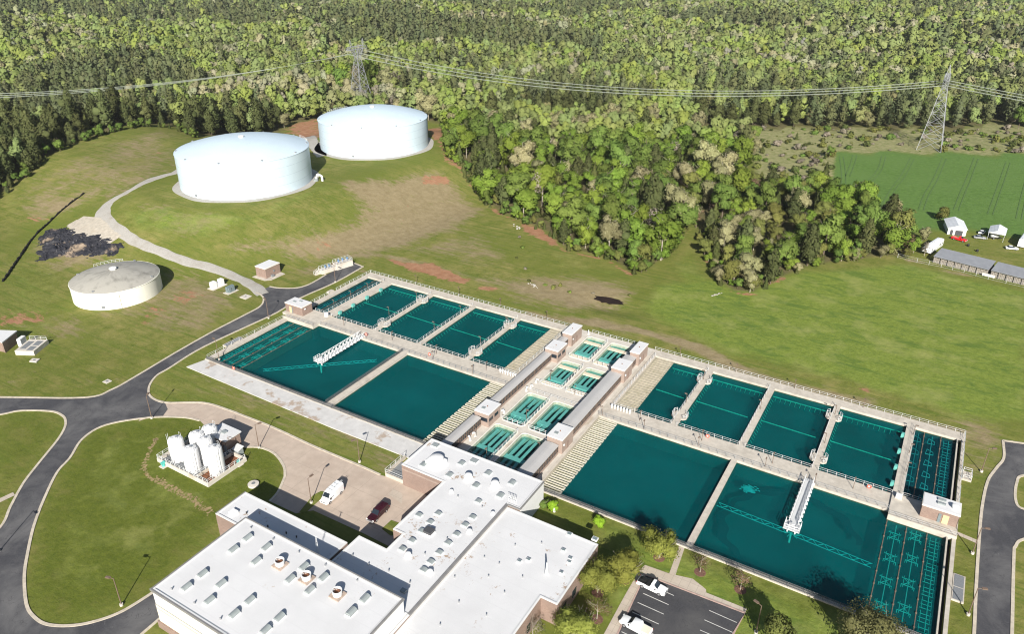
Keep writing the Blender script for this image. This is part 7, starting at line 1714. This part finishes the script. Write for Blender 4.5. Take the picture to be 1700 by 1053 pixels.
cand.sort(key=lambda c: c[0]**2+c[1]**2)
def pick(px, py, x, y, cl):
    n1 = mno.noise(Vector((x/95, y/95, 2.2))); n2 = mno.noise(Vector((x/42, y/42, 7.7))); r = rnd.random(); d = math.hypot(x, y)
    if d < 560 and px < 470 and not cl:
        if px < 275 or py > 202: return 'pine' if r < .88 else ('cedar' if r < .95 else 'mid')
        return 'bright' if r < .5 else ('pale' if r < .62 else ('mid' if r < .8 else 'pine'))
    if cl:
        if px < 1290 and n2 > -.1 and r < .22: return 'pale'
        return 'bright' if r < .26 else 'mid' if r < .44 else 'olive' if r < .66 else 'pine' if r < .80 else 'cedar' if r < .88 else 'red' if r < .94 else 'pale'
    if d < 470:
        if px < 860 and py > 225 and n2 > -.25: return 'pine' if r < .42 else 'cedar' if r < .72 else 'bright' if r < .9 else 'mid'
        if n1 > .18: return 'pale' if r < .42 else 'mid' if r < .7 else 'olive' if r < .85 else 'bright'
        return 'bright' if r < .36 else 'mid' if r < .64 else 'pale' if r < .73 else 'olive' if r < .80 else 'pine' if r < .87 else 'cedar' if r < .93 else 'grey'
    if py > 150 and px > 1150 and d < 640: return 'pine' if r < .5 else 'mid' if r < .75 else 'olive' if r < .85 else 'bright'
    left = px < 950
    n3 = mno.noise(Vector((x/210, y/150, 4.1))); n4 = mno.noise(Vector((x/60, y/38, 9.3)))
    th = n3*1.1+.55*n1+(.24 if left and py < 62 else 0)-(.16 if px > 1000 else 0)+(.16 if 55 < py < 112 and 380 < px < 1000 else 0)
    if th > .24: return 'pine' if r < .90 else 'mid'
    if n4 > .24: return 'pale' if r < .62 else 'grey' if r < .80 else 'mid'
    if n2 > .30: return 'pine' if r < .6 else 'cedar' if r < .75 else 'mid'
    if n1 < -.12: return 'bright' if r < .62 else 'mid' if r < .9 else 'pale'
    return 'mid' if r < .66 else 'bright' if r < .80 else 'pale' if r < .87 else 'olive' if r < .95 else 'pine'
cnt = {}; stuff = []; CAP = 270
for (x, y, z, px, py, cl) in cand:
    kd = pick(px, py, x, y, cl); d = math.hypot(x, y)
    nm_ = TNAME[kd]
    if d < 520 and cnt.get(nm_, 0) < CAP:
        cnt[nm_] = cnt.get(nm_, 0)+1
        if cl: where, g = 'in the clump that juts into the meadow', 'clump jutting into the meadow'
        elif px < 470: where, g = 'in the stand left of and behind the white tanks', 'stand behind the white tanks'
        else: where, g = 'in the woods between the tanks and the right clump', 'woods right of the tanks'
        sc = rnd.choice((.62,.8,.9,1.0,1.1,1.22))*rnd.uniform(.92,1.08)*(.86 if cl else 1.0)
        put_tree(kd, x, y, z-.1, sc, rnd.uniform(0,6.28), f'{TLAB[kd]} {where}', f'{TLAB[kd]}s, {g}', d < 345, None, rnd.uniform(.8,1.2))
    else: stuff.append((x, y, z, kd, d))
edge = [(0,330),(53,290),(106,247),(159,230),(205,217),(261,211),(289,215),(318,229)]; edge2 = [(735,206),(741,265),(764,278),(778,306),(799,334),(831,358),(860,368),(905,389),(937,415),(974,422),(1005,430),(1044,454),(1069,455),(1098,437),(1116,426),(1133,404),(1141,386)]; edge3 = [(1157,395),(1166,427),(1191,470),(1216,487),(1252,488),(1276,475),(1308,460),(1347,444),(1400,437),(1478,426),(1506,430)]
def ok_(x, y): return all(math.hypot(x-c[0], y-c[1]) > 36 for c in (T1C, T2C))
for el, lab, g, kinds in ((edge,'low bushy growth along the left pine stand','bushy growth at the left pine edge',('cedar','mid','pine')),(edge2,'low bushy growth along the edge of the woods right of the tanks','bushy growth at the woods edge',('cedar','mid','bright','olive','cedar')),(edge3,'low bushy growth along the edge of the clump jutting into the meadow','bushy growth at the clump edge',('olive','mid','bright','cedar','pale'))):
    wl_ = [gnd(*p)[:2] for p in el]
    for a, b in zip(wl_[:-1], wl_[1:]):
        L_ = math.dist(a, b); nx_, ny_ = -(b[1]-a[1])/L_, (b[0]-a[0])/L_
        for k in range(int(L_/2.6)+1):
            f = rnd.random(); o_ = rnd.uniform(-.5, 4.5); sgn = 1 if nx_*a[0]+ny_*a[1] > 0 or el is edge3 else -1; x = a[0]+(b[0]-a[0])*f+nx_*o_*sgn; y = a[1]+(b[1]-a[1])*f+ny_*o_*sgn
            if ok_(x, y): kd = rnd.choice(kinds); put_tree(kd, x, y, float(hgt(x,y))-.3, rnd.uniform(.22,.5), rnd.uniform(0,6.28), lab, g, False, None, rnd.uniform(.8,1.2)).name = 'edge_shrub'
# the wood beyond, baked as one mass
FC = {'bright':((.200,.255,.062),(.265,.325,.090)),'mid':((.180,.224,.074),(.242,.290,.102)),'pale':((.255,.258,.140),(.335,.340,.205)),'olive':((.185,.192,.080),(.245,.252,.115)),'pine':((.104,.124,.054),(.145,.165,.076)),'cedar':((.108,.130,.053),(.155,.180,.078)),'grey':((.230,.218,.165),(.295,.28,.22)),'red':((.195,.165,.105),(.25,.21,.145))}
VV = []; CCc = []; NN = []
for (x, y, z, kd, d) in stuff:
    mt, shp, h, w_, bf, bk, ls, nb = KIND[kd]; s = rnd.uniform(.82,1.22)*(1+min(.45,max(0,(d-540))/900))
    n = 320 if d < 640 else 150 if d < 900 else 80; l_ = ls*math.sqrt(NQ[kd]/n)*.60
    cen, nrm, size, tint, cn = crown_pts(shp if shp != 'twig' else 'round', h, w_, h*bf*.7, n, l_)
    rn = NR.normal(size=(n,3)); t1 = np.cross(nrm, rn); t1 /= np.linalg.norm(t1, axis=1, keepdims=True)+1e-9; t2 = np.cross(nrm, t1); ss = size[:,None]
    q_ = np.stack([cen-t1*ss, cen-t2*ss*.75, cen+t1*ss, cen+t2*ss*.75], 1).reshape(-1,3); cq, cqn, cqt = core_quads(shp if shp != 'twig' else 'round', h, w_, h*bf*.7, 5, 3, .74); q_ = np.concatenate([q_, cq.reshape(-1,3)])*np.array([s,s,s*rnd.uniform(.88,1.15)])+np.array([x,y,z]); tint = np.concatenate([tint, cqt])
    a, b = np.array(FC[kd][0]), np.array(FC[kd][1]); tv = rnd.uniform(.84,1.18)*np.array([rnd.uniform(.93,1.10),1,rnd.uniform(.9,1.15)])
    col = (a+(b-a)*tint[:,None])*tv; VV.append(q_.astype(np.float32)); NN.append(np.concatenate([np.repeat(cn, 4, 0), cqn.reshape(-1,3)]).astype(np.float32)); CCc.append(np.repeat(col, 4, 0).astype(np.float32))
VV = np.concatenate(VV); CCc = np.concatenate(CCc); nq = len(VV)//4
me = bpy.data.meshes.new('woodland'); me.vertices.add(len(VV)); me.vertices.foreach_set('co', VV.ravel()); me.loops.add(len(VV)); me.loops.foreach_set('vertex_index', np.arange(len(VV), dtype=np.int32))
me.polygons.add(nq); me.polygons.foreach_set('loop_start', np.arange(0, len(VV), 4, dtype=np.int32)); me.polygons.foreach_set('loop_total', np.full(nq, 4, np.int32))
at = me.attributes.new('col', 'FLOAT_COLOR', 'POINT'); at.data.foreach_set('color', np.concatenate([CCc, np.ones((len(CCc),1), np.float32)], 1).ravel()); me.materials.append(M['forest']); me.polygons.foreach_set('use_smooth', np.ones(nq, bool)); me.update(); me.normals_split_custom_set_from_vertices(np.concatenate(NN).tolist())
tag(link('woodland', me), 'mixed spring forest of green, pale and dark pine crowns covering the far hills', 'forest', None, 'stuff')
print('trees', cnt, 'stuff', len(stuff), 'quads', nq)

# ------------------------------------------------------------------ garden trees and shrubs near the building
def garden(px, py, kd, h, w_, lab, n=3800, ls=.15, shape='vase', base=.3, mulch=True, name='garden_tree', bark='pale_bark', z=None):
    x, y = unproj(px, py, GZ); t = thing(name, lab, 'tree' if name != 'shrub' else 'shrub', (x,y,GZ), rnd.uniform(0,6.28))
    cp = crown_pts(shape, h, w_, h*base, n, ls); link('crown', quads_mesh('crown', *cp, M[kd], None, core_quads('round', h, w_, h*base, k={'vase':.6,'round':.5}.get(shape,.8)) if shape in ('vase','bush','round') else None), t)
    trunk_mb(h, h*base, .13 if shape == 'vase' else .1, w_, 8, shape).build('trunk', M[bark], t)
    if mulch: mb = MB(); mb.lathe([(1.15,-.1),(1.1,.04),(.4,.09)], (0,0,0), 18); mb.build('mulch_ring', M['mulch'], t)
garden(1094,927,'leaf_garden',5.6,8.4,'yellow green garden tree on the lawn nearest the near right basin'); garden(1036,964,'leaf_garden',6.0,9.0,'yellow green garden tree at the corner of the parking lot'); garden(992,985,'leaf_garden',6.0,9.2,'olive garden tree hugging the brick corner of the stained roof block')
garden(991,1029,'leaf_red',5.0,6.0,'half bare reddish tree between the brick wall and parking lot',900,.10,'twig',.25); garden(958,1064,'leaf_garden',5.8,9.0,'olive garden tree at the bottom edge beside the brick notch'); garden(884,1062,'leaf_grey',4.8,6.0,'bare grey shrub tree in the brick notch at the bottom edge',700,.09,'twig',.15,False)
garden(1162,951,'leaf_red',4.6,5.0,'half bare reddish tree beside the narrow concrete path',800,.09,'twig',.25); garden(1229,980,'leaf_red',4.6,5.0,'half bare reddish tree on the lawn behind the parking lot',800,.10,'twig',.25)
garden(1452,1098,'leaf_budding',8.8,15.0,'large pale budding tree at the bottom right over the basin corner',6500,.17,'round',.22,False); garden(1292,1090,'leaf_olive',8,8,'olive tree below the bottom edge casting shade on the lawn',2600,.2,'round',.2)
garden(919,846,'leaf_lime',2.3,3.2,'round lime green shrub against the main building corner',1500,.13,'bush',.02,False,'shrub'); garden(996,872,'leaf_lime',2.0,3.2,'round lime green shrub alone by the wire fence',1500,.13,'bush',.02,False,'shrub'); garden(903,842,'leaf_mid',1.6,3.0,'dark green hedge shrub in the building corner',1200,.13,'bush',.02,False,'shrub')
for px, py in ((903,850),(910,841)): pass
# lone trees and bushes round the fields
for px, py, kd, sc, lab in [(1562,366,'olive',.62,'olive brown tree standing at the edge of the crop field'),(1376,263,'mid',.50,'round green bush tree at the top corner of the crop field'),(1370,292,'cedar',.72,'dark cedar at the left edge of the crop field'),(1366,320,'cedar',.8,'dark cedar at the lower left corner of the crop field'),(1690,214,'mid',.95,'dark green tree by the track at the right edge'),(1678,210,'grey',.8,'bare grey tree by the track at the right edge'),
    (1530,402,'pale',.5,'pale budding tree beside the long white camper'),(1516,420,'bright',.45,'bright green tree at the corner beside the long camper'),(1508,398,'mid',.55,'mid green tree at the end of the field hedge'),(1534,425,'grey',.5,'thin bare tree in front of the long camper'),(930,352,'grey',.95,'bare grey tree standing at the wood edge above the swale'),(1322,232,'cedar',.45,'small dark shrub tree in the middle of the scrub corridor'),(1250,236,'mid',.8,'green tree at the upper tip of the woods by scrub'),(1297,296,'olive',.35,'olive bush in the scrub corridor near the right clump')]:
    x, y, z = gnd(px, py); put_tree(kd, x, y, z-.1, sc, rnd.uniform(0,6.28), lab, None, True)
# tall leafy trees that close the view to the foot of the forest pylon
for px, py, kd, sc in [(552,158,'bright',1.35),(566,163,'mid',1.4),(578,160,'bright',1.45),(590,164,'pale',1.4),(602,160,'bright',1.45),(614,163,'mid',1.4),(628,159,'bright',1.35),(642,163,'pale',1.3),(655,160,'grey',1.4),(584,155,'mid',1.45),(608,155,'bright',1.45)]:
    x, y, z = gnd(px, py); put_tree(kd, x, y, z-.1, sc, rnd.uniform(0,6.28), f'{TLAB[kd]} in the tall row hiding the foot of the forest pylon', f'{TLAB[kd]}s, row before the forest pylon', False, None, 1.25)
# low bushes scattered over the scrub strip and pond edge
bm_ = [quads_mesh('shrub', *crown_pts('bush', 1.8, 3.0, .05, 260, .28), M[k]) for k in ('leaf_cedar','leaf_mid','leaf_olive','leaf_grey')]
def bush(px, py, lab, grp, sc): x, y, z = gnd(px, py); o = link('shrub', rnd.choice(bm_)); o.location = (x,y,z-.1); o.rotation_euler = (0,0,rnd.uniform(0,6.28)); o.scale = (sc,sc,sc*rnd.uniform(.7,1.2)); tag(o, lab, 'shrub', grp)
sx0 = 0
while sx0 < 270:
    px, py = rnd.uniform(1200,1700), rnd.uniform(214,320); x, y, z = gnd(px, py)
    if in_poly(SCRUB, np.array([x]), np.array([y]))[0]: bush(px, py, 'low bush scattered in the dry scrub under the power line', 'low bushes in the scrub', rnd.choice((.4,.6,.8,1.0,1.3,1.8))); sx0 += 1
for px, py, sc in ((985,488,.5),(1046,492,.5),(905,474,.6),(918,480,.7),(930,476,.6),(946,486,.5),(862,395,.6),(868,412,.6),(858,430,.5),(872,448,.5),(878,468,.6)): bush(px, py, 'low tuft growing along the swale near the small dark pond', 'low tufts along the swale', sc)
